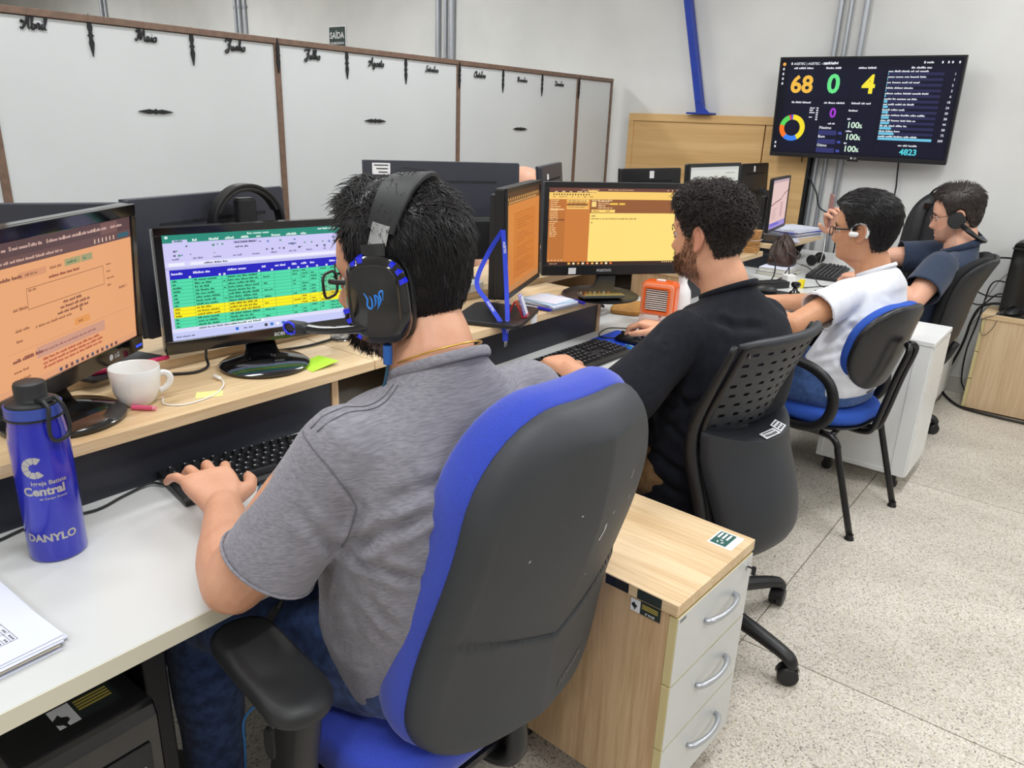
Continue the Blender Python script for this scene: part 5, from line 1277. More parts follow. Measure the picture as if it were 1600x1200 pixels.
class Head:
    def __init__(s, c, face, pitch=0, roll=0, scale=1.0, jaw=1.0):
        f = np.array([math.cos(R(face)), math.sin(R(face)), 0]); r = np.array([f[1], -f[0], 0]); u = np.array([0, 0, 1.0])
        p = R(pitch); f, u = f * math.cos(p) + u * math.sin(p), u * math.cos(p) - f * math.sin(p)   # positive pitch looks up
        q = R(roll); r, u = r * math.cos(q) + u * math.sin(q), u * math.cos(q) - r * math.sin(q)
        s.c, s.f, s.r, s.u, s.k, s.jaw = np.array(c, float), f, r, u, scale, jaw
    def P(s, x, y, z): return s.c + s.k * (s.r * x + s.f * y + s.u * z)
    def pts(s, th, z, off=0.0):
        x, y, zz = head_local(th, z, s.jaw)
        P = s.c + s.k * (np.multiply.outer(x, s.r) + np.multiply.outer(y, s.f) + np.multiply.outer(zz, s.u))
        return P
    def normal(s, th, z):
        d = 0.02; a = s.pts(th + d, z) - s.pts(th - d, z); zz = np.clip(z, -.118, .1255)
        b = s.pts(th, zz + 0.0015) - s.pts(th, zz - 0.0015)
        n = np.cross(a, b); n /= (np.linalg.norm(n, axis=-1, keepdims=True) + 1e-9)
        out = s.pts(th, z) - s.c
        sg = np.sign((n * out).sum(-1, keepdims=True)); return n * sg
    def local(s, P):
        d = (P - s.c) / s.k
        return d @ s.r, d @ s.f, d @ s.u
    def grid(s, mb, nt=84, nz=76, off=None):
        za = -.1195 + (.1268 + .1195) * (0.5 - 0.5 * np.cos(PI * np.linspace(0, 1, nz))) ; za = 0.6 * za + 0.4 * np.linspace(-.1195, .1268, nz)
        T = np.linspace(0, 2 * PI, nt, endpoint=False)
        TT, ZZ = np.meshgrid(T, za)
        Pm = s.pts(TT, ZZ)
        if off is not None: Pm = Pm + s.normal(TT, ZZ) * off(TT, ZZ)[..., None]
        V = Pm.reshape(-1, 3); fs = []
        for i in range(nz - 1):
            for k in range(nt):
                l = (k + 1) % nt
                fs.append((i * nt + k, i * nt + l, (i + 1) * nt + l, (i + 1) * nt + k))
        fs.append(tuple(range(nt - 1, -1, -1))); fs.append(tuple((nz - 1) * nt + k for k in range(nt)))
        # seen along +u the angle runs clockwise, so flip
        mb.add(V, [f[::-1] for f in fs])
    def ears(s, mb):
        for sg in (-1, 1):
            def E(a, b, o): # a backwards, b up, o outwards
                return s.P(sg * (0.0735 + o + 0.25 * max(0, a)), -0.010 - a, -0.004 + b)
            mb.loft([(E(0.0, -0.004, -0.01), E(0.016, 0, 0) - E(0, 0, 0), E(0, 0.027, 0) - E(0, 0, 0), 2), (E(0.004, 0, 0.003), E(0.018, 0, 0) - E(0, 0, 0), E(0, 0.030, 0) - E(0, 0, 0), 2), (E(0.006, 0, 0.009), E(0.014, 0, 0) - E(0, 0, 0), E(0, 0.025, 0) - E(0, 0, 0), 2)], 20, 2)
            mb.tube([E(-0.010, 0.006, 0.004), E(-0.006, 0.024, 0.007), E(0.006, 0.033, 0.010), E(0.019, 0.026, 0.012), E(0.024, 0.008, 0.012), E(0.018, -0.012, 0.010), E(0.008, -0.026, 0.008), E(-0.003, -0.030, 0.005), E(-0.006, -0.020, 0.003)], [.004, .005, .0055, .0055, .005, .005, .006, .0065, .005], 10, 3)
    def features(s, parent, iris=(60, 40, 28), brow=(30, 24, 22), bk=1.0):
        for sg in (-1, 1):
            mb = MB(); c = s.P(sg * .0315, .0745, .001)
            mb.sphere((0, 0, 0), 0.0118 * s.k, mat('eye_white', (232, 228, 224), 0.15), 16, 12)
            mb.sphere(tuple(s.f * 0.0072 * s.k), 0.0056 * s.k, mat('iris_%d' % iris[0], iris, 0.1), 12, 8)
            mb.v = [tuple(np.array(p) + c) for p in mb.v]; mb.build('eye', None, parent, smooth=True, world=True)
            lid = MB().tube([s.P(sg * x, y, z) for x, y, z in ((.018, .082, .001), (.024, .0862, .006), (.032, .0872, .0075), (.040, .084, .005), (.046, .077, -.001))], [.0012, .0024, .0026, .0024, .0012], 8, 3)
            lid.tube([s.P(sg * x, y, z) for x, y, z in ((.018, .081, -.001), (.025, .0845, -.006), (.033, .0850, -.0075), (.041, .081, -.005), (.046, .077, -.001))], [.001, .002, .0022, .002, .001], 8, 3)
            lid.build('eyelid', M_LID, parent, smooth=True, world=True)
            br = MB()
            for k in range(int(46 * bk)):
                t = k / (46 * bk); x = .012 + .040 * t
                y = .0965 - .0155 * t ** 2.2 + 0.0008 ; z = .0215 + .006 * math.sin(PI * min(1, t * 1.15)) - 0.004 * t + random.uniform(-.0025, .0025)
                a = s.P(sg * x, y, z); b = s.P(sg * (x + .008), y - .002 - .006 * t, z + .0025 * (1 - 1.6 * t))
                br.tube([a, (a + b) / 2 + s.f * .0012, b], [.0009, .0008, .0002], 3)
            br.build('eyebrow', mat('brow_hair_%d' % brow[0], brow, 0.7), parent, world=True)
M_LID = mat('eyelid_skin', (196, 142, 112), 0.55)

def hair_mat(name, c, c2):
    m = mat(name, c, 0.42, c2=c2, noise_scale=120, spec=0.45)
    return m

def hair(parent, hd, hl, thick, n, strand, m, seed=1, zmax=.1262, cap_drop=0.004, cap_rough=0.0):
    """hl(th deg) = hairline height; thick(th, z) = thickness of the mass; strand(rnd, root, normal, th, z, depth) -> points, radius"""
    rnd = random.Random(seed); nr = np.random.RandomState(seed)
    mb = MB()
    def off(TT, ZZ):
        d = np.degrees(np.abs((TT + PI) % (2 * PI) - PI)); h = hl(d)
        k = np.clip((ZZ - h) / 0.016, 0, 1); k = k * k * (3 - 2 * k)
        r = cap_rough * np.sin(TT * 23 + ZZ * 260) * np.sin(TT * 11 - ZZ * 190)
        return np.where(ZZ > h - 0.003, -0.003 + (thick(d, ZZ) + 0.003 + r) * k, -0.006)
    hd.grid(mb, 96, 84, off)
    cnt = 0; tries = 0
    pts_th = []; pts_z = []
    while cnt < n and tries < n * 30:
        tries += 1
        # uniform over the sphere
        v = nr.normal(size=3); v /= np.linalg.norm(v)
        th = math.atan2(v[0], v[1]); z = v[2] * 0.125
        if z < -0.11 or z > zmax: continue
        d = abs(math.degrees(th)); h = float(hl(np.array(d)))
        if z < h: continue
        pts_th.append(th); pts_z.append(z); cnt += 1
    TH = np.array(pts_th); Z = np.array(pts_z)
    Pp = hd.pts(TH, Z); Nn = hd.normal(TH, Z)
    vs_ = []; fs = []
    for i in range(len(TH)):
        d = abs(math.degrees(TH[i])); h = float(hl(np.array(d)))
        k = min(1, max(0, (Z[i] - h) / 0.016)); tk = float(thick(np.array(d), np.array(Z[i]))) * k * k * (3 - 2 * k)
        pts, r = strand(rnd, Pp[i] + Nn[i] * max(0.0, tk - 0.0025), Nn[i], TH[i], Z[i], (Z[i] - h))
        q = len(pts); rr = [r * (1 - 0.85 * (j / (q - 1)) ** 2) for j in range(q)]
        a = unit(np.cross(np.array(pts[-1]) - np.array(pts[0]), Nn[i] + 1e-3)); 
        k0 = len(vs_)
        for j in range(q):
            t = unit(np.array(pts[min(j + 1, q - 1)]) - np.array(pts[max(j - 1, 0)])); bb = unit(np.cross(t, a)); aa = np.cross(bb, t)
            for w in range(3):
                an = 2 * PI * w / 3; vs_.append(np.array(pts[j]) + rr[j] * (aa * math.cos(an) + bb * math.sin(an)))
        for j in range(q - 1):
            for w in range(3):
                l = (w + 1) % 3; fs.append((k0 + j * 3 + w, k0 + j * 3 + l, k0 + j * 3 + 3 + l, k0 + j * 3 + 3 + w))
    mb.add(vs_, fs)
    o = mb.build('hair', m, parent, smooth=True, world=True); o['kind'] = 'stuff'
    return o

def beard_strands(parent, hd, region, n, ln, rad, m, seed=2, outw=0.6):
    nr = np.random.RandomState(seed); vs_ = []; fs = []; cnt = 0
    TH = nr.uniform(-2.0, 2.0, n * 6); Z = nr.uniform(-.119, .0, n * 6)
    keep = region(np.degrees(TH), Z) > nr.uniform(0, 1, n * 6); TH, Z = TH[keep][:n], Z[keep][:n]
    P = hd.pts(TH, Z); N = hd.normal(TH, Z)
    mb = MB()
    for i in range(len(TH)):
        L = ln * nr.uniform(.6, 1.3); dr = unit(N[i] * outw - hd.u * 0.9 + nr.normal(size=3) * .25)
        p0 = P[i] - N[i] * .001; p1 = p0 + dr * L * .5 + N[i] * .001; p2 = p0 + dr * L - hd.u * .001
        a = unit(np.cross(dr, N[i] + .01)); b = np.cross(dr, a); k0 = len(vs_)
        for p, r in ((p0, rad), (p1, rad * .8), (p2, rad * .15)):
            for w in range(3): vs_.append(p + r * (a * math.cos(2.094 * w) + b * math.sin(2.094 * w)))
        for j in range(2):
            for w in range(3): l = (w + 1) % 3; fs.append((k0 + j * 3 + w, k0 + j * 3 + l, k0 + j * 3 + 3 + l, k0 + j * 3 + 3 + w))
    mb.add(vs_, fs); o = mb.build('beard', m, parent, world=True); o['kind'] = 'stuff'
    return o

def hand(mb, wrist, d, up, side, curl=(30, 38, 25), spread=1.0, thumb=(0.8, 0.35, -0.25), scale=1.0, nails=None, bend=0.0, fcurl=None):
    """wrist point, d = towards the fingers, up = back of the hand, side = +1 when the thumb lies on d x up side"""
    d = unit(d); up = unit(np.array(up, float) - d * (np.array(up, float) @ d)); lat = np.cross(d, up) * side   # lat points to the thumb
    w = np.array(wrist, float); k = scale
    d2 = unit(d - up * bend)
    K = w + d2 * .088 * k
    mb.loft([(w - d * .022 * k, lat * .027 * k, up * .0195 * k, 2.2), (w + d2 * .006 * k, lat * .029 * k, up * .019 * k, 2.3), (w + d2 * .035 * k + lat * .003 * k, lat * .037 * k, up * .0175 * k, 2.6), (w + d2 * .066 * k + lat * .001 * k, lat * .042 * k, up * .0155 * k, 2.8), (K, lat * .041 * k, up * .0125 * k, 2.8), (K + d2 * .006 * k, lat * .036 * k, up * .009 * k, 2.6)], 24, 3)
    offs = [.030, .0102, -.0102, -.029]; ln = [(.041, .025, .020), (.045, .029, .021), (.041, .027, .021), (.033, .020, .019)]; rd = [.0092, .0095, .0090, .0080]; back = [.004, 0, .004, .013]; sp_ = [.16, .04, -.08, -.22]
    for i in range(4):
        c3 = (fcurl[i] if fcurl else curl)
        p = K - d2 * back[i] * k + lat * offs[i] * k
        dirv = unit(d2 + lat * sp_[i] * spread); pts = [p - dirv * .024 * k - up * .001 * k, p + up * .0015 * k]; rr = [rd[i] * k * .95, rd[i] * k * 1.08]
        ang = 0
        for j in range(3):
            ang += R(c3[j]); v = dirv * math.cos(ang) - up * math.sin(ang)
            pts.append(pts[-1] + v * ln[i][j] * k); rr.append(rd[i] * k * (1.0, .93, .78)[j])
        # a mid point in each bone keeps the joints crisp
        P2 = []; R2 = []
        for a in range(len(pts) - 1):
            P2 += [pts[a], (np.array(pts[a]) + np.array(pts[a + 1])) / 2]; R2 += [rr[a], (rr[a] + rr[a + 1]) / 2 * .96]
        P2.append(pts[-1]); R2.append(rr[-1])
        mb.limb(P2, R2, 12, 2)
        if nails is not None:
            v = unit(np.array(pts[-1]) - np.array(pts[-2])); nu_ = unit(up * math.cos(ang) + dirv * math.sin(ang)); c = np.array(pts[-1]) - v * .002 * k + nu_ * rr[-1] * .86; ll = np.cross(v, nu_)
            nails.append((c, v * .0055 * k, ll * .0048 * k, nu_ * .0011))
    t0 = w + d2 * .022 * k + lat * .024 * k - up * .004 * k
    tv = unit(lat * thumb[0] + d2 * (1.0 - 0.3) + up * thumb[2] * 0.6); t1 = t0 + tv * .040 * k
    tv2 = unit(d2 + lat * thumb[1] + up * thumb[2]); t2 = t1 + tv2 * .032 * k; tv3 = unit(d2 * 1.0 + lat * (thumb[1] - .25) + up * thumb[2]); t3 = t2 + tv3 * .024 * k
    mb.limb([t0 - tv * .012, t0, (t0 + t1) / 2, t1, (t1 + t2) / 2, t2, t3], [.013 * k, .0155 * k, .0145 * k, .0125 * k, .0110 * k, .0112 * k, .0088 * k], 12, 2)
    if nails is not None:
        nu_ = unit(up * .8 + lat * .5 - tv3 * ((up * .8 + lat * .5) @ tv3)); nails.append((t3 + nu_ * .0076 * k, tv3 * .0065 * k, np.cross(tv3, nu_) * .0058 * k, nu_ * .0012))
    return K

def arm(mb, sh, el, wr, k=1.0):
    sh, el, wr = [np.array(p, float) for p in (sh, el, wr)]
    mb.limb([sh, sh * .6 + el * .4, sh * .3 + el * .7, el], [.052 * k, .051 * k, .046 * k, .042 * k], 18, 4)
    mb.limb([el, el * .72 + wr * .28, el * .4 + wr * .6, wr], [.0415 * k, .044 * k, .036 * k, .0265 * k], 18, 4)

def ring(c, a, b, r, f, e=2.6, tilt=(0, 0, 1)):
    return (np.array(c, float), np.array(r) * a, np.array(f) * b, e)

def folds(me, loc, specs, nz_amp=0.0, nz_scale=18, seed=0):
    """press creases into cloth: each spec = (p0, p1, width, depth); negative depth makes a ridge"""
    co = get_co(me) + np.array(loc); no = get_no(me)
    d = np.zeros(len(co))
    for p0, p1, wd, dp in specs:
        p0, p1 = np.array(p0), np.array(p1); ab = p1 - p0; L = np.linalg.norm(ab)
        t = np.clip(((co - p0) @ ab) / (L * L), 0, 1); q = co - (p0 + t[:, None] * ab)
        perp = unit(np.cross(ab, [0.3, 0.2, 0.9])); 
        dist = np.linalg.norm(q, axis=1); taper_ = np.sin(np.clip(t, 0.03, 0.97) * PI) ** 0.6
        g = np.exp(-(dist / wd) ** 2); g2 = np.exp(-((dist - 1.7 * wd) / wd) ** 2)
        d += (-dp * g + dp * 0.45 * g2) * taper_
    if nz_amp:
        s = nz_scale
        w1 = np.sin(co[:, 0] * s + 2.1 * np.sin(co[:, 2] * s * .7 + seed)) * np.sin(co[:, 1] * s * .9 + 1.7 * np.sin(co[:, 0] * s * .5 + co[:, 2] * s * .6))
        w2 = np.sin((co[:, 2] + .6 * co[:, 1]) * s * 1.9 + 1.5 * np.sin(co[:, 1] * s * 1.1 + seed) + seed) 
        d += nz_amp * (0.6 * w1 + 0.4 * w2)
    set_co(me, co - np.array(loc) + no * d[:, None])

def paint(o, root, hd, beard_fn=None, ears_red=0.25):
    me = o.data; co = get_co(me) + np.array(root.location)
    x, y, z = hd.local(co); th = np.degrees(np.arctan2(x, y))
    near = (np.abs(x) < .12) & (np.abs(y) < .14) & (z > -.14) & (z < .14)
    red = np.zeros(len(co)); grn = np.zeros(len(co))
    if beard_fn is not None: red = np.where(near, beard_fn(th, z), 0)
    lips = np.exp(-((z + .0705) / .011) ** 4 - (x / .022) ** 4) * (y > .06) * near
    er = ((np.abs(x) > .076) & (y < .02) & (y > -.06) & (np.abs(z + .004) < .045) & near) * ears_red
    grn = np.clip(lips * .75 + er + 0.12 * np.exp(-((z + .03) / .02) ** 2 - ((np.abs(x) - .04) / .025) ** 2) * (y > 0) * near, 0, 1)
    col = np.zeros((len(co), 4), dtype=np.float32); col[:, 0] = np.clip(red, 0, 1); col[:, 1] = grn; col[:, 3] = 1
    ca = me.color_attributes.new('tone', 'FLOAT_COLOR', 'POINT'); ca.data.foreach_set('color', col.ravel())

def build_nails(nails, parent, root):
    for c, v, l, n in nails:
        MB().loft([(c - v * .9 - n * .6, l * .75, v * 0.2, 2), (c - v * .5, l, v * .8, 2.6)], 8, 1) if False else None
        mb = MB(); vs_ = []
        for a in (-1, 0, 1):
            for b in (-1, -.5, 0, .5, 1): vs_.append(c + v * a * (1 - .15 * b * b) + l * b - n * 1.6 * b * b)
        fs = [(i * 5 + j, i * 5 + j + 1, (i + 1) * 5 + j + 1, (i + 1) * 5 + j) for i in range(2) for j in range(4)]
        mb.add(vs_, fs); mb.build('fingernail', mat('nail', (226, 176, 150), 0.3), parent, smooth=True, world=True)

def torso(mb, pel, wai, che, upc, c7, r, f, sizes, collar=.066):
    """closed shirt body through five centres; sizes = list of (half width, half depth)"""
    r = np.array(r); f = np.array(f)
    cs = [np.array(x, float) for x in (pel, wai, che, upc, c7)]
    rings = []
    up0 = unit(cs[1] - cs[0])
    rings.append((cs[0] - up0 * .05, r * sizes[0][0] * .99, f * sizes[0][1] * .99, 2.7))
    for c, (a, b) in zip(cs[:4], sizes): rings.append((c, r * a, f * b, 2.7))
    up = unit(cs[4] - cs[3]); h = np.linalg.norm(cs[4] - cs[3])
    rings.append((cs[3] + up * h * .45, r * .158, f * .098, 2.4))
    Z_ = np.array([0, 0, 1.0])
    rings.append((cs[3] + up * h * .72, r * .112, (f - Z_ * .22) * .083, 2.2))
    rings.append((cs[4] - Z_ * .008, r * (collar + .009), (f - Z_ * .45) * (collar + .004), 2.0))
    rings.append((cs[4] + up * .006, r * collar, (f - Z_ * .5) * collar, 2.0))
    mb.loft(rings, 44, 5)

def trapezius(mb, c7, shL, shR, r0=.056, r1=.066):
    c = np.array(c7, float)
    for s_ in (shL, shR):
        s_ = np.array(s_, float); a = c * .88 + s_ * .12 - [-.012, 0, .052]
        mb.limb([a, a * .5 + s_ * .5 + [.004, 0, .002], s_], [r0 * .9, (r0 + r1) / 2 * .97, r1], 20, 3)

def sleeve(mb, sh, el, t1, r0, r1, ext=0.0, flat=1.0):
    sh, el = np.array(sh, float), np.array(el, float); v = unit(el - sh)
    e = sh + (el - sh) * t1
    mb.limb([sh - v * .01, sh * .75 + e * .25], [r0 * .98, r0], 24, 3)
    mb.tube([sh, sh * .7 + e * .3, sh * .35 + e * .65, e], [r0, r0 * 1.0, (r0 * .4 + r1 * .6), r1], 28, 5)
    return e, v

def open_cuff(o, root, e, v, r):
    """take the closing disc off the end of a sleeve"""
    me = o.data; bm = bmesh.new(); bm.from_mesh(me); l = np.array(root.location); e = np.array(e); v = np.array(v); kill = []
    for vt in bm.verts:
        d = np.array(vt.co) + l - e; t = d @ v
        if -.012 < t < .03 and np.linalg.norm(d - v * t) < r * .93: kill.append(vt)
    bmesh.ops.delete(bm, geom=kill, context='VERTS'); bm.to_mesh(me); bm.free()
    me.polygons.foreach_set('use_smooth', [True] * len(me.polygons))

def snap(o, root, pts, off=.0006):
    me = o.data; from mathutils.bvhtree import BVHTree
    co = [vv.co for vv in me.vertices]; t = BVHTree.FromPolygons(co, [tuple(q.vertices) for q in me.polygons]); out = []
    for q in catmull(pts, 5):
        c, n, i, d = t.find_nearest(Vector(q) - root.location); out.append(np.array(c + n * off + root.location))
    return out

def tone_of(hd, kind):
    def full(th, z):   # full beard
        a = np.abs(th); up = np.interp(a, [0, 12, 20, 40, 62, 78, 92, 100], [-.084, -.083, -.056, -.050, -.035, .01, .01, -.2])
        k = np.clip((up - z) / .006, 0, 1) * np.clip((98 - a) / 6, 0, 1)
        mous = np.exp(-((z + .056) / .007) ** 2) * np.clip((26 - a) / 5, 0, 1)
        lipgap = 1 - .9 * np.exp(-((z + .0705) / .009) ** 2) * np.clip((20 - a) / 4, 0, 1)
        return np.clip(np.maximum(k, mous) * lipgap, 0, 1)
    return full

def thigh_pair(mb, hipc, r, kneeL, kneeR, ankL, ankR, k=1.0, hip_w=.10):
    hipc = np.array(hipc, float); r = np.array(r)
    f = unit((np.array(kneeL) + np.array(kneeR)) / 2 - hipc)
    mb.loft([(hipc + [0, 0, .10], r * .175 * k, np.cross(r, [0, 0, 1.0]) * .125 * k, 2.6), (hipc + [0, 0, .02], r * .19 * k, np.cross(r, [0, 0, 1.0]) * .135 * k, 2.6), (hipc + [0, 0, -.06], r * .17 * k, np.cross(r, [0, 0, 1.0]) * .13 * k, 2.6)], 30, 3)
    for s, kn, an in ((-1, kneeL, ankL), (1, kneeR, ankR)):
        h = hipc + r * hip_w * s + [0, 0, -.01]; kn = np.array(kn, float); an = np.array(an, float)
        mb.limb([h, h * .6 + kn * .4, h * .25 + kn * .75, kn], [.098 * k, .094 * k, .078 * k, .068 * k], 22, 4)
        mb.limb([kn, kn * .7 + an * .3, kn * .3 + an * .7, an], [.068 * k, .066 * k, .060 * k, .056 * k], 20, 4)

def shoe(parent, ank, d, m, sole):
    ank = np.array(ank, float); d = unit(np.array([d[0], d[1], 0])); l = np.array([-d[1], d[0], 0]); b = np.array([ank[0], ank[1], 0])
    U = np.array([0, 0, 1.0])
    mb = MB(); 
    mb.loft([(b - d * .075 + U * .055, l * .026, U * .034, 2.4), (b - d * .05 + U * .060, l * .034, U * .042, 2.6), (b + U * .058, l * .037, U * .040, 2.6), (b + d * .07 + U * .050, l * .042, U * .032, 2.6), (b + d * .14 + U * .042, l * .045, U * .024, 2.6), (b + d * .185 + U * .038, l * .034, U * .018, 2.4), (b + d * .20 + U * .036, l * .015, U * .012, 2)], 22, 3)
    mb.loft([(b + U * .06, l * .036, d * .048, 2.4), (b - d * .005 + U * .105, l * .034, d * .042, 2.2)], 20, 2)
    s_ = mb.build('shoe', m, parent, smooth=True, auto=60, world=True)
    mb = MB(); out = []
    for k in range(36):
        a = 2 * PI * k / 36; fx = math.cos(a); w = .041 if fx < 0 else .047
        out.append(b + d * (.06 + .142 * fx) + l * (w * math.sin(a)))
    n = 36; mb.add([p + U * .001 for p in out] + [p + U * .022 for p in out], [tuple(range(n - 1, -1, -1)), tuple(range(n, 2 * n))] + [(k, (k + 1) % n, n + (k + 1) % n, n + k) for k in range(n)])
    mb.build('sole', sole, s_, smooth=True, auto=50).location = (0, 0, 0)
    s2 = s_.children[0]; s2.data.transform(Matrix.Translation((-parent.location.x, -parent.location.y, -parent.location.z)))
M_SKIN1 = skin_mat('skin_tan', (213, 160, 130), (58, 44, 40), (176, 108, 92))
M_SKIN2 = skin_mat('skin_warm', (224, 168, 136), (128, 86, 62), (190, 116, 98))
M_SKIN3 = skin_mat('skin_brown', (206, 152, 116), (120, 86, 66), (166, 104, 86))
M_SKIN4 = skin_mat('skin_fair', (222, 172, 146), (140, 110, 98), (186, 118, 102))
M_HAIRBLK = hair_mat('black_hair', (22, 20, 22), (34, 31, 32))
M_HAIRCURL = hair_mat('dark_brown_curls', (34, 28, 26), (52, 42, 38))
M_HAIRBRN = hair_mat('dark_brown_hair', (44, 36, 34), (60, 50, 46))
M_BEARD2 = hair_mat('brown_beard', (92, 62, 46), (118, 82, 60))

def neck(mb, hd, base, r0=.062, r1=.058):
    b = np.array(base, float)
    top = hd.P(0, -.022, -.055); mid = (b + top) / 2 + hd.f * -.004
    mb.limb([b + hd.f * .022 - [0, 0, .05], b + hd.f * .008, mid, top, hd.P(0, -.015, -.01)], [r0 * .85, r0, r1, r1 * 1.0, r1 * .95], 24, 3)
    mb.limb([b + hd.f * .035, (b + hd.P(0, .03, -.10)) / 2, hd.P(0, .035, -.09)], [.045, .04, .036], 16, 3)

def collar(parent, c7, r, f, rad, m, th=.008, tilt=.25, fwd=0.01):
    c = np.array(c7, float); r = np.array(r); f = np.array(f); pts = []
    for k in range(36):
        a = 2 * PI * k / 36
        pts.append(c + r * rad * math.cos(a) + f * (rad * math.sin(a)) - np.array([0, 0, 1]) * (.5 * rad * math.sin(a) - fwd))
    MB().tube(pts, th, 10, 1, closed=True, flat=2.0).build('collar', m, parent, smooth=True, world=True)

def cuff_band(parent, e, v, r, m, name='sleeve_hem', th=.0022):
    v = np.array(v); u = unit(np.cross(v, [.2, .3, .9])); w = np.cross(v, u)
    mb = MB().tube([e - v * .006 + (u * math.cos(2 * PI * k / 32) + w * math.sin(2 * PI * k / 32)) * (r + .0015) for k in range(32)], th, 8, 1, closed=True)
    mb.build(name, m, parent, smooth=True, world=True)

# ================================================================== 1: man with the headset
P1 = thing('person', 'seated man in heather grey t-shirt and dark jeans typing with his left hand', 'person', (-0.86, 0.83, 0.0))
r_, f_ = np.array([.17, .985, 0]), np.array([-.985, .17, 0])
h1 = Head((-0.835, 0.788, 1.218), 204, -5, 1.0, 0.955, 1.08)
c7 = np.array([-.752, .785, 1.098])
shL, shR = np.array([-.776, .618, 1.000]), np.array([-.718, .962, 1.006]); elL, wrL = np.array([-.888, .502, .802]), np.array([-1.078, .604, .812])
elR, wrR = np.array([-.905, 1.10, .81]), np.array([-1.10, .985, .802])
mb = MB(); h1.grid(mb); h1.ears(mb); neck(mb, h1, c7, .066, .062)
arm(mb, shL, elL, wrL, 1.14); arm(mb, shR, elR, wrR, 1.1)
mb.limb([shL, shL * .5 + shR * .5 - [0, 0, .05], shR], [.045, .055, .045], 16, 4); mb.limb([c7 - [0, 0, .05], (-.765, .79, .9), (-.79, .82, .62)], [.045, .06, .07], 16, 4)
nails = []
hand(mb, wrL, unit(np.array([-.17, .045, .03])), (0.10, -0.05, 1), 1, (14, 36, 24), 1.7, (.9, .4, -.35), 1.10, nails, -0.04, [(22, 40, 26), (16, 40, 24), (12, 36, 22), (6, 26, 18)])
hand(mb, wrR, unit(np.array([-.17, -.02, .0])), (0, 0, 1), -1, (26, 40, 28), 1.0, (.8, .35, -.3), 1.0, nails)
body = fused(mb, 'body', M_SKIN1, P1, .003, 4)
bt = tone_of(h1, 'full')
paint(body, P1, h1, lambda th, z: .85 * bt(th, z))
build_nails(nails, P1, P1)
h1.features(P1)
def st1(rnd, p, n, th, z, dep):
    d = abs(math.degrees(th)); top = min(1, max(0, (z - .055) / .05)); fr = max(0, math.cos(th))
    flow = -h1.u * (1 - top) + h1.f * (.55 * top * (.4 + fr)) + h1.u * .55 * top * fr - h1.f * .15 * (1 - fr) + h1.r * rnd.uniform(-.35, .35)
    flow = flow + h1.u * .0 - h1.f * .25 * top * (1 - fr) + (h1.r * rnd.uniform(-.3, .3) + h1.f * rnd.uniform(-.3, .3)) * top
    flow = unit(flow - n * (flow @ n)); L = (.022 + .012 * top + .004 * top * fr) * rnd.uniform(.7, 1.25); lift = .16 + .5 * top * (.35 + .65 * fr)
    if dep < .03: L *= .55
    pts = []
    for j in range(5):
        t = j / 4; pts.append(p + (flow * t + n * lift * t * (1.25 - .75 * t)) * L + n * .001)
    return pts, .00085
hair(P1, h1, lambda d: np.interp(d, [0, 35, 50, 62, 72, 84, 92, 100, 112, 130, 180], [.092, .090, .084, .064, .004, -.016, .022, .026, -.034, -.076, -.088]), lambda d, z: np.interp(z, [-.09, -.03, .03, .08, .125], [.003, .010, .014, .020, .026]) * np.interp(d, [0, 50, 90, 130, 180], [1.0, .9, .75, 1, 1.1]), 6200, st1, M_HAIRBLK, 3)
beard_strands(P1, h1, lambda th, z: bt(th, z), 1500, .012, .00065, M_HAIRBLK, 5)
# shirt
mb = MB()
torso(mb, (-.815, .824, .592), (-.780, .812, .71), (-.755, .798, .89), (-.755, .787, .995), c7, r_, f_, [(.192, .146), (.194, .144), (.204, .138), (.192, .112)], .070)
trapezius(mb, c7, shL, shR, .056, .060)
eL, vL = sleeve(mb, shL, np.array(elL) + [.024, .019, 0], .86, .067, .0725); eR, vR = sleeve(mb, shR, elR, .76, .067, .068)
sh1 = fused(mb, 'shirt', M_GREYTEE, P1, .0055, 9)
A = [-.700, .640, .885]
def crease(*pts, w=.010, d=.010): return [(a, b, w, d) for a, b in zip(pts[:-1], pts[1:])]
folds(sh1.data, P1.location, crease((-.750, .588, .868), (-.690, .612, .912), (-.640, .668, .938), w=.011, d=.014) + crease((-.752, .590, .861), (-.698, .609, .855), (-.660, .655, .828), w=.010, d=.011)
    + crease((-.752, .585, .868), (-.757, .556, .912), (-.770, .536, .948), w=.010, d=.010) + crease((-.798, .597, .762), (-.788, .597, .730), (-.765, .600, .700), w=.011, d=.013) + crease((-.722, .602, .80), (-.706, .614, .770), (-.690, .634, .740), w=.011, d=.011)
    + crease((-.83, .602, .652), (-.785, .603, .640), (-.735, .618, .642), w=.011, d=.013) + crease((-.748, .593, .832), (-.731, .600, .768), (-.711, .630, .704), w=.010, d=.008) + crease((-.690, .620, .955), (-.666, .654, .966), (-.648, .695, .973), w=.013, d=.007)
    + crease((-.840, .610, .70), (-.80, .598, .685), (-.77, .60, .665), w=.010, d=.009) + crease((-.66, .66, .90), (-.645, .70, .89), (-.64, .76, .87), w=.014, d=.006) + crease((-.67, .65, .72), (-.66, .68, .70), (-.655, .72, .69), w=.012, d=.008)
    + crease((-.72, .572, .985), (-.712, .60, .945), (-.735, .592, .885), w=.006, d=.006), .0022, 15, 1)
collar(P1, c7, r_, f_, .0745, M_GREYTEE, .0042, .3, .002)
open_cuff(sh1, P1, eL, vL, .0725); open_cuff(sh1, P1, eR, vR, .068)
cuff_band(P1, eL, vL, .0715, M_GREYTEE); cuff_band(P1, eR, vR, .067, M_GREYTEE)
def seam(parent, pts, m, r=.0016, name='seam'): MB().tube(pts, r, 6, 4).build(name, m, parent, smooth=True, world=True)
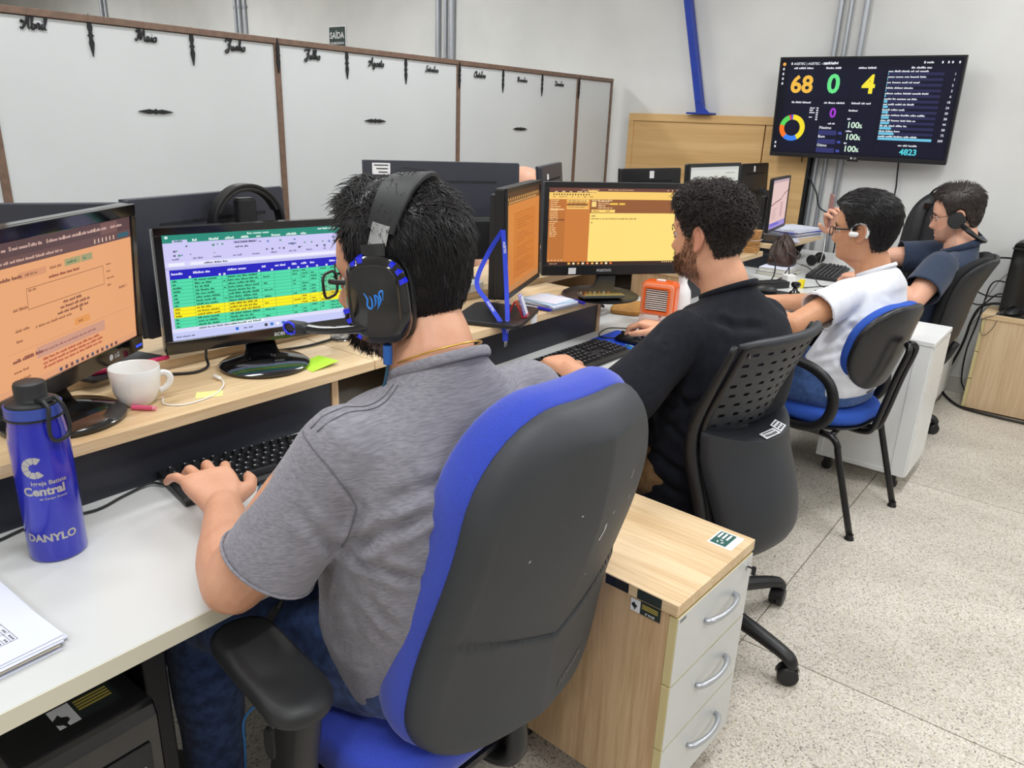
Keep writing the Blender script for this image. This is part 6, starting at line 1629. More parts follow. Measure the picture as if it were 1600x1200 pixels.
for nm_, pts_ in (('shoulder_seam', [(-.752, .700, 1.085), (-.757, .66, 1.075), (-.768, .62, 1.06), (-.782, .585, 1.04)]), ('shoulder_seam', [(-.741, .700, 1.085), (-.745, .66, 1.075), (-.756, .62, 1.06), (-.770, .585, 1.04)]), ('sleeve_seam', [(-.80, .575, 1.04), (-.765, .565, 1.03), (-.735, .570, 1.005), (-.718, .590, .955), (-.722, .590, .928), (-.750, .588, .868)])):
    MB().tube(snap(sh1, P1, [np.array(q) for q in pts_]), .0011, 6).build(nm_, M_GREYDARK, P1, smooth=True, world=True)
mb = MB(); thigh_pair(mb, (-.81, .83, .575), r_, (-1.20, .605, .565), (-1.19, 1.02, .56), (-1.235, .62, .11), (-1.17, 1.05, .11), 1.06)
j1 = fused(mb, 'jeans', M_DENIM, P1, .008, 8)
folds(j1.data, P1.location, [((-.92, .63, .64), (-.86, .68, .60), .012, .008), ((-.95, .66, .66), (-.88, .76, .67), .012, .008), ((-1.25, .56, .48), (-1.18, .64, .46), .014, .008), ((-1.27, .57, .42), (-1.20, .65, .40), .014, .008)], .0022, 16, 4)
for s in (-1, 1):
    shoe(P1, (-1.235, .62, .08) if s < 0 else (-1.17, 1.05, .08), (-1, -.12) if s < 0 else (-1, .1), mat('black_canvas', (28, 28, 30), .8), mat('grey_sole', (150, 148, 144), .7))
ch = MB().tube([c7 + r_ * .0675 * math.cos(a) + f_ * (.0665 * math.sin(a) + .004) + np.array([0, 0, 1]) * (.016 - .034 * math.sin(a)) for a in [2 * PI * k / 40 for k in range(40)]], .0015, 6, 1, closed=True)
nk = ch.build('necklace', mat('gold_chain', (226, 178, 84), .3, metal=.8), None, smooth=True); tag(nk, 'thin gold chain round the neck of the headset wearer', 'necklace')

# ================================================================== 2: curly haired man
P2 = thing('person', 'seated man with curly hair and brown beard in loose black t-shirt', 'person', (-0.80, 1.95, 0.0))
r2_, f2_ = np.array([.20, .98, 0]), np.array([-.98, .20, 0])
h2 = Head((-0.872, 1.961, 1.172), 177, -3, 0, .965, 1.04)
c7 = np.array([-.795, 1.965, 1.032])
shL, shR = np.array([-.832, 1.795, .925]), np.array([-.755, 2.140, .922]); elL, wrL = np.array([-.90, 1.60, .775]), np.array([-1.098, 1.668, .803])
elR, wrR = np.array([-.90, 2.34, .79]), np.array([-1.095, 2.245, .808])
mb = MB(); h2.grid(mb); h2.ears(mb); neck(mb, h2, c7, .064, .060)
arm(mb, shL, elL, wrL, 1.08); arm(mb, shR, elR, wrR, 1.08)
mb.limb([shL, shL * .5 + shR * .5 - [0, 0, .05], shR], [.045, .055, .045], 16, 4); mb.limb([c7 - [0, 0, .05], (-.77, 1.96, .8), (-.78, 1.95, .55)], [.045, .06, .07], 16, 4)
nails = []
hand(mb, wrL, unit(np.array([-.15, .085, .0])), (.05, -.1, 1), 1, (26, 40, 28), 1.1, (.8, .4, -.3), 1.04, nails, -.04)
hand(mb, wrR, unit(np.array([-.15, -.02, -.002])), (0, .1, 1), -1, (30, 40, 26), 1.0, (.9, .3, -.35), 1.04, nails, -.10)
body = fused(mb, 'body', M_SKIN2, P2, .003, 4)
bt2 = tone_of(h2, 'full')
paint(body, P2, h2, lambda th, z: .55 * bt2(th, z), .5)
build_nails(nails, P2, P2); h2.features(P2)
def st2(rnd, p, n, th, z, dep):
    d = abs(math.degrees(th)); top = min(1, max(0, (z - .02) / .05)); low = 1 - top
    if d > 100: top = min(1, max(0, (z + .015) / .06)); low = 1 - top
    a = unit(np.cross(n, [rnd.uniform(-1, 1), rnd.uniform(-1, 1), rnd.uniform(-1, 1)])); b = np.cross(n, a)
    L = (.010 + .011 * top) * rnd.uniform(.6, 1.35) * (.45 + .55 * min(1, dep / .03)); rad = (.0024 + .0056 * top) * rnd.uniform(.6, 1.2); turns = 1.25 * top + .25; ph = rnd.uniform(0, 6.28)
    q = int(6 + 8 * top); flow = -h2.u * (.7 * low + .15) + (a * rnd.uniform(-.4, .4) + b * rnd.uniform(-.4, .4)) * (.3 + top)
    pts = []
    for j in range(q):
        t = j / (q - 1); an = ph + 2 * PI * turns * t
        pts.append(p + n * (L * t * (.45 + .55 * top)) + flow * L * t + (a * math.cos(an) + b * math.sin(an)) * rad * min(1, t * 4 + .25))
    return pts, .0010 + .0006 * top
hair(P2, h2, lambda d: np.interp(d, [0, 35, 55, 66, 74, 84, 92, 100, 112, 130, 180], [.078, .074, .062, .040, -.004, -.010, .026, .030, -.022, -.060, -.074]), lambda d, z: np.interp(z, [-.08, -.03, .02, .06, .125], [.001, .005, .011, .016, .017]) * np.interp(d, [0, 50, 80, 110, 180], [1.0, .85, .8, 1.0, 1.05]), 3900, st2, M_HAIRCURL, 9, cap_rough=.003)
beard_strands(P2, h2, lambda th, z: bt2(th, z), 1600, .011, .0006, M_BEARD2, 6)
mb = MB()
torso(mb, (-.825, 1.950, .485), (-.80, 1.953, .62), (-.760, 1.96, .83), (-.768, 1.965, .940), c7, r2_, f2_, [(.200, .165), (.200, .160), (.200, .140), (.190, .110)], .068)
trapezius(mb, c7, shL, shR)
eL, vL = sleeve(mb, shL, elL, 1.04, .072, .085); eR, vR = sleeve(mb, shR, elR, .9, .072, .08)
sh2 = fused(mb, 'shirt', M_BLACKTEE, P2, .006, 9)
folds(sh2.data, P2.location, crease((-.93, 1.79, .606), (-.845, 1.757, .594), (-.76, 1.755, .56), w=.014, d=.014) + crease((-.835, 1.765, .735), (-.79, 1.76, .755), (-.73, 1.765, .785), w=.014, d=.014) + crease((-.822, 1.764, .79), (-.777, 1.756, .748), (-.745, 1.757, .67), w=.014, d=.012)
    + crease((-.76, 1.818, .984), (-.709, 1.836, .966), (-.665, 1.94, .963), w=.014, d=.008) + crease((-.85, 1.77, .70), (-.80, 1.757, .68), (-.74, 1.757, .64), w=.013, d=.011) + crease((-.866, 1.721, .954), (-.85, 1.68, .90), (-.86, 1.64, .84), w=.012, d=.008) + crease((-.90, 1.77, .53), (-.82, 1.755, .52), (-.75, 1.757, .50), w=.013, d=.012)
    + crease((-.83, 1.69, .925), (-.822, 1.72, .86), (-.822, 1.765, .795), w=.007, d=.007) + crease((-.90, 1.64, .86), (-.88, 1.62, .82), (-.87, 1.61, .78), w=.012, d=.010), .0026, 13, 2)
collar(P2, c7, r2_, f2_, .072, M_BLACKTEE, .0042, .3, .002)
open_cuff(sh2, P2, eL, vL, .083); open_cuff(sh2, P2, eR, vR, .08)
cuff_band(P2, eL, vL, .084, M_BLACKTEE); cuff_band(P2, eR, vR, .08, M_BLACKTEE)
seam(P2, [shL + np.array([.045, -.0, .062]), shL + np.array([.078, .008, .01]), shL + np.array([.062, .02, -.06]), shL + np.array([.03, .045, -.10])], M_BLACKTEE, .002, 'shoulder_seam')
mb = MB(); thigh_pair(mb, (-.80, 1.955, .525), r2_, (-1.20, 1.76, .535), (-1.20, 2.14, .535), (-1.22, 1.76, .11), (-1.20, 2.16, .11), 1.03)
fused(mb, 'trousers', M_KHAKI, P2, .008, 8)
bl = []
for k in range(40):
    a = 2 * PI * k / 40; bl.append(np.array([-.80, 1.955, .548]) + r2_ * .172 * math.cos(a) + f2_ * .128 * math.sin(a))
MB().tube(bl, .012, 8, 1, closed=True).build('belt', mat('tan_belt', (176, 140, 96), .6), P2, smooth=True, world=True)
for s in (-1, 1): shoe(P2, (-1.22, 1.76, .08) if s < 0 else (-1.20, 2.16, .08), (-1, 0), mat('black_canvas', (28, 28, 30), .8), mat('grey_sole', (150, 148, 144), .7))

# ================================================================== 3: man in the white shirt
P3 = thing('person', 'seated man with slick black hair and glasses in white t-shirt and blue jeans', 'person', (-0.72, 3.03, 0.0))
r3_, f3_ = np.array([.12, .99, 0]), np.array([-.99, .12, 0])
h3 = Head((-.765, 3.135, 1.098), 178, -3, 0, 1.03, .98)
c7 = np.array([-.695, 3.14, .955])
shL, shR = np.array([-.742, 2.955, .872]), np.array([-.695, 3.315, .885]); elL, wrL = np.array([-.845, 2.735, .785]), np.array([-1.06, 2.745, .795])
elR, wrR = np.array([-.835, 3.20, .79]), np.array([-1.065, 3.005, .792])
mb = MB(); h3.grid(mb); h3.ears(mb); neck(mb, h3, c7, .060, .055)
arm(mb, shL, elL, wrL, .95); arm(mb, shR, elR, wrR, .95)
mb.limb([shL, shL * .5 + shR * .5 - [0, 0, .05], shR], [.042, .05, .042], 16, 4); mb.limb([c7 - [0, 0, .05], (-.69, 3.08, .78), (-.72, 3.03, .62)], [.045, .06, .07], 16, 4)
nails = []
hand(mb, wrL, (-1, .1, 0), (0, 0, 1), 1, (26, 38, 26), 1.0, (.8, .4, -.3), .98); hand(mb, wrR, (-1, -.25, 0), (0, 0, 1), -1, (26, 38, 26), 1.0, (.8, .4, -.3), .98)
body = fused(mb, 'body', M_SKIN3, P3, .0034, 3)
paint(body, P3, h3, lambda th, z: .10 * tone_of(h3, 'full')(th, z))
h3.features(P3)
def st3(rnd, p, n, th, z, dep):
    top = min(1, max(0, (z - .03) / .06)); d = abs(math.degrees(th))
    flow = -h3.f * (.9 if d < 115 else .25) * (.5 + .5 * top) - h3.u * (.75 * (1 - top) + (.35 if d > 100 else 0)) + h3.r * rnd.uniform(-.12, .12)
    flow = unit(flow - n * (flow @ n)); L = .034 * rnd.uniform(.7, 1.3) * (.5 if dep < .03 else 1)
    return [p + flow * L * t + n * (.005 * math.sin(PI * t) + .001) for t in (0, .25, .5, .75, 1)], .0010
hair(P3, h3, lambda d: np.interp(d, [0, 35, 55, 66, 76, 84, 92, 100, 112, 130, 180], [.074, .072, .066, .045, .010, .004, .026, .030, -.028, -.066, -.080]), lambda d, z: np.interp(z, [-.08, -.03, .03, .07, .125], [.003, .011, .019, .024, .024]), 4200, st3, M_HAIRBLK, 12)
mb = MB()
torso(mb, (-.735, 3.035, .555), (-.71, 3.045, .65), (-.675, 3.09, .77), (-.685, 3.125, .875), c7, r3_, f3_, [(.183, .142), (.178, .130), (.182, .114), (.172, .095)], .060)
trapezius(mb, c7, shL, shR)
eL, vL = sleeve(mb, shL, elL, .55, .066, .073); eR, vR = sleeve(mb, shR, elR, .6, .066, .070)
s3 = fused(mb, 'shirt', M_WHITETEE, P3, .006, 8)
folds(s3.data, P3.location, crease((-.775, 2.902, .685), (-.728, 2.905, .735), (-.665, 2.918, .797), w=.012, d=.013) + crease((-.80, 2.892, .63), (-.713, 2.883, .679), (-.638, 2.906, .718), w=.012, d=.013) + crease((-.745, 2.868, .572), (-.677, 2.876, .614), (-.625, 2.92, .618), w=.012, d=.012)
    + crease((-.71, 2.876, .66), (-.667, 2.881, .615), (-.640, 2.914, .56), w=.012, d=.010) + crease((-.745, 2.866, .525), (-.685, 2.879, .523), (-.640, 2.92, .551), w=.011, d=.011) + crease((-.74, 2.90, .80), (-.70, 2.905, .78), (-.65, 2.925, .755), w=.012, d=.010) + crease((-.77, 2.88, .87), (-.79, 2.85, .82), (-.80, 2.83, .79), w=.010, d=.007) + crease((-.64, 2.98, .86), (-.60, 3.04, .83), (-.585, 3.10, .79), w=.013, d=.007), .0024, 15, 3)
collar(P3, c7, r3_, f3_, .0645, M_WHITETEE, .004, .3, .002)
open_cuff(s3, P3, eL, vL, .073); open_cuff(s3, P3, eR, vR, .070)
cuff_band(P3, eL, vL, .0745, M_WHITETEE); cuff_band(P3, eR, vR, .071, M_WHITETEE)
seam(P3, [shL + np.array([.04, .0, .058]), shL + np.array([.066, .004, .01]), shL + np.array([.05, .02, -.055])], M_WHITETEE, .0018, 'shoulder_seam')
mb = MB(); thigh_pair(mb, (-.735, 3.03, .525), r3_, (-1.12, 2.90, .525), (-1.12, 3.18, .525), (-1.12, 2.88, .11), (-1.12, 3.22, .11), .95)
j3 = fused(mb, 'jeans', M_DENIM2, P3, .008, 7)
folds(j3.data, P3.location, [((-.86, 2.88, .58), (-.80, 2.97, .60), .012, .008), ((-.82, 2.86, .52), (-.76, 2.90, .58), .012, .008)], .0025, 16, 5)
bl = []
for k in range(40):
    a = 2 * PI * k / 40; bl.append(np.array([-.735, 3.03, .525]) + r3_ * .165 * math.cos(a) + f3_ * .124 * math.sin(a))
MB().tube(bl, .013, 8, 1, closed=True).build('belt', M_BLACK, P3, smooth=True, world=True)
for s in (-1, 1): shoe(P3, (-1.12, 2.88, .08) if s < 0 else (-1.12, 3.22, .08), (-1, 0), mat('black_canvas', (28, 28, 30), .8), mat('grey_sole', (150, 148, 144), .7))

# ================================================================== 4: reclining man with a phone
P4 = thing('person', 'reclining man in navy polo and headphones holding up a phone', 'person', (-0.78, 4.12, 0.0))
r4_, f4_ = np.array([-.12, .99, 0]), np.array([-.99, -.12, 0])
h4 = Head((-.622, 4.19, 1.092), 187, -10, 0, 1.03, 1.08)
c7 = np.array([-.568, 4.165, .955])
shL, shR = np.array([-.612, 3.965, .868]), np.array([-.655, 4.335, .885]); elL, wrL = np.array([-.655, 3.765, .745]), np.array([-.905, 3.865, .800])
elR, wrR = np.array([-.915, 4.20, .858]), np.array([-1.092, 3.975, .985])
mb = MB(); h4.grid(mb); h4.ears(mb); neck(mb, h4, c7, .066, .062)
arm(mb, shL, elL, wrL, 1.12); arm(mb, shR, elR, wrR, 1.08)
mb.limb([shL, shL * .5 + shR * .5 - [0, 0, .05], shR], [.045, .055, .045], 16, 4); mb.limb([c7 - [0, 0, .05], (-.64, 4.14, .78), (-.74, 4.12, .55)], [.045, .06, .07], 16, 4)
hand(mb, wrL, (-1, .28, -.05), (0, -.1, 1), 1, (40, 60, 40), .9, (.7, .3, -.4), 1.02)
ph_d = unit(np.array([-.30, -.45, .84]))
hand(mb, wrR, ph_d, unit(np.array([-.75, .62, .05])), 1, (34, 52, 34), .9, (1.0, .55, -.35), 1.08, None, 0.0)
body = fused(mb, 'body', M_SKIN4, P4, .0034, 3)
paint(body, P4, h4, lambda th, z: .42 * tone_of(h4, 'full')(th, z))
h4.features(P4)
def st4(rnd, p, n, th, z, dep):
    top = min(1, max(0, (z - .06) / .05)); fr = max(0, math.cos(th))
    flow = -h4.u * (1 - top) + h4.f * (.5 * top) + h4.r * (.5 * top + rnd.uniform(-.2, .2)) - h4.f * .5 * top * (1 - fr)
    flow = unit(flow - n * (flow @ n))
    L = (.016 + .020 * top) * rnd.uniform(.7, 1.25) * (.6 if dep < .03 else 1)
    return [p + (flow * t + n * (.25 + .3 * top) * t * (1.2 - .7 * t)) * L for t in (0, .33, .66, 1)], .0010
hair(P4, h4, lambda d: np.interp(d, [0, 35, 55, 66, 74, 84, 92, 100, 112, 130, 180], [.082, .080, .072, .050, .0, -.006, .026, .030, -.022, -.056, -.068]), lambda d, z: np.interp(z, [-.07, -.02, .03, .08, .125], [.001, .006, .010, .020, .026]), 3600, st4, M_HAIRBRN, 15)
mb = MB()
torso(mb, (-.77, 4.12, .51), (-.70, 4.13, .64), (-.635, 4.15, .77), (-.60, 4.16, .875), c7, r4_, f4_, [(.185, .15), (.19, .155), (.200, .135), (.190, .11)], .068)
trapezius(mb, c7, shL, shR)
eL, vL = sleeve(mb, shL, elL, .70, .080, .082); eR, vR = sleeve(mb, shR, elR, .72, .080, .078)
s4 = fused(mb, 'polo_shirt', M_NAVY, P4, .0065, 8)
folds(s4.data, P4.location, [((-.70, 3.98, .86), (-.78, 4.10, .80), .014, .009), ((-.68, 3.97, .80), (-.80, 4.06, .70), .014, .010), ((-.66, 3.96, .78), (-.74, 4.0, .62), .014, .010), ((-.60, 3.90, .90), (-.66, 3.87, .80), .010, .006), ((-.72, 4.14, .90), (-.80, 4.20, .80), .014, .007), ((-.78, 4.0, .66), (-.84, 4.12, .58), .014, .009)], .0022, 14, 6)
collar(P4, c7, r4_, f4_, .078, M_NAVY, .008, .42, .008)
open_cuff(s4, P4, eL, vL, .082); open_cuff(s4, P4, eR, vR, .078)
cuff_band(P4, eL, vL, .0805, M_NAVY); cuff_band(P4, eR, vR, .077, M_NAVY)
mb = MB(); thigh_pair(mb, (-.79, 4.12, .515), r4_, (-1.19, 3.98, .525), (-1.20, 4.26, .525), (-1.25, 3.98, .11), (-1.26, 4.28, .11), 1.03)
fused(mb, 'trousers', M_DENIM, P4, .009, 6)
for s in (-1, 1): shoe(P4, (-1.25, 3.98, .08) if s < 0 else (-1.26, 4.28, .08), (-1, 0), mat('black_canvas', (28, 28, 30), .8), mat('grey_sole', (150, 148, 144), .7))

# ================================================================== 5: person across the desks, almost hidden
P5 = thing('person', 'person facing us across the desks, only a sliver of face between two monitors', 'person', (-2.46, 2.98, 0.0))
h5 = Head((-2.40, 3.12, 1.105), 5, -6, 0, 1.0)
r5_, f5_ = np.array([0, -1, 0.]), np.array([1., 0, 0]); c7 = np.array([-2.45, 3.09, .975])
shL, shR = np.array([-2.46, 3.16, .88]), np.array([-2.46, 2.81, .88])
mb = MB(); h5.grid(mb, 60, 50); h5.ears(mb); neck(mb, h5, c7); 
for s, e_, w_ in ((shL, (-2.32, 3.22, .77), (-2.12, 3.12, .795)), (shR, (-2.32, 2.75, .77), (-2.12, 2.86, .795))):
    arm(mb, s, e_, w_); hand(mb, w_, (1, 0, 0), (0, 0, 1), 1 if e_[1] > 3 else -1)
mb.limb([shL, (shL + shR) / 2 - [0, 0, .05], shR], [.042, .05, .042], 16, 4); mb.limb([c7, (-2.46, 2.98, .6)], [.055, .09], 16, 4)
b5 = fused(mb, 'body', M_SKIN4, P5, .0042, 3); paint(b5, P5, h5); h5.features(P5)
mb = MB(); torso(mb, (-2.47, 2.985, .55), (-2.47, 2.985, .68), (-2.46, 2.985, .80), (-2.46, 2.985, .88), c7, r5_, f5_, [(.18, .13), (.18, .13), (.19, .122), (.182, .105)], .062); trapezius(mb, c7, shL, shR, .056, .066)
for s, e_ in ((shL, (-2.32, 3.22, .77)), (shR, (-2.32, 2.75, .77))): sleeve(mb, s, e_, .6, .074, .074)
fused(mb, 'shirt', M_NAVY, P5, .008, 7)
mb = MB(); thigh_pair(mb, (-2.48, 2.985, .52), r5_, (-2.08, 3.10, .53), (-2.08, 2.87, .53), (-2.06, 3.1, .1), (-2.06, 2.87, .1)); fused(mb, 'trousers', M_DENIM, P5, .01, 6)
for s in (3.1, 2.87): shoe(P5, (-2.06, s, .08), (1, 0), mat('black_canvas', (28, 28, 30), .8), mat('grey_sole', (150, 148, 144), .7))
C5 = dup(C4, (-2.48, 2.985, 0), PI, 'black office chair across the desks under the half hidden person')
# ------------------------------------------------------------------ worn things
def glasses(name_label, hd, m, thick, lens_w, lens_h, dark=False, rim=True, ear_back=-.012):
    g = thing('glasses', name_label, 'glasses', tuple(hd.P(0, .105, .0)))
    fr = MB(); yl = .1065
    for sg in (-1, 1):
        pts = []
        for k in range(24):
            a = 2 * PI * k / 24; c, s_ = math.cos(a), math.sin(a)
            pts.append(hd.P(sg * (.034 + lens_w * math.copysign(abs(c) ** .6, c)), yl - .10 * (abs(.034 + lens_w * c) ** 2) * 9, -.004 + lens_h * math.copysign(abs(s_) ** .6, s_)))
        fr.tube(pts, thick, 8, 1, closed=True)
        ln = MB().add(pts, [tuple(range(24))]); ln.build('lens', M_LENS, g, world=True)
    fr.tube([hd.P(-.014, yl, .004), hd.P(0, yl + .003, .007), hd.P(.014, yl, .004)], thick, 8, 3)
    f_ = fr.build('frame', m, g, smooth=True, world=True)
    for sg in (-1, 1):
        MB().tube([hd.P(sg * (.034 + lens_w), yl - .015, .006), hd.P(sg * .0765, .060, .008), hd.P(sg * .0815, .015, .010), hd.P(sg * .081, ear_back, .012), hd.P(sg * .079, ear_back - .022, -.006)], [thick * 1.3, thick * 1.3, thick * 1.2, thick, thick * .8], 8, 4, flat=1.4).build('temple', m, g, smooth=True, world=True)
    return g
M_LENS = mat('lens_glass', (240, 245, 250), 0.02, trans=1.0, alpha=0.25)
glasses('black framed glasses worn by the man with the headset', h1, M_BLACK, .0021, .0255, .0195)
glasses('dark framed glasses worn by the man in the white shirt', h3, M_BLACK, .0018, .023, .016)
glasses('thin metal framed glasses worn by the reclining man', h4, mat('bronze_wire', (120, 96, 84), .35, metal=.7), .0009, .023, .017)

# gaming headset
M_BLUELED = mat('blue_translucent', (28, 40, 230), 0.25, coat=.5)
hs = thing('gaming_headset', 'black gaming headset with blue accents and microphone on the nearest man', 'headset', tuple(h1.P(0, 0, .13)))
k1 = h1.k
band = [h1.P(x, y - .20 * (z - .04), z) for x, y, z in ((-.092, -.004, .052), (-.090, -.008, .085), (-.076, -.012, .120), (-.046, -.014, .146), (0, -.015, .156), (.046, -.014, .146), (.076, -.012, .120), (.090, -.008, .085), (.092, -.004, .052))]
def strap(mb, pts, wid, th, fdir):
    q = catmull([tuple(p) for p in pts], 5); n = len(q); k0 = len(mb.v); fw = np.array(fdir)
    for i in range(n):
        t = unit(np.array(q[min(i + 1, n - 1)]) - np.array(q[max(i - 1, 0)])); w_ = unit(fw - t * (fw @ t)); o = np.cross(t, w_)
        w2 = wid(i / (n - 1)) if callable(wid) else wid
        for a, b in ((-1, -.55), (-.92, -1), (.92, -1), (1, -.55), (1, .55), (.92, 1), (.3, 1.5), (-.3, 1.5), (-.92, 1), (-1, .55)): mb.v.append(tuple(np.array(q[i]) + w_ * w2 * a - o * th * b))
    m_ = 10
    for i in range(n - 1):
        for k in range(m_): mb.f.append((k0 + i * m_ + k, k0 + i * m_ + (k + 1) % m_, k0 + (i + 1) * m_ + (k + 1) % m_, k0 + (i + 1) * m_ + k)); mb.m.append(0)
    mb.f.append(tuple(k0 + k for k in range(m_))); mb.m.append(0); mb.f.append(tuple(k0 + (n - 1) * m_ + k for k in reversed(range(m_)))); mb.m.append(0)
    return mb
bd_ = strap(MB(), band[1:-1], lambda t: .021 + .007 * math.sin(PI * t), .0045, h1.f).build('headband', M_SATIN, hs, smooth=True, auto=40, world=True)
strap(MB(), [h1.P(x, y - .20 * (z - .04), z) for x, y, z in ((-.062, -.013, .124), (-.036, -.014, .139), (0, -.015, .1465), (.036, -.014, .139), (.062, -.013, .124))], .018, .004, h1.f).build('head_pad', mat('grey_mesh', (120, 120, 116), .9), hs, smooth=True, auto=40, world=True)
mb = MB()
for i in range(5):
    for j in range(9):
        x = -.032 + .008 * j; mb.sphere(tuple(h1.P(x, -.050 + .006 * i, .1628 - x * x * 3.6 + .0012 * i)), .0011, None, 5, 3)
o = mb.build('vent_dimples', M_INK, bd_, world=False); o.data.transform(Matrix.Translation((-hs.location.x, -hs.location.y, -hs.location.z))); o['kind'] = 'stuff'
for sg in (-1, 1):
    def E(a, b, o): return h1.P(sg * (.0835 + o), -.006 + a, -.010 + b)   # a forwards, b up, o outwards
    strap(MB(), [h1.P(sg * .0915, -.020, .096), h1.P(sg * .0945, -.012, .07), h1.P(sg * .0955, -.006, .05)], .0135, .0024, h1.f).build('slider', M_CHROME, hs, smooth=True, auto=35, world=True)
    strap(MB(), [h1.P(sg * .096, -.005, .068), h1.P(sg * .0995, -.006, .045), h1.P(sg * .103, -.008, .022)], lambda t: .019 - .002 * t, .004, h1.f).build('arm', M_GLOSS, hs, smooth=True, auto=35, world=True)
    octo = []
    for k in range(40):
        a = 2 * PI * k / 40; c, s_ = math.cos(a), math.sin(a); rr = 1 / (abs(c) ** 3.2 + abs(s_) ** 3.2) ** (1 / 3.2)
        octo.append((.050 * rr * c, .067 * rr * s_ - .003))
    def cup(layers): 
        m2 = MB(); layered(m2, octo, layers, lambda a, b, o: tuple(E(a * 1, b * 1, o)))
        if sg > 0: m2.f = [f[::-1] for f in m2.f]
        return m2
    cup([(.80, -.012), (.98, -.010), (1.03, -.002), (1.0, .005), (.92, .007)]).build('ear_cushion', mat('black_leatherette', (26, 26, 28), .5, bump=.2, bump_scale=300), hs, smooth=True, auto=50, world=True)
    ec = cup([(.90, .0072), (.99, .010), (1.0, .016), (.96, .023), (.84, .029), (.80, .030), (.74, .029), (.5, .033), (.2, .034)]).build('ear_cup', M_GLOSS, hs, smooth=True, auto=32, world=True)
    L_ = (-hs.location.x, -hs.location.y, -hs.location.z)
    mb = MB()
    for a0, n_ in ((-52, 4), (55, 2), (128, 3)):
        for j in range(n_):
            a = R(a0 + j * 13); rx, ry = .0452 * math.cos(a) * 1.06, .0625 * math.sin(a) * 1.04 - .003
            t = np.array([-math.sin(a), math.cos(a)]); rd_ = np.array([math.cos(a), math.sin(a)])
            q = [np.array([rx, ry]) + t * u * .0036 + rd_ * v * .0075 for u, v in ((-1, -1), (1, -1), (1, 1), (-1, 1))]
            lo = [E(p[0], p[1], .019) for p in q]; hi = [E(p[0] * .97, p[1] * .97, .0285) for p in q]
            mb.add([tuple(np.array(p)) for p in lo + hi], [(3, 2, 1, 0), (4, 5, 6, 7), (0, 1, 5, 4), (1, 2, 6, 5), (2, 3, 7, 6), (3, 0, 4, 7)])
    o = mb.build('light_bars', M_BLUELED, ec); o.data.transform(Matrix.Translation(L_)); o['kind'] = 'stuff'
    mb = MB(); logo = [[(-.014, .013), (-.009, .004), (-.010, -.006), (-.004, -.010), (-.002, .002), (-.006, .010)], [(.0, -.008), (.004, .0), (.003, .010), (.008, .006), (.008, -.004), (.005, -.012)], [(.009, -.006), (.012, .003), (.010, .012), (.016, .016), (.015, .002)]]
    for st_ in logo: mb.tube([tuple(E(-a, b - .002, .0335)) for a, b in st_], [.0006] + [.0015] * (len(st_) - 2) + [.0004], 5, 3)
    o = mb.build('logo', mat('logo_blue', (40, 130, 225), .4), ec); o.data.transform(Matrix.Translation(L_))
    mb = MB(); mb.text('KOTION EACH', tuple(h1.P(sg * .1035, .010 if sg < 0 else -.024, .034)), tuple(h1.f * (-1 if sg < 0 else 1)), tuple(h1.u), .0062, None)
    o = mb.build('brand_mark', mat('logo_blue', (40, 130, 225), .4), ec); o.data.transform(Matrix.Translation(L_))
def EL(a, b, o): return h1.P(-(.0835 + o), -.006 + a, -.010 + b)
mic = MB().tube([EL(.010, -.040, .022), EL(.05, -.046, .026), EL(.095, -.048, .026), EL(.128, -.046, .022)], [.0085, .0065, .0062, .0075], 12, 4, flat=1.0).build('microphone_boom', M_GLOSS, hs, smooth=True, auto=40, world=True)
MB().limb([EL(.124, -.046, .023), EL(.148, -.044, .020)], [.0098, .0095], 14, 2).build('microphone_tip', M_SATIN, hs, smooth=True, world=True)
tip = EL(.142, -.045, .021); tv_ = unit(EL(.148, -.044, .020) - EL(.124, -.046, .023))
u_ = unit(np.cross(tv_, h1.u)); w_ = np.cross(tv_, u_)
MB().tube([tip + tv_ * (.010 * math.cos(a) + .004) + h1.u * (.0088 * math.sin(a)) - h1.r * .0075 for a in [2 * PI * k / 20 for k in range(20)]], .0020, 6, 1, closed=True).build('microphone_ring', M_BLUELED, hs, smooth=True, world=True)
MB().lathe([(.0065, -.014), (.007, 0), (.0065, .014)], (0, 0, 0), 14).xform(Matrix.Translation(Vector(EL(-.006, -.086, .018)))).build('cable_sleeve', mat('blue_rubber', (36, 96, 176), .5), hs, smooth=True, auto=40, world=True)
cb = MB().tube([EL(-.006, -.098, .018), EL(.004, -.135, .022), EL(.03, -.20, .03), EL(.05, -.26, .03), EL(.07, -.36, .03), (-1.02, .70, .80), (-1.16, .72, .7545), (-1.30, .86, .7545), (-1.36, .98, .7545)], .0022, 8, 5).build('headset_cable', mat('teal_cable', (38, 82, 110), .5), None, smooth=True)
tag(cb, 'teal headset cable hanging from the left ear cup down behind the grey shoulder', 'cable')

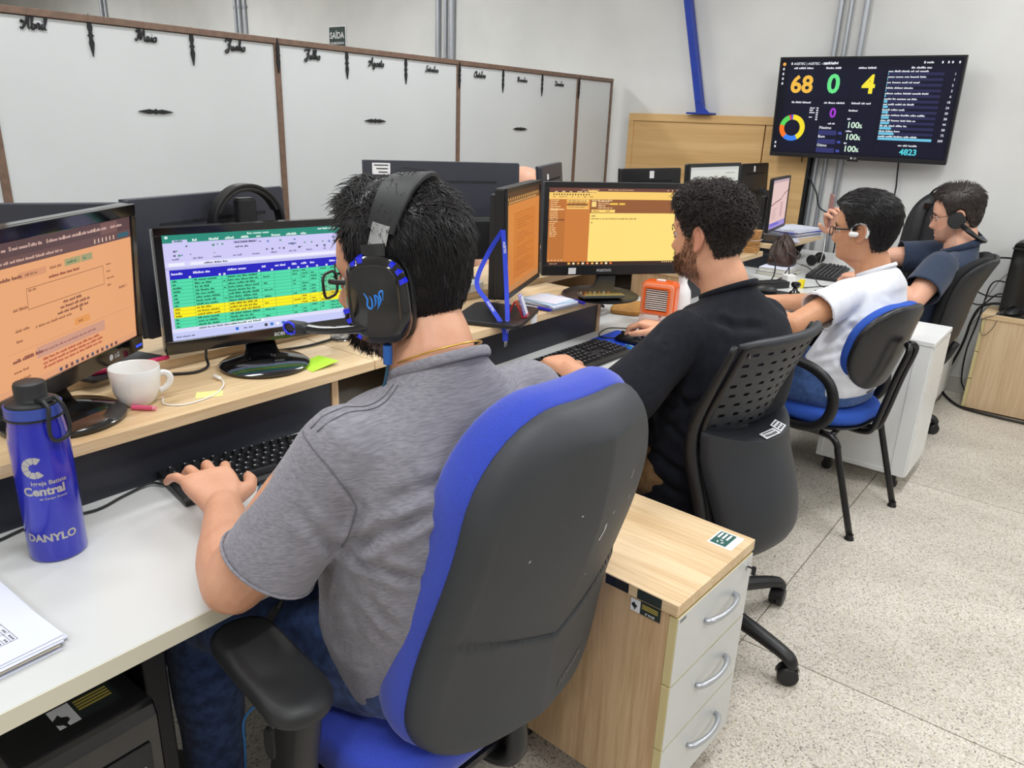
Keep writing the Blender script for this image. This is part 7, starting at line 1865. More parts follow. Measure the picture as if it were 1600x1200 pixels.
# on-ear headphones of the reclining man, band low behind the neck
hp = thing('headphones', 'black on-ear headphones on the reclining man, band behind his neck', 'headphones', tuple(h4.P(0, -.08, -.04)))
for sg in (-1, 1):
    mb = MB(); cyl = [(.036 * math.cos(2 * PI * k / 32), .036 * math.sin(2 * PI * k / 32)) for k in range(32)]
    layered(mb, cyl, [(.8, 0), (1.0, .004), (1.04, .012), (1.0, .018), (.97, .026), (.88, .030), (.86, .029), (.4, .030)], lambda a, b, o: tuple(h4.P(sg * (.078 + o), -.004 + a, -.012 + b)))
    if sg > 0: mb.f = [f[::-1] for f in mb.f]
    mb.build('ear_cup', M_SATIN, hp, smooth=True, auto=35, world=True)
    MB().tube([h4.P(sg * (.078 + .022), -.004 + .038 * math.cos(R(a)), -.012 + .038 * math.sin(R(a))) for a in range(200, 330, 12)], .0016, 6, 1).build('cup_trim', mat('rose_metal', (196, 170, 150), .3, metal=.8), hp, smooth=True, world=True)
strap(MB(), [h4.P(x, y, z) for x, y, z in ((-.103, -.022, -.030), (-.104, -.052, -.060), (-.090, -.088, -.095), (-.05, -.108, -.112), (0, -.114, -.116), (.05, -.108, -.112), (.090, -.088, -.095), (.104, -.052, -.060), (.103, -.022, -.030))], .012, .0055, h4.u + h4.f * .8).build('headband', M_BLACK, hp, smooth=True, auto=40, world=True)

# white open-ear earphone
eb = thing('earphone', 'white ear hook earphone on the left ear of the man in white', 'earphone', tuple(h3.P(-.085, -.015, 0)))
MB().tube([h3.P(-.088, .016, -.004), h3.P(-.090, .016, .014), h3.P(-.090, .004, .028), h3.P(-.089, -.014, .032), h3.P(-.087, -.032, .026)], [.0034, .0034, .0036, .004, .005], 10, 4).build('ear_hook', M_WHITEPLASTIC, eb, smooth=True, world=True)
MB().limb([h3.P(-.087, -.030, .026), h3.P(-.086, -.040, .006), h3.P(-.084, -.036, -.014)], [.0055, .0075, .006], 14, 4, flat=1.0).build('battery_pod', M_WHITEPLASTIC, eb, smooth=True, world=True)
MB().limb([h3.P(-.091, .014, -.006), h3.P(-.092, -.002, -.006)], [.0105, .0095], 14, 2, flat=1.0).build('speaker_pod', M_WHITEPLASTIC, eb, smooth=True, world=True)

# phone held up by the reclining man
ph = thing('phone', 'phone with rosy back held up by the reclining man, charging', 'phone', (-1.142, 3.955, 1.075))
pc_ = np.array([-1.128, 3.928, 1.088]); pu = unit(np.array([.02, -.05, 1.0])); pn = unit(np.array([.88, .47, 0.02])); pn = unit(pn - pu * (pn @ pu)); pr_ = np.cross(pu, pn)
def PF(a, b, h): return tuple(pc_ + pr_ * a + pu * b + pn * h)
MB().prism(rrect(.074, .155, .010, 4), -.0045, .0035, None, PF).build('phone_body', mat('rose_back', (150, 112, 110), .35), ph, bevel=.0015, world=True)
MB().add([PF(a, b, .0037) for a, b in rrect(.068, .148, .008, 4)], [tuple(range(20))]).build('phone_screen', emit((86, 84, 170), .8), ph, world=True)
wc = MB().tube([PF(0, -.078, 0), PF(0.002, -.10, .002), PF(0.0, -.135, .0)], [.0034, .0034, .0016], 8, 3).tube([PF(0, -.135, 0), (-1.12, 3.90, .88), (-1.16, 3.99, .80), (-1.22, 4.10, .7535), (-1.36, 4.30, .7535)], .0016, 8, 4).build('charging_cable', M_WHITEPLASTIC, None, smooth=True)
tag(wc, 'white charging cable hanging from the raised phone', 'cable')

# key tag on the waistband
kt = thing('key_tag', 'black key strap with a metal snap hooked to the dark jeans', 'key tag', (-.955, .62, .67))
MB().tube([(-.952 + .007 * math.cos(a), .627, .688 + .009 * math.sin(a)) for a in [2 * PI * k / 16 for k in range(16)]], .0017, 6, 1, closed=True).limb([(-.953, .622, .679), (-.955, .616, .668)], [.0042, .005], 10, 1).build('snap_hook', M_BLKMETAL, kt, smooth=True, world=True)
mb = MB(); ribbon_pts = [(-.955, .615, .667), (-.958, .600, .650), (-.958, .588, .628), (-.957, .580, .605)]
q_ = catmull(ribbon_pts, 5); wd_ = np.array([.80, .6, 0.0])
for i in range(len(q_)):
    for s1, s2 in ((-1, -1), (1, -1), (1, 1), (-1, 1)): mb.v.append(tuple(np.array(q_[i]) + wd_ * .0075 * s1 + np.array([.3, -.5, .8]) * .0012 * s2))
for i in range(len(q_) - 1):
    for k in range(4): mb.f.append((i * 4 + k, i * 4 + (k + 1) % 4, i * 4 + 4 + (k + 1) % 4, i * 4 + 4 + k)); mb.m.append(0)
mb.build('strap', M_INK, kt, world=True)

# ------------------------------------------------------------------ desk things, near to far
# bottle
bo = thing('water_bottle', 'tall blue steel water bottle with black flip lid on the white desk', 'bottle', (-1.252, .405, DZ))
M_BOT = mat('blue_lacquer', (36, 42, 178), 0.22, coat=.6, metal=.15)
r0 = .0425
MB().lathe([(0.0001, 0.0), (r0 - .004, 0.0), (r0 - .001, .002), (r0, .006), (r0, .205), (r0 - .002, .214), (r0 - .0025, .222), (r0 - .004, .232), (r0 - .0045, .240), (0.0001, .240)], (0, 0, 0), 56).build('flask', M_BOT, bo, smooth=True, auto=50)
MB().lathe([(r0 - .004, .2402), (r0 - .0015, .2405), (r0 - .0015, .2435), (r0 - .003, .2436)], (0, 0, 0), 48).build('lid_gasket', M_BLACK, bo, smooth=True, auto=40)
lid = MB().lathe([(r0 - .004, .2438), (r0 - .0025, .2438), (r0 - .0025, .260), (r0 - .006, .2605), (0.0001, .2606)], (0, 0, 0), 48).build('lid_ring', mat('blue_lid', (52, 74, 160), .35), bo, smooth=True, auto=40)
MB().lathe([(r0 - .005, .2607), (r0 - .006, .264), (.030, .267), (.024, .268), (.0225, .270), (.0225, .290), (.021, .294), (.016, .296), (.0001, .2955)], (0, 0, 0), 40).build('lid_cap', M_SATIN, bo, smooth=True, auto=40)
ca_ = math.atan2(-.405, 1.252)   # towards the camera
def BA(d): return ca_ + R(d)
ha = BA(38); hv = np.array([math.cos(ha), math.sin(ha), 0]); hl_ = np.array([-math.sin(ha), math.cos(ha), 0])
MB().prism([(-.015, .268), (.012, .268), (.010, .2735), (-.013, .2735)], -.012, .012, None, lambda a, b, h: tuple(hv * (.025 + a * .9) + hl_ * h + np.array([0, 0, b]))).tube([tuple(hv * q[0] + hl_ * q[1] + np.array([0, 0, q[2]])) for q in ((.036, -.011, .272), (.046, -.012, .262), (.0475, -.016, .245), (.0475, -.018, .222), (.0475, -.012, .210), (.0475, .0, .207), (.0475, .012, .210), (.0475, .018, .222), (.0475, .016, .245), (.046, .012, .262), (.036, .011, .272))], .0032, 8, 3).build('carry_loop', M_SATIN, lid, smooth=True, auto=40)
M_SILV = mat('silver_print', (186, 182, 178), .35, metal=.5)
def wrap(mb, pts, fs, a0, z0, ext=.0004):
    mb.add([((r0 + ext) * math.cos(a0 + p[0] / r0), (r0 + ext) * math.sin(a0 + p[0] / r0), z0 + p[1]) for p in pts], fs, M_SILV)
mb = MB()
def btext(t, size, a, z, bold=0.018):
    g = text_geo(t, bold); w = g[2] * size
    wrap(mb, [(p[0] * size - w / 2, p[1] * size) for p in g[0]], g[1], a, z)
for k in range(7):   # the ring of wedge pieces round a cross
    a0, a1 = R(52 + k * 37.5), R(52 + k * 37.5 + 35)
    q = [(.0178 * math.cos(a0 + (a1 - a0) * j / 4), .0178 * math.sin(a0 + (a1 - a0) * j / 4)) for j in range(5)]
    am = (a0 + a1) / 2
    cx_ = [(.0078 * math.cos(a1), .0078 * math.sin(a1)), (.0066 * math.cos(am), .0066 * math.sin(am)), (.0078 * math.cos(a0), .0078 * math.sin(a0))]
    wrap(mb, q + cx_, [tuple(range(8))], BA(-19), .168)
mb.build('emblem', None, bo)['kind'] = 'stuff'; mb = MB()
btext('Igreja Batista', .0098, BA(4), .1385); btext('Central', .0195, BA(-8), .1215, .04); btext('de Campo Grande', .0052, BA(8), .113)
btext('DANYLO', .0180, BA(-10), .040, .04)
mb.build('lettering', None, bo)['kind'] = 'stuff'

# paper stack
ps = thing('paper_stack', 'stack of printed papers at the lower left corner of the white desk', 'papers', (-1.135, .195, DZ))
rnd = random.Random(8)
for i in range(9):
    a = R(-176 + rnd.uniform(-3, 2.5) if i < 8 else -176); z = .0006 + i * .0016
    dx, dy = rnd.uniform(-.006, .004), rnd.uniform(-.006, .004)
    def FP(u, v, h, a=a, z=z, dx=dx, dy=dy):
        c, s_ = math.cos(a), math.sin(a)
        curl = .012 * max(0, (-v - .05) / .07) ** 2 * (1 if i == 8 else .2) if False else 0
        return (u * c - v * s_ + dx, u * s_ + v * c + dy, z + h + curl)
    MB().prism([(-.148, -.105), (.148, -.105), (.148, .105), (-.148, .105)], 0, .0012, None, FP).build('sheet', M_PAPER if i != 4 else mat('beige_folder', (206, 196, 176), .7), ps)
mb = MB()
def FQ(u, v): return FP(u, v, .0015)
for k in range(9):
    mb.add([FQ(-.11, -.064 + k * .008), FQ(-.04, -.064 + k * .008), FQ(-.04, -.0634 + k * .008), FQ(-.11, -.0634 + k * .008)], [(0, 1, 2, 3)])
for k in range(4):
    u = -.11 + .0233 * k; mb.add([FQ(u, -.064), FQ(u + .0006, -.064), FQ(u + .0006, .0), FQ(u, .0)], [(0, 1, 2, 3)])
for k in range(8):
    for j in range(3):
        for q in range(rnd.randint(2, 4)):
            u = -.107 + .0233 * j + q * .005; v = -.061 + k * .008
            mb.add([FQ(u, v), FQ(u + .0035, v), FQ(u + .0035, v + .0026), FQ(u, v + .0026)], [(0, 1, 2, 3)])
o = mb.build('table_print', mat('grey_ink', (90, 90, 100), .7), ps); o['kind'] = 'stuff'

# keyboards
def keyboard(label, loc, rz, full=True, ln=.44, dp=.148):
    t = thing('keyboard', label, 'keyboard', loc, rz)
    # local: x = depth towards the user, y = along
    MB().prism([(-dp / 2, 0), (dp / 2, 0), (dp / 2, .010), (dp / 2 - .01, .013), (-dp / 2 + .008, .022), (-dp / 2, .020)], -ln / 2, ln / 2, None, lambda a, b, h: (a, h, b)).build('case', M_BLACK, t, bevel=.003)
    rows = [(-.050, [.0185] * 1 + [-.010] + [.0185] * 4 + [-.008] + [.0185] * 4 + [-.008] + [.0185] * 4), (-.027, [.0185] * 13 + [.036]), (-.008, [.028] + [.0185] * 12 + [.0265]), (.011, [.033] + [.0185] * 11 + [.040]), (.030, [.043] + [.0185] * 10 + [.049]), (.049, [.024, .023, .023, .115, .023, .023, .023, .024])]
    keys = []
    for x, ws in rows:
        y = -ln / 2 + .012
        for w in ws:
            if w < 0: y -= w; continue
            keys.append((x, y + w / 2, w - .0035)); y += w + .0003
        y = -ln / 2 + .303
        if x < .0 or x > .045:
            for k in range(3):
                if x > .045 or x < .0: keys.append((x, y + .009 + k * .0188, .0152))
        if abs(x - .030) < .001: keys.append((x, y + .009 + .0188, .0152))
        y = -ln / 2 + .366
        if x > -.04:
            for k in range(4):
                if y + k * .0175 < ln / 2 - .01: keys.append((x, y + .009 + k * .0175, .0142))
    M_KEY = mat('key_black', (32, 33, 36), .38)
    mbs = MB(); cache = {}
    for x, y, w in keys:
        z = .022 - (x + dp / 2) / dp * .010 + .0005
        if full:
            key = round(w, 4)
            if key not in cache:
                m2 = MB(); h = .0085; d = .0152
                m2.add([(-d / 2, -w / 2, 0), (d / 2, -w / 2, 0), (d / 2, w / 2, 0), (-d / 2, w / 2, 0), (-d * .36, -w / 2 + .0025, h), (d * .36, -w / 2 + .0025, h), (d * .36, w / 2 - .0025, h), (-d * .36, w / 2 - .0025, h)], [(3, 2, 1, 0), (4, 5, 6, 7), (0, 1, 5, 4), (1, 2, 6, 5), (2, 3, 7, 6), (3, 0, 4, 7)])
                m2.add([(-d * .22, -w * .2, h + .0002), (-d * .02, -w * .2, h + .0002), (-d * .02, -w * .2 + .003, h + .0002), (-d * .22, -w * .2 + .003, h + .0002)], [(0, 1, 2, 3)], mat('key_legend', (190, 192, 196), .6))
                m2.mats.insert(0, M_KEY); m2.m = [0] * 6 + [1]
                o = m2.build('key', None, t); cache[key] = o
            else:
                o = cache[key].copy(); COL.objects.link(o)
            o.location = (x, y, z)
        else:
            d = .0152; h = .007
            mbs.add([(x - d / 2, y - w / 2, z), (x + d / 2, y - w / 2, z), (x + d / 2, y + w / 2, z), (x - d / 2, y + w / 2, z), (x - d * .36, y - w / 2 + .0025, z + h), (x + d * .36, y - w / 2 + .0025, z + h), (x + d * .36, y + w / 2 - .0025, z + h), (x - d * .36, y + w / 2 - .0025, z + h)], [(4, 5, 6, 7), (0, 1, 5, 4), (1, 2, 6, 5), (2, 3, 7, 6), (3, 0, 4, 7)], M_KEY)
            mbs.add([(x - d * .2, y - w * .2, z + h + .0003), (x, y - w * .2, z + h + .0003), (x, y - w * .2 + .003, z + h + .0003), (x - d * .2, y - w * .2 + .003, z + h + .0003)], [(0, 1, 2, 3)], mat('key_legend', (190, 192, 196), .6))
    if not full: mbs.build('keys', None, t)['kind'] = 'stuff'
    return t
keyboard('black keyboard under the hand of the man with the headset', (-1.272, .845, DZ + .0005), R(-8.5), True)
keyboard('black keyboard under the hands of the man in black', (-1.218, 1.872, DZ + .0005), R(-1.5), False)
keyboard('black keyboard at the far end beside the fist of the reclining man', (-1.135, 4.105, DZ + .0005), R(7), False, .42)

def mouse(label, loc, rz, m=M_BLACK, cable=None):
    t = thing('mouse', label, 'mouse', loc, rz)
    MB().loft([((0, 0, .0005), (.054, 0, 0), (0, .028, 0), 2.6), ((0, 0, .010), (.056, 0, 0), (0, .0305, 0), 2.5), ((.004, 0, .022), (.046, 0, 0), (0, .026, 0), 2.3), ((.008, 0, .031), (.030, 0, 0), (0, .018, 0), 2.2), ((.010, 0, .0345), (.012, 0, 0), (0, .008, 0), 2.0)], 28, 3).build('shell', m, t, smooth=True)
    MB().lathe([(.0001, -.003), (.008, -.003), (.009, 0), (.008, .003), (.0001, .003)], (0, 0, 0), 16, None, 'Y').xform(Matrix.Translation((-.030, 0, .026))).build('wheel', M_SATIN, t, smooth=True, auto=40)
    return t
mouse('black mouse under the right hand of the man in black', (-1.208, 2.200, DZ + .003), R(5))
mouse('black mouse on the dark pad in front of the man in white', (-1.195, 3.372, DZ + .003), R(8))
mouse('black mouse on the oak cabinet by the computer tower', (-.345, 4.825, .5535), R(60))
def pad(label, c, w, d, rz, m, th=.0025):
    return tag(MB().prism(rrect(w, d, .012, 4), 0, th, None, lambda a, b, h: (c[0] + a * math.cos(rz) - b * math.sin(rz), c[1] + a * math.sin(rz) + b * math.cos(rz), c[2] + h)).build('mouse_pad', m, None), label, 'mouse pad')
bp_ = thing('mouse_pad', 'blue mouse pad with a green wave under the hand of the man in black', 'mouse pad', (-1.225, 2.215, DZ))
MB().prism(rrect(.20, .18, .012, 4), .0003, .0027, None).build('mat', mat('pad_blue', (28, 78, 214), .7), bp_)
mb = MB()
for k, (c, o_) in enumerate((((40, 190, 120), 0.0), ((220, 240, 235), .010), ((30, 150, 200), .018))):
    n = 14; up_ = [(.02 + .075 * j / n, -.088 + .03 * math.sin(j / n * 3 + k) + o_, .0030) for j in range(n + 1)]; dn = [(a, b - .007, h) for a, b, h in up_]
    mb.add(up_ + dn, [(j, n + 1 + j, n + 2 + j, j + 1) for j in range(n)], mat('pad_wave_%d' % k, c, .7))
mb.build('wave_print', None, bp_)
pad('dark mouse pad under the mouse in front of the man in white', (-1.165, 3.365, DZ + .0003), .20, .20, 0, M_SATIN)
pad('dark mouse pad on top of the oak cabinet', (-.335, 4.80, .5503), .17, .075, 0, M_SATIN)

# mug
mg = thing('mug', 'white ceramic mug on the oak shelf', 'mug', (-1.462, .660, SZ))
M_CER = mat('white_ceramic', (238, 239, 238), .12, coat=.5)
MB().lathe([(.0001, .0008), (.024, .0008), (.0255, .0), (.028, .0015), (.036, .012), (.0435, .032), (.0465, .055), (.0475, .076), (.0465, .0775), (.0452, .076), (.044, .055), (.041, .034), (.034, .015), (.024, .007), (.0001, .006)], (0, 0, 0), 48).build('cup', M_CER, mg, smooth=True, auto=70)
hd_ = unit(np.array([.45, .9, 0]))
MB().tube([tuple(hd_ * a + np.array([0, 0, b])) for a, b in ((.044, .058), (.052, .060), (.060, .056), (.0635, .047), (.060, .035), (.050, .026), (.041, .023))], [.005, .0046, .0046, .0048, .0046, .0046, .0054], 12, 4, flat=1.35).build('handle', M_CER, mg, smooth=True)

def note(label, pts, z, m, name='sticky_note', curl=None):
    vs_ = [(p[0], p[1], z + (curl[i] if curl else 0)) for i, p in enumerate(pts)]
    o = MB().add(vs_, [(0, 1, 2, 3)]).build(name, m, None); sd = o.modifiers.new('t', 'SOLIDIFY'); sd.thickness = .0006; sd.offset = 1
    return tag(o, label, 'note')
M_YEL = mat('yellow_note', (236, 232, 150), .75); M_LIME = mat('lime_note', (186, 234, 62), .75)
note('pale yellow sticky note under the white cable on the shelf', [(-1.404, .748), (-1.378, .795), (-1.410, .815), (-1.436, .770)], SZ + .0004, M_YEL)
note('bright lime sticky note beside the base of the spreadsheet monitor', [(-1.376, 1.020), (-1.376, 1.098), (-1.464, 1.106), (-1.444, 1.034)], SZ + .0004, M_LIME, curl=[.0, .010, .002, .0])
wcab = MB().tube([(-1.452, .705, SZ + .002), (-1.415, .69, SZ + .002), (-1.385, .715, SZ + .002), (-1.39, .775, SZ + .002), (-1.42, .82, SZ + .003), (-1.452, .842, SZ + .004), (-1.478, .845, SZ + .005)], .0017, 8, 5)
wcab.limb([(-1.470, .845, SZ + .0052), (-1.492, .846, SZ + .0055)], [.0042, .004], 10, 1).build('usb_cable', M_WHITEPLASTIC, None, smooth=True); tag(bpy.data.objects['usb_cable'], 'short white cable with a plug lying on the shelf beside the mug', 'cable')
pk = thing('marker_pen', 'pink marker lying in front of the white mug', 'pen', (-1.412, .652, SZ))
M_PINK = mat('pink_plastic', (222, 90, 128), .4)
MB().tube([(-.022, -.018, .0055), (.010, .006, .0055)], .005, 12).build('barrel', M_PINK, pk, smooth=True, auto=40); MB().tube([(.0104, .0063, .0055), (.016, .0105, .0055)], .0042, 12).build('cap_end', mat('pale_pink', (236, 150, 170), .4), pk, smooth=True, auto=40)
tb = thing('tablet', 'dark tablet in a case with a pink stylus lying behind the mug', 'tablet', (-1.665, .70, .905))
MB().prism(rrect(.13, .20, .008, 3), .0003, .009, None, lambda a, b, h: (a * .9 - b * .3, b * .92 + a * .3, h)).build('case', M_SATIN, tb, bevel=.001)
MB().limb([(.060, -.06, .014), (.062, .10, .014)], [.005, .005], 10, 1).build('stylus', mat('magenta_plastic', (206, 40, 96), .4), tb, smooth=True)
gl = thing('drinking_glass', 'clear drinking glass half hidden by the beard of the man with the headset', 'glass', (-1.545, 1.245, SZ))
MB().lathe([(.0001, .0004), (.026, .0004), (.030, .003), (.033, .10), (.0318, .10), (.0285, .008), (.0001, .007)], (0, 0, 0), 36).build('tumbler', mat('clear_glass', (250, 252, 255), .02, trans=1.0), gl, smooth=True, auto=50)

# lanyard over the arm of the edgewise monitor
M_LAN = mat('lanyard_blue', (38, 66, 214), .6, bump=.2, bump_scale=900)
ly = thing('lanyard', 'blue printed lanyard hanging from the arm of the edgewise monitor', 'lanyard', (-1.40, 1.69, 1.10))
def ribbon(mb, pts, w, wd, m=None, th=.0006):
    q = catmull(pts, 6); k0 = len(mb.v); i_ = mb.mi(m); wd = np.array(wd, float)
    for i in range(len(q)):
        t = unit(np.array(q[min(i + 1, len(q) - 1)]) - np.array(q[max(i - 1, 0)])); w_ = unit(wd - t * (wd @ t)); o = np.cross(t, w_) * th
        for s1, s2 in ((-1, -1), (1, -1), (1, 1), (-1, 1)): mb.v.append(tuple(np.array(q[i]) + w_ * w * s1 + o * s2))
    for i in range(len(q) - 1):
        for k in range(4): mb.f.append((k0 + i * 4 + k, k0 + i * 4 + (k + 1) % 4, k0 + (i + 1) * 4 + (k + 1) % 4, k0 + (i + 1) * 4 + k)); mb.m.append(i_)
    return q
stA = [(-1.385, 1.712, 1.150), (-1.375, 1.712, 1.08), (-1.355, 1.70, .98), (-1.325, 1.672, .90), (-1.322, 1.664, .868), (-1.320, 1.660, .842)]
stB = [(-1.385, 1.712, 1.150), (-1.42, 1.69, 1.08), (-1.425, 1.648, 1.0), (-1.385, 1.65, .95), (-1.335, 1.655, .895), (-1.323, 1.658, .868), (-1.321, 1.659, .842)]
camd = np.array([.62, .78, 0])
mb = MB(); qa = ribbon(mb, stA, .0068, camd); qb = ribbon(mb, stB, .0068, camd); mb.build('strap', M_LAN, ly, smooth=True, auto=40, world=True)
mb = MB()
for q, fr in ((qa, (.12, .62)), (qb, (.52,))):
    for f__ in fr:
        i = int(f__ * (len(q) - 1)); p = np.array(q[i]); t = unit(np.array(q[i + 2]) - np.array(q[i - 1])); w_ = unit(camd - t * (camd @ t)); nn_ = np.cross(w_, t); 
        if nn_ @ (np.array([0, 0, 1.45]) - p) < 0: nn_ = -nn_
        mb.text('AGETEC', p + nn_ * .0014 - w_ * .0032, t, w_, .0098, M_LABEL)
o = mb.build("strap_print", None, ly, world=True)
MB().box((-1.3195, 1.659, .834), (.004, .012, .018)).build('clip', M_CHROME, ly, bevel=.001, world=True)

# tent card holder
tc_ = thing('card_holder', 'small red card holder with white and violet cards on the monitor base', 'card holder', (-1.345, 1.738, .8995))
M_RED = mat('red_acrylic', (206, 26, 46), .25, coat=.4)
yw = R(25)
def TF(a, b, h): 
    x, y = a * math.cos(yw) - h * math.sin(yw), a * math.sin(yw) + h * math.cos(yw); return (x, y, b)
MB().prism([(-.024, 0), (-.021, 0), (-.004, .044), (-.007, .044)], -.014, .014, None, TF).prism([(.024, 0), (.0, .045), (-.003, .045), (.020, .003)], -.014, .014, None, TF).prism([(.018, 0), (.034, 0), (.036, .010), (.033, .010), (.031, .003), (.018, .003)], -.014, .014, None, TF).build('stand', M_RED, tc_)
for k in range(4):
    d_ = .0035 + k * .0026
    MB().prism([(.0225 + d_, .0035), (.024 + d_, .0035), (.0035 + d_, .066 - k * .002), (.002 + d_, .066 - k * .002)], -.0135, .0135, None, TF).build('card', (mat('violet_card', (120, 104, 214), .5), M_PAPER)[k % 2], tc_)

# notebooks and pens beside it
nb = thing('notepad_pile', 'pile of blue and white notepads in front of the yellow screen monitor', 'notepads', (-1.408, 1.985, SZ))
for k, (w, d, z0, z1, rz, m) in enumerate(((.155, .135, .0004, .007, -4, mat('grey_cover', (120, 126, 140), .6)), (.15, .13, .0072, .0125, -3, M_PAPER), (.135, .125, .0127, .016, -9, mat('sky_cover', (176, 206, 228), .6)), (.12, .105, .0162, .018, 4, M_PAPER))):
    MB().prism(rrect(w, d, .002, 2), z0, z1, None, lambda a, b, h: (a * math.cos(R(rz)) - b * math.sin(R(rz)), a * math.sin(R(rz)) + b * math.cos(R(rz)), h)).build('notepad', m, nb)
def pen(label, a, b, r=.0045, body=mat('clear_barrel', (210, 216, 236), .2), cap=mat('pen_blue', (34, 38, 190), .35)):
    a, b = np.array(a), np.array(b); t = thing('pen', label, 'pen', tuple(a))
    MB().tube([(0, 0, 0), tuple((b - a) * .70)], r * .85, 10).build('barrel', body, t, smooth=True, auto=40)
    MB().tube([tuple((b - a) * .62), tuple(b - a)], r * 1.15, 10).build('cap', cap, t, smooth=True, auto=40)
    MB().tube([tuple((b - a) * -.09), (0, 0, 0)], [r * .3, r * .8], 10).build('tip', cap, t, smooth=True, auto=40)
pen('blue pen lying in front of the notepad pile', (-1.455, 1.888, SZ + .006), (-1.335, 1.900, SZ + .006))
pen('blue capped pen behind the notepad pile, pointing at the aisle', (-1.43, 2.085, SZ + .006), (-1.315, 2.06, SZ + .006))
pt = thing('phone', 'black phone lying on the base of the yellow screen monitor', 'phone', (-1.300, 2.135, SZ + .0215))
MB().prism(rrect(.073, .148, .009, 4), 0, .009, None, lambda a, b, h: (a * math.cos(R(-38)) - b * math.sin(R(-38)), a * math.sin(R(-38)) + b * math.cos(R(-38)), h)).build('phone_body', mat('phone_rim', (88, 90, 86), .4, metal=.4), pt, bevel=.002)
MB().add([(a * math.cos(R(-38)) - b * math.sin(R(-38)), a * math.sin(R(-38)) + b * math.cos(R(-38)), .0094) for a, b in rrect(.068, .143, .007, 4)], [tuple(range(20))]).build('phone_glass', M_GLOSS, pt)
sl = MB().box((XSH + .0008, 1.822, SZ - .010), (.0012, .030, .026)).build('shelf_label', M_LABEL, None); tag(sl, 'small white label stuck on the edge of the oak shelf', 'label')
rl = MB().box((0, 0, 0), (.028, .0012, .022)).build('torn_label', M_LABEL, None)

# orange air cooler
ac = thing('air_cooler', 'small orange and clear desktop air cooler beside the black shirt', 'air cooler', (-1.262, 2.465, DZ), R(-76))
M_OR = mat('orange_plastic', (242, 104, 34), .35, coat=.3); M_CLR = mat('clear_pink_plastic', (250, 226, 216), .12, alpha=.45)
# local x = front
MB().prism(rrect(.128, .125, .018, 5), -.075, -.012, None, lambda a, b, h: (h, a, .098 + b)).build('housing', M_OR, ac, bevel=.003)
mb = MB(); o1, o2 = rrect(.118, .116, .014, 5), rrect(.088, .088, .008, 5); n = len(o1)
mb.add([(-.0119, a, .098 + b) for a, b in o1] + [(.006, a * .98, .098 + b * .98) for a, b in o1] + [(.008, a, .098 + b) for a, b in o2] + [(-.010, a, .098 + b) for a, b in o2], [(i * n + k, i * n + (k + 1) % n, (i + 1) * n + (k + 1) % n, (i + 1) * n + k) for i in range(3) for k in range(n)]); mb.build('front_frame', mat('pale_orange', (240, 150, 112), .3, coat=.4), ac, smooth=True, auto=35)
mb = MB(); o1, o2 = rrect(.0975, .0975, .009, 5), rrect(.083, .083, .007, 5); n = len(o1)
mb.add([(.0078, a, .098 + b) for a, b in o1] + [(.012, a, .098 + b) for a, b in o1] + [(.012, a, .098 + b) for a, b in o2] + [(-.004, a, .098 + b) for a, b in o2], [(i * n + k, i * n + (k + 1) % n, (i + 1) * n + (k + 1) % n, (i + 1) * n + k) for i in range(3) for k in range(n)]); mb.build('grille_frame', M_OR, ac, smooth=True, auto=35)
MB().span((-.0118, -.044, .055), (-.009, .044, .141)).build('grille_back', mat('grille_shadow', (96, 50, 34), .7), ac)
for k in range(10):
    MB().box((.002, 0, .0625 + k * .0079), (.012, .082, .0030)).build('louvre', mat('louvre_white', (246, 232, 222), .35), ac, bevel=.0006)
MB().span((-.050, -.016, .161), (-.034, .016, .166)).build('button', M_LABEL, ac, bevel=.001)
mb = MB().prism(rrect(.125, .075, .014, 4), .001, .006, None, lambda a, b, h: (b - .035, a, h)); mb.build('foot_plate', M_OR, ac, bevel=.001)
MB().span((-.070, -.060, .006), (.004, -.057, .036)).span((-.070, .057, .006), (.004, .060, .036)).span((.001, -.0569, .006), (.004, .0569, .036)).build('water_tank', M_CLR, ac)
MB().span((-.045, .004, .006), (-.035, .014, .036)).build('wick_stem', M_OR, ac)
# spray bottle
sb = thing('spray_bottle', 'white plastic bottle with purple cap behind the orange cooler', 'bottle', (-1.262, 2.665, DZ))
MB().lathe([(.0001, .0), (.033, .0), (.036, .004), (.036, .085), (.033, .105), (.021, .125), (.0165, .135), (.0165, .170), (.0001, .170)], (0, 0, 0), 32).build('flask', mat('milky_plastic', (240, 239, 240), .35), sb, smooth=True, auto=50)
MB().lathe([(.0175, .1702), (.0175, .200), (.0155, .204), (.0001, .204)], (0, 0, 0), 28).build('cap', mat('purple_cap', (76, 60, 128), .4), sb, smooth=True, auto=40)
# things in the gap under the shelf
en = MB().loft([((-1.455, 2.60, .7515), (.055, .02, 0), (-.03, .075, 0), 6), ((-1.455, 2.60, .766), (.058, .02, 0), (-.03, .078, 0), 5), ((-1.455, 2.605, .780), (.045, .015, 0), (-.02, .06, 0), 4), ((-1.455, 2.605, .783), (.02, .01, 0), (-.01, .03, 0), 3)], 24, 2).build('envelope', mat('kraft_paper', (198, 142, 66), .7, noise_amt=.15, noise_scale=30), None, smooth=True, auto=30); tag(en, 'brown padded envelope in the gap behind the orange cooler', 'envelope')
hb = thing('cable_bundle', 'bundle of black cables in the gap behind the orange cooler', 'cables', (-1.54, 2.46, DZ)); rnd = random.Random(2)
for k in range(7):
    pts = [(rnd.uniform(-.05, .05), -.10 + j * .05 + rnd.uniform(-.02, .02), .008 + rnd.uniform(0, .045)) for j in range(5)]
    MB().tube(pts, .005, 8, 4).build('cable', M_CABLE if k % 3 else mat('navy_cable', (36, 44, 96), .5), hb, smooth=True)
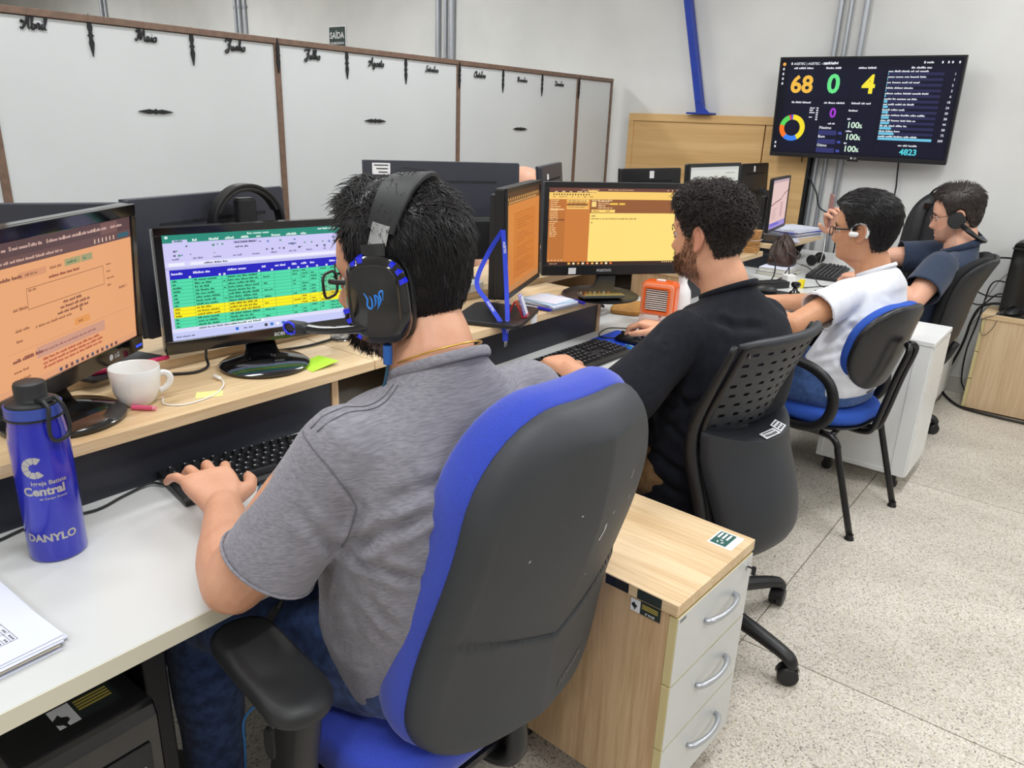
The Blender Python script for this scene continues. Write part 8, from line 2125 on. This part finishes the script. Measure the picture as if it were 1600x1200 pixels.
cp = thing('cup', 'white cup with a black pen on the far shelf, beside the bearded chin', 'cup', (-1.330, 2.62, SZ)); cp.location = (-1.66, 2.865, .905)
MB().lathe([(.0001, .001), (.034, .001), (.037, .004), (.040, .085), (.038, .085), (.035, .008), (.0001, .007)], (0, 0, 0), 36).build('cup_body', M_CER, cp, smooth=True, auto=50)
pen('black pen leaning in the white cup on the far shelf', (-1.668, 2.855, .918), (-1.635, 2.885, 1.02), .004, M_BLACK, M_BLACK)
wb = thing('router', 'white network router behind the post of the edgewise monitor', 'router', (-1.70, 1.86, .905))
MB().prism(rrect(.16, .12, .02, 4), .0005, .03, None).build('case', M_WHITEPLASTIC, wb, bevel=.004)
for sy in (-.05, .05): MB().limb([(-.06, sy, .03), (-.065, sy, .05), (-.07, sy * 1.1, .15)], [.006, .006, .005], 10, 2).build('antenna', M_WHITEPLASTIC, wb, smooth=True)

# third desk: wooden coasters, books, leather bag, plugs
ws = thing('coaster_stack', 'stack of square wooden blocks on the third oak shelf', 'wooden stack', (-1.375, 3.615, SZ)); rnd = random.Random(5)
M_CO = wood_mat('coaster_wood', (206, 158, 98), (160, 108, 58), 'X', 20)
for k in range(11):
    MB().box((rnd.uniform(-.002, .002), rnd.uniform(-.002, .002), .0052 + k * .0097), (.068, .068, .0086), None, R(12 + rnd.uniform(-4, 4))).build('coaster', M_CO, ws, bevel=.001)
MB().tube([(.039 * math.copysign(abs(math.cos(a)) ** .3, math.cos(a)), .039 * math.copysign(abs(math.sin(a)) ** .3, math.sin(a)), .062) for a in [2 * PI * k / 40 for k in range(40)]], .0009, 6, 1, closed=True).build('string', M_LABEL, ws)
for k, (z0, z1, w, d, m, nm, rz) in enumerate(((.0005, .020, .15, .205, mat('book_grey', (170, 168, 160), .6), 'grey book lying under the leather bag', -4), (.0205, .040, .145, .20, M_PAPER, 'white book lying directly under the leather bag', 3))):
    b = thing('book', nm, 'book', (-1.325, 3.905, DZ + z0), R(rz))
    MB().span((-w / 2 + .003, -d / 2 + .003, .002), (w / 2 - .001, d / 2 - .003, z1 - z0 - .002)).build('pages', mat('page_block', (226, 222, 210), .8), b)
    MB().span((-w / 2, -d / 2, 0), (w / 2, d / 2, .0018)).span((-w / 2, -d / 2, z1 - z0 - .0018), (w / 2, d / 2, z1 - z0)).span((-w / 2, -d / 2, .0019), (-w / 2 + .0025, d / 2, z1 - z0 - .0019)).build('cover', m, b)
bg = thing('leather_bag', 'crumpled dark brown leather bag on the books at the far desk', 'bag', (-1.335, 3.955, DZ + .0405))
M_LEA = mat('brown_leather', (66, 46, 40), .38, noise_amt=.25, noise_scale=25, bump=.35, bump_scale=60)
mb = MB(); rings = [(0.0, .062, .070), (.02, .066, .074), (.055, .062, .066), (.09, .048, .054), (.12, .028, .046), (.145, .010, .040), (.153, .004, .02)]
mb.loft([((.0, 0, z), (a, 0, 0), (0, b, 0), 3.2) for z, a, b in rings], 48, 6)
for i, p in enumerate(mb.v):
    x, y, z = p; an = math.atan2(y, x); k = min(1, max(0, (z - .03) / .08)); f__ = 1 + .16 * k * math.sin(an * 7 + 20 * z) + .06 * k * math.sin(an * 13)
    mb.v[i] = (x * f__ , y * f__, z * (1 + .12 * k * math.sin(an * 2 + 1)))
mb.build('bag_body', M_LEA, bg, smooth=True)
MB().tube([(.045, -.055, .075), (.075, -.045, .055), (.082, 0, .045), (.075, .045, .055), (.045, .055, .075)], .006, 10, 5, flat=.7).build('strap', M_LEA, bg, smooth=True)
ad = thing('power_adapter', 'white plug adapter standing on the far white desk by the power strip', 'adapter', (-1.165, 3.585, DZ), R(-30))
MB().span((-.020, -.024, .0005), (.020, .024, .062)).build('block', M_WHITEPLASTIC, ad, bevel=.005); MB().tube([(0, 0, .062), (-.005, .0, .075), (-.03, .02, .095), (-.08, .06, .07), (-.11, .06, .02), (-.13, .10, .006), (-.2, .18, .006)], .0026, 8, 4).build('cord', M_CABLE, ad, smooth=True)
pw = thing('power_strip', 'black power strip lying on the white desk beside the adapter', 'power strip', (-1.215, 3.50, DZ), R(62))
MB().span((-.10, -.024, .0005), (.10, .024, .036)).build('case', M_SATIN, pw, bevel=.005)
for k in range(4): MB().lathe([(.014, .0362), (.014, .0372), (.011, .0373), (.011, .0364)], (-.07 + k * .045, 0, 0), 20).build('socket', M_BLACK, pw, smooth=True, auto=40)
tp = thing('webcam', 'small black round desk gadget in front of the power strip', 'gadget', (-1.085, 3.452, DZ))
MB().lathe([(.0001, .0005), (.024, .0005), (.026, .004), (.022, .012), (.012, .018), (.010, .03), (.018, .034), (.022, .044), (.018, .054), (.0001, .056)], (0, 0, 0), 28).build('body', M_GLOSS, tp, smooth=True, auto=60)
yl_ = MB().loft([((-1.118, 3.625, .7505), (.016, 0, 0), (0, .014, 0), 3), ((-1.118, 3.625, .775), (.017, 0, 0), (0, .015, 0), 3), ((-1.112, 3.625, .79), (.010, 0, 0), (0, .012, 0), 3)], 18, 2).build('plug', mat('yellow_plastic', (236, 214, 40), .4), None, smooth=True, auto=40); tag(yl_, 'small yellow plug behind the white adapter', 'plug')
for nm, pts, r in (('thin black cable arching from the third shelf down to the desk', [(-1.30, 3.58, SZ + .004), (-1.255, 3.57, SZ + .006), (-1.23, 3.56, .86), (-1.225, 3.55, .80), (-1.24, 3.52, .757), (-1.25, 3.56, .757), (-1.20, 3.66, .79), (-1.15, 3.63, .81)], .0032), ('looping black cable across the far white desk in front of the keyboard', [(-1.24, 3.98, .80), (-1.15, 3.86, .80), (-1.08, 3.76, .757), (-1.02, 3.70, .7535), (-.99, 3.62, .7535), (-1.01, 3.57, .7535), (-1.04, 3.60, .7535)], .0025), ('thin black cable beside the far keyboard', [(-1.10, 3.62, .7535), (-1.04, 3.74, .7535), (-.99, 3.80, .7535), (-.96, 3.86, .7535)], .002), ('black mouse cable curling past the shelf end to the blue mouse pad', [(-1.262, 2.195, .757), (-1.30, 2.17, .757), (-1.335, 2.20, .757), (-1.345, 2.28, .76), (-1.30, 2.34, .757), (-1.28, 2.40, .757)], .0022), ('black keyboard cable on the near white desk behind the bottle', [(-1.335, .63, .757), (-1.36, .615, .757), (-1.352, .56, .754), (-1.335, .50, .754), (-1.36, .42, .754), (-1.345, .34, .754), (-1.33, .24, .754)], .0025)):
    tag(MB().tube(pts, r, 8, 5).build('cable', M_CABLE, None, smooth=True), nm, 'cable')
pf = thing('paper_pile', 'papers and a blue binder on the far shelf beside the pink screen', 'papers', (-1.455, 4.43, SZ), R(-12)); rnd = random.Random(12)
for k in range(7):
    m = M_PAPER if k not in (1, 4) else (mat('binder_blue', (52, 66, 190), .5) if k == 4 else mat('grey_cover', (120, 126, 140), .6))
    MB().box((rnd.uniform(-.006, .006), rnd.uniform(-.01, .01), .0035 + k * .0062), (.20, .285, .0056), None, R(rnd.uniform(-6, 6))).build('folder' if k in (1, 4) else 'papers', m, pf)
sp5 = thing('paper_sheets', 'loose printed sheets on the far shelf in front of the pink screen', 'papers', (-1.395, 4.19, SZ), R(20))
for k in range(3): MB().box((0, .006 * k, .001 + .0012 * k), (.10, .16, .001), None, R(4 * k)).build('sheet', M_PAPER, sp5)
ea = thing('headset', 'black headset lying behind the far keyboard', 'headset', (-1.285, 4.36, DZ))
MB().tube([(0, -.07, .02), (.02, -.05, .05), (.03, 0, .062), (.02, .05, .05), (0, .07, .02)], .006, 10, 5, flat=.6).build('headband', M_BLACK, ea, smooth=True)
for s in (-1, 1): MB().lathe([(.0001, -.012), (.026, -.012), (.03, 0), (.026, .012), (.0001, .012)], (0, 0, 0), 24, None, 'Y').xform(Matrix.Translation((0, .07 * s, .0305))).build('ear_cup', M_SATIN, ea, smooth=True, auto=40)

# backpack on the white cabinet
bk = thing('backpack', 'large black backpack standing on the white cabinet by the far wall', 'backpack', (-.775, 4.73, .6555))
M_NYL = mat('black_nylon', (30, 30, 34), .6, bump=.3, bump_scale=300)
mb = MB(); mb.loft([((0, 0, .003), (.155, 0, 0), (0, .085, 0), 4), ((0, 0, .10), (.175, 0, 0), (0, .10, 0), 4), ((0, 0, .30), (.172, 0, 0), (0, .095, 0), 3.4), ((.0, .0, .42), (.145, 0, 0), (0, .08, 0), 2.8), ((.0, .0, .49), (.09, 0, 0), (0, .055, 0), 2.4), ((.0, .0, .512), (.03, 0, 0), (0, .02, 0), 2)], 40, 4); mb.build('bag_body', M_NYL, bk, smooth=True)
for x in (-.085, .085): MB().tube([(x * .6, -.075, .47), (x, -.100, .42), (x * 1.1, -.118, .28), (x * 1.2, -.115, .12), (x * 1.3, -.10, .03)], [.022, .027, .028, .024, .014], 12, 4, flat=.35, up=(0, 1, 0.01)).build('shoulder_strap', M_SATIN, bk, smooth=True)
MB().tube([(-.075, -.02, .49), (-.05, -.03, .525), (.0, -.03, .545), (.05, -.03, .535), (.085, -.02, .485)], .008, 10, 4, flat=.6).build('carry_handle', M_BLACK, bk, smooth=True)
MB().span((-.075, -.118, .425), (-.045, -.104, .455)).build('buckle', M_GLOSS, bk, bevel=.002)

# headphones hung on the stand of the monitor back
hh = thing('headphones', 'black headphones hung over the back of the spreadsheet wearer\'s far monitor', 'headphones', (-1.735, 1.105, 1.17)); hh['label'] = 'black headphones hung behind the spreadsheet monitor on the far monitor back'
yc = 1.105
arc = [(-1.722, yc + .099 * math.cos(a), 1.165 + .108 * math.sin(a)) for a in [PI * k / 12 for k in range(13)]]
strap(MB(), arc, .016, .0045, (1, 0, 0)).build('headband', M_BLACK, hh, smooth=True, auto=40, world=True)
strap(MB(), [(-1.722, yc + .092 * math.cos(a), 1.165 + .0985 * math.sin(a)) for a in [PI * (.15 + .7 * k / 8) for k in range(9)]], .014, .004, (1, 0, 0)).build('head_pad', M_SATIN, hh, smooth=True, auto=40, world=True)
for s in (-1, 1):
    MB().limb([(-1.722, yc + s * .099, 1.17), (-1.720, yc + s * .098, 1.13)], [.012, .010], 12, 2).build('slider', M_GLOSS, hh, smooth=True, world=True)
    MB().lathe([(.0001, -.014), (.032, -.014), (.037, -.004), (.034, .014), (.0001, .016)], (0, 0, 0), 28, None, 'Y').xform(Matrix.Translation((-1.720, yc + s * .088, 1.09))).build('ear_cup', M_SATIN, hh, smooth=True, auto=40, world=True)
MB().loft([((-1.728, yc, 1.02), (.014, 0, 0), (0, .028, 0), 5), ((-1.728, yc, 1.235), (.014, 0, 0), (0, .027, 0), 5), ((-1.730, yc, 1.242), (.010, 0, 0), (0, .022, 0), 4)], 20, 1).build('hanger_post', M_SATIN, None, smooth=True, auto=35); tag(bpy.data.objects['hanger_post'], 'black stand column inside the loop of the hung headphones', 'stand')

# computer under the near desk
pcb = thing('computer_tower', 'black computer tower with a disc drive standing under the near desk', 'computer', (-1.165, .315, .192))
MB().span((-.20, -.095, .0), (.165, .095, .40)).build('case', M_BLACK, pcb, bevel=.003)
fp = MB().prism([(.1655, .0), (.180, .0), (.180, .375), (.172, .392), (.1655, .402)], -.097, .097, None, lambda a, b, h: (a, h, b)).build('front_panel', M_GLOSS, pcb, bevel=.004)
MB().span((.1802, -.078, .285), (.184, .078, .335)).build('disc_drive', M_SATIN, fp, bevel=.001)
mb = MB().text('LG', (.1843, -.020, .315), (0, 1, 0), (0, 0, 1), .014, WB); mb.lathe([(.0065, 0), (.0065, .0004), (.0001, .0004)], (.1842, -.032, .3205), 14, WB, 'X'); mb.build('brand_mark', None, fp)
MB().span((.1842, .045, .292), (.186, .066, .297)).build('drive_button', mat('grey_tag', (120, 122, 124), .5), fp)
MB().span((.1802, -.078, .228), (.183, .078, .278)).build('bay_cover', M_SATIN, fp, bevel=.001)
mb = MB().add([(.05, -.035, .4004), (.10, -.035, .4004), (.10, -.005, .4004), (.05, -.005, .4004)], [(0, 1, 2, 3)], M_LABEL); mb.add([(.05, -.0049, .4004), (.10, -.0049, .4004), (.10, .055, .4004), (.05, .055, .4004)], [(0, 1, 2, 3)], M_STK)
for k in range(4): mb.add([(.055 + k * .007, .0, .4007), (.059 + k * .007, .0, .4007), (.059 + k * .007, .048, .4007), (.055 + k * .007, .048, .4007)], [(0, 1, 2, 3)], M_GOLD)
mb.add([(.093 - b * .030, -.032 + a * .022, .4007) for a, b in hand_map], [tuple(range(len(hand_map)))], M_INK); mb.build('inventory_sticker', None, pcb).location = (.035, .012, 0)
MB().span((-.19, -.085, -.192), (.15, .085, -.0005)).build('stand', M_SATIN, pcb, bevel=.004)

# computer tower on the oak cabinet
ct = thing('computer_tower', 'tall black computer tower on the oak cabinet at the right edge', 'computer', (-.275, 4.935, .5503))
MB().span((-.145, -.085, .008), (.24, .095, .37)).build('case', M_GLOSS, ct, bevel=.004)
MB().span((-.15, -.09, .345), (.24, .098, .352)).build('trim', M_SATIN, ct); MB().prism([(-.145, .3705), (.235, .3705), (.225, .385), (-.12, .385)], -.08, .09, None, lambda a, b, h: (a, h, b)).build('top_cap', M_SATIN, ct, bevel=.004)
for x in (-.12, .21): MB().span((x - .02, -.07, 0), (x + .02, .08, .0078)).build('foot', M_BLACK, ct)
for nm, pts, r in (('thick black cable from the computer tower falling to the floor', [(-.42, 4.93, .585), (-.47, 4.93, .575), (-.52, 4.95, .54), (-.545, 4.95, .46), (-.56, 4.97, .33), (-.59, 4.985, .20), (-.63, 4.98, .07), (-.60, 4.945, .012), (-.50, 4.77, .010), (-.40, 4.715, .010), (-.20, 4.70, .010), (.1, 4.70, .010)], .007), ('black cable hanging from the tower behind the oak cabinet', [(-.42, 4.95, .70), (-.47, 4.96, .70), (-.50, 5.0, .66), (-.51, 5.01, .58), (-.52, 5.01, .45), (-.54, 5.01, .28), (-.53, 5.01, .10), (-.50, 5.02, .03)], .004), ('thin grey cable looping down beside the tower', [(-.42, 4.97, .755), (-.46, 4.98, .70), (-.50, 5.0, .60), (-.535, 5.0, .48), (-.55, 5.0, .42), (-.50, 5.0, .52), (-.47, 4.99, .57)], .002), ('black cable running left from the tower behind the black chair', [(-.42, 4.95, .62), (-.50, 4.97, .61), (-.58, 4.99, .625), (-.66, 5.0, .60), (-.60, 5.01, .56), (-.52, 5.0, .55), (-.46, 4.98, .62), (-.42, 4.96, .635)], .004), ('black plug cable at the top left of the tower', [(-.42, 4.93, .835), (-.445, 4.93, .835), (-.50, 4.96, .825), (-.56, 5.0, .80)], .005), ('thin brown mouse cable drooping over the oak cabinet front', [(-.385, 4.80, .575), (-.40, 4.775, .565), (-.42, 4.752, .548), (-.47, 4.748, .52), (-.47, 4.747, .46), (-.45, 4.747, .43), (-.42, 4.747, .47), (-.405, 4.748, .52)], .0018)):
    tag(MB().tube(pts, r, 8, 5).build('cable', M_CABLE if 'brown' not in nm and 'grey' not in nm else mat('grey_brown_cable', (92, 84, 80), .5), None, smooth=True), nm, 'cable')
for nm, pts in (('black television cable hanging in a curve beside the plywood board', [(-1.66, 5.0, 1.33), (-1.655, 5.01, 1.25), (-1.60, 5.015, 1.17), (-1.545, 5.018, 1.09), (-1.51, 5.018, 1.0), (-1.42, 5.018, .95), (-1.385, 5.02, .86), (-1.38, 5.02, .70), (-1.4, 5.02, .5)]), ('straight black television cable below the right half of the screen', [(-1.10, 4.99, 1.33), (-1.10, 5.02, 1.24), (-1.095, 5.035, 1.12), (-1.12, 5.035, .95), (-1.14, 5.035, .80), (-1.14, 5.035, .55)])):
    tag(MB().tube(pts, .0045, 8, 5).build('cable', M_CABLE, None, smooth=True), nm, 'cable')
bc = MB().tube([(-.90, .60, .545), (-.955, .565, .50), (-1.02, .57, .42), (-1.08, .60, .30), (-1.16, .64, .15), (-1.24, .68, .03), (-1.30, .72, .008)], .0022, 8, 5).build('cable', mat('bright_blue_cable', (48, 122, 196), .5), None, smooth=True); tag(bc, 'bright blue cable dropping past the dark jeans to the floor', 'cable')
for nm, pts in (('black power cable of the spreadsheet monitor on the shelf', [(-1.60, .93, .97), (-1.605, .90, .93), (-1.59, .885, .905), (-1.56, .87, .892), (-1.55, .83, .889), (-1.58, .78, .889)]), ('thin black cable running along the shelf from the spreadsheet monitor', [(-1.58, 1.02, .889), (-1.55, 1.10, .889), (-1.545, 1.17, .889), (-1.56, 1.27, .889), (-1.57, 1.40, .889)])):
    tag(MB().tube(pts, .0032, 8, 5).build('cable', M_CABLE, None, smooth=True), nm, 'cable')
rl.location = (-1.498, 2.252, .9465); rl.rotation_euler = (0, 0, R(53.7)); tag(rl, 'torn white label stuck under the yellow screen on its bezel', 'label')
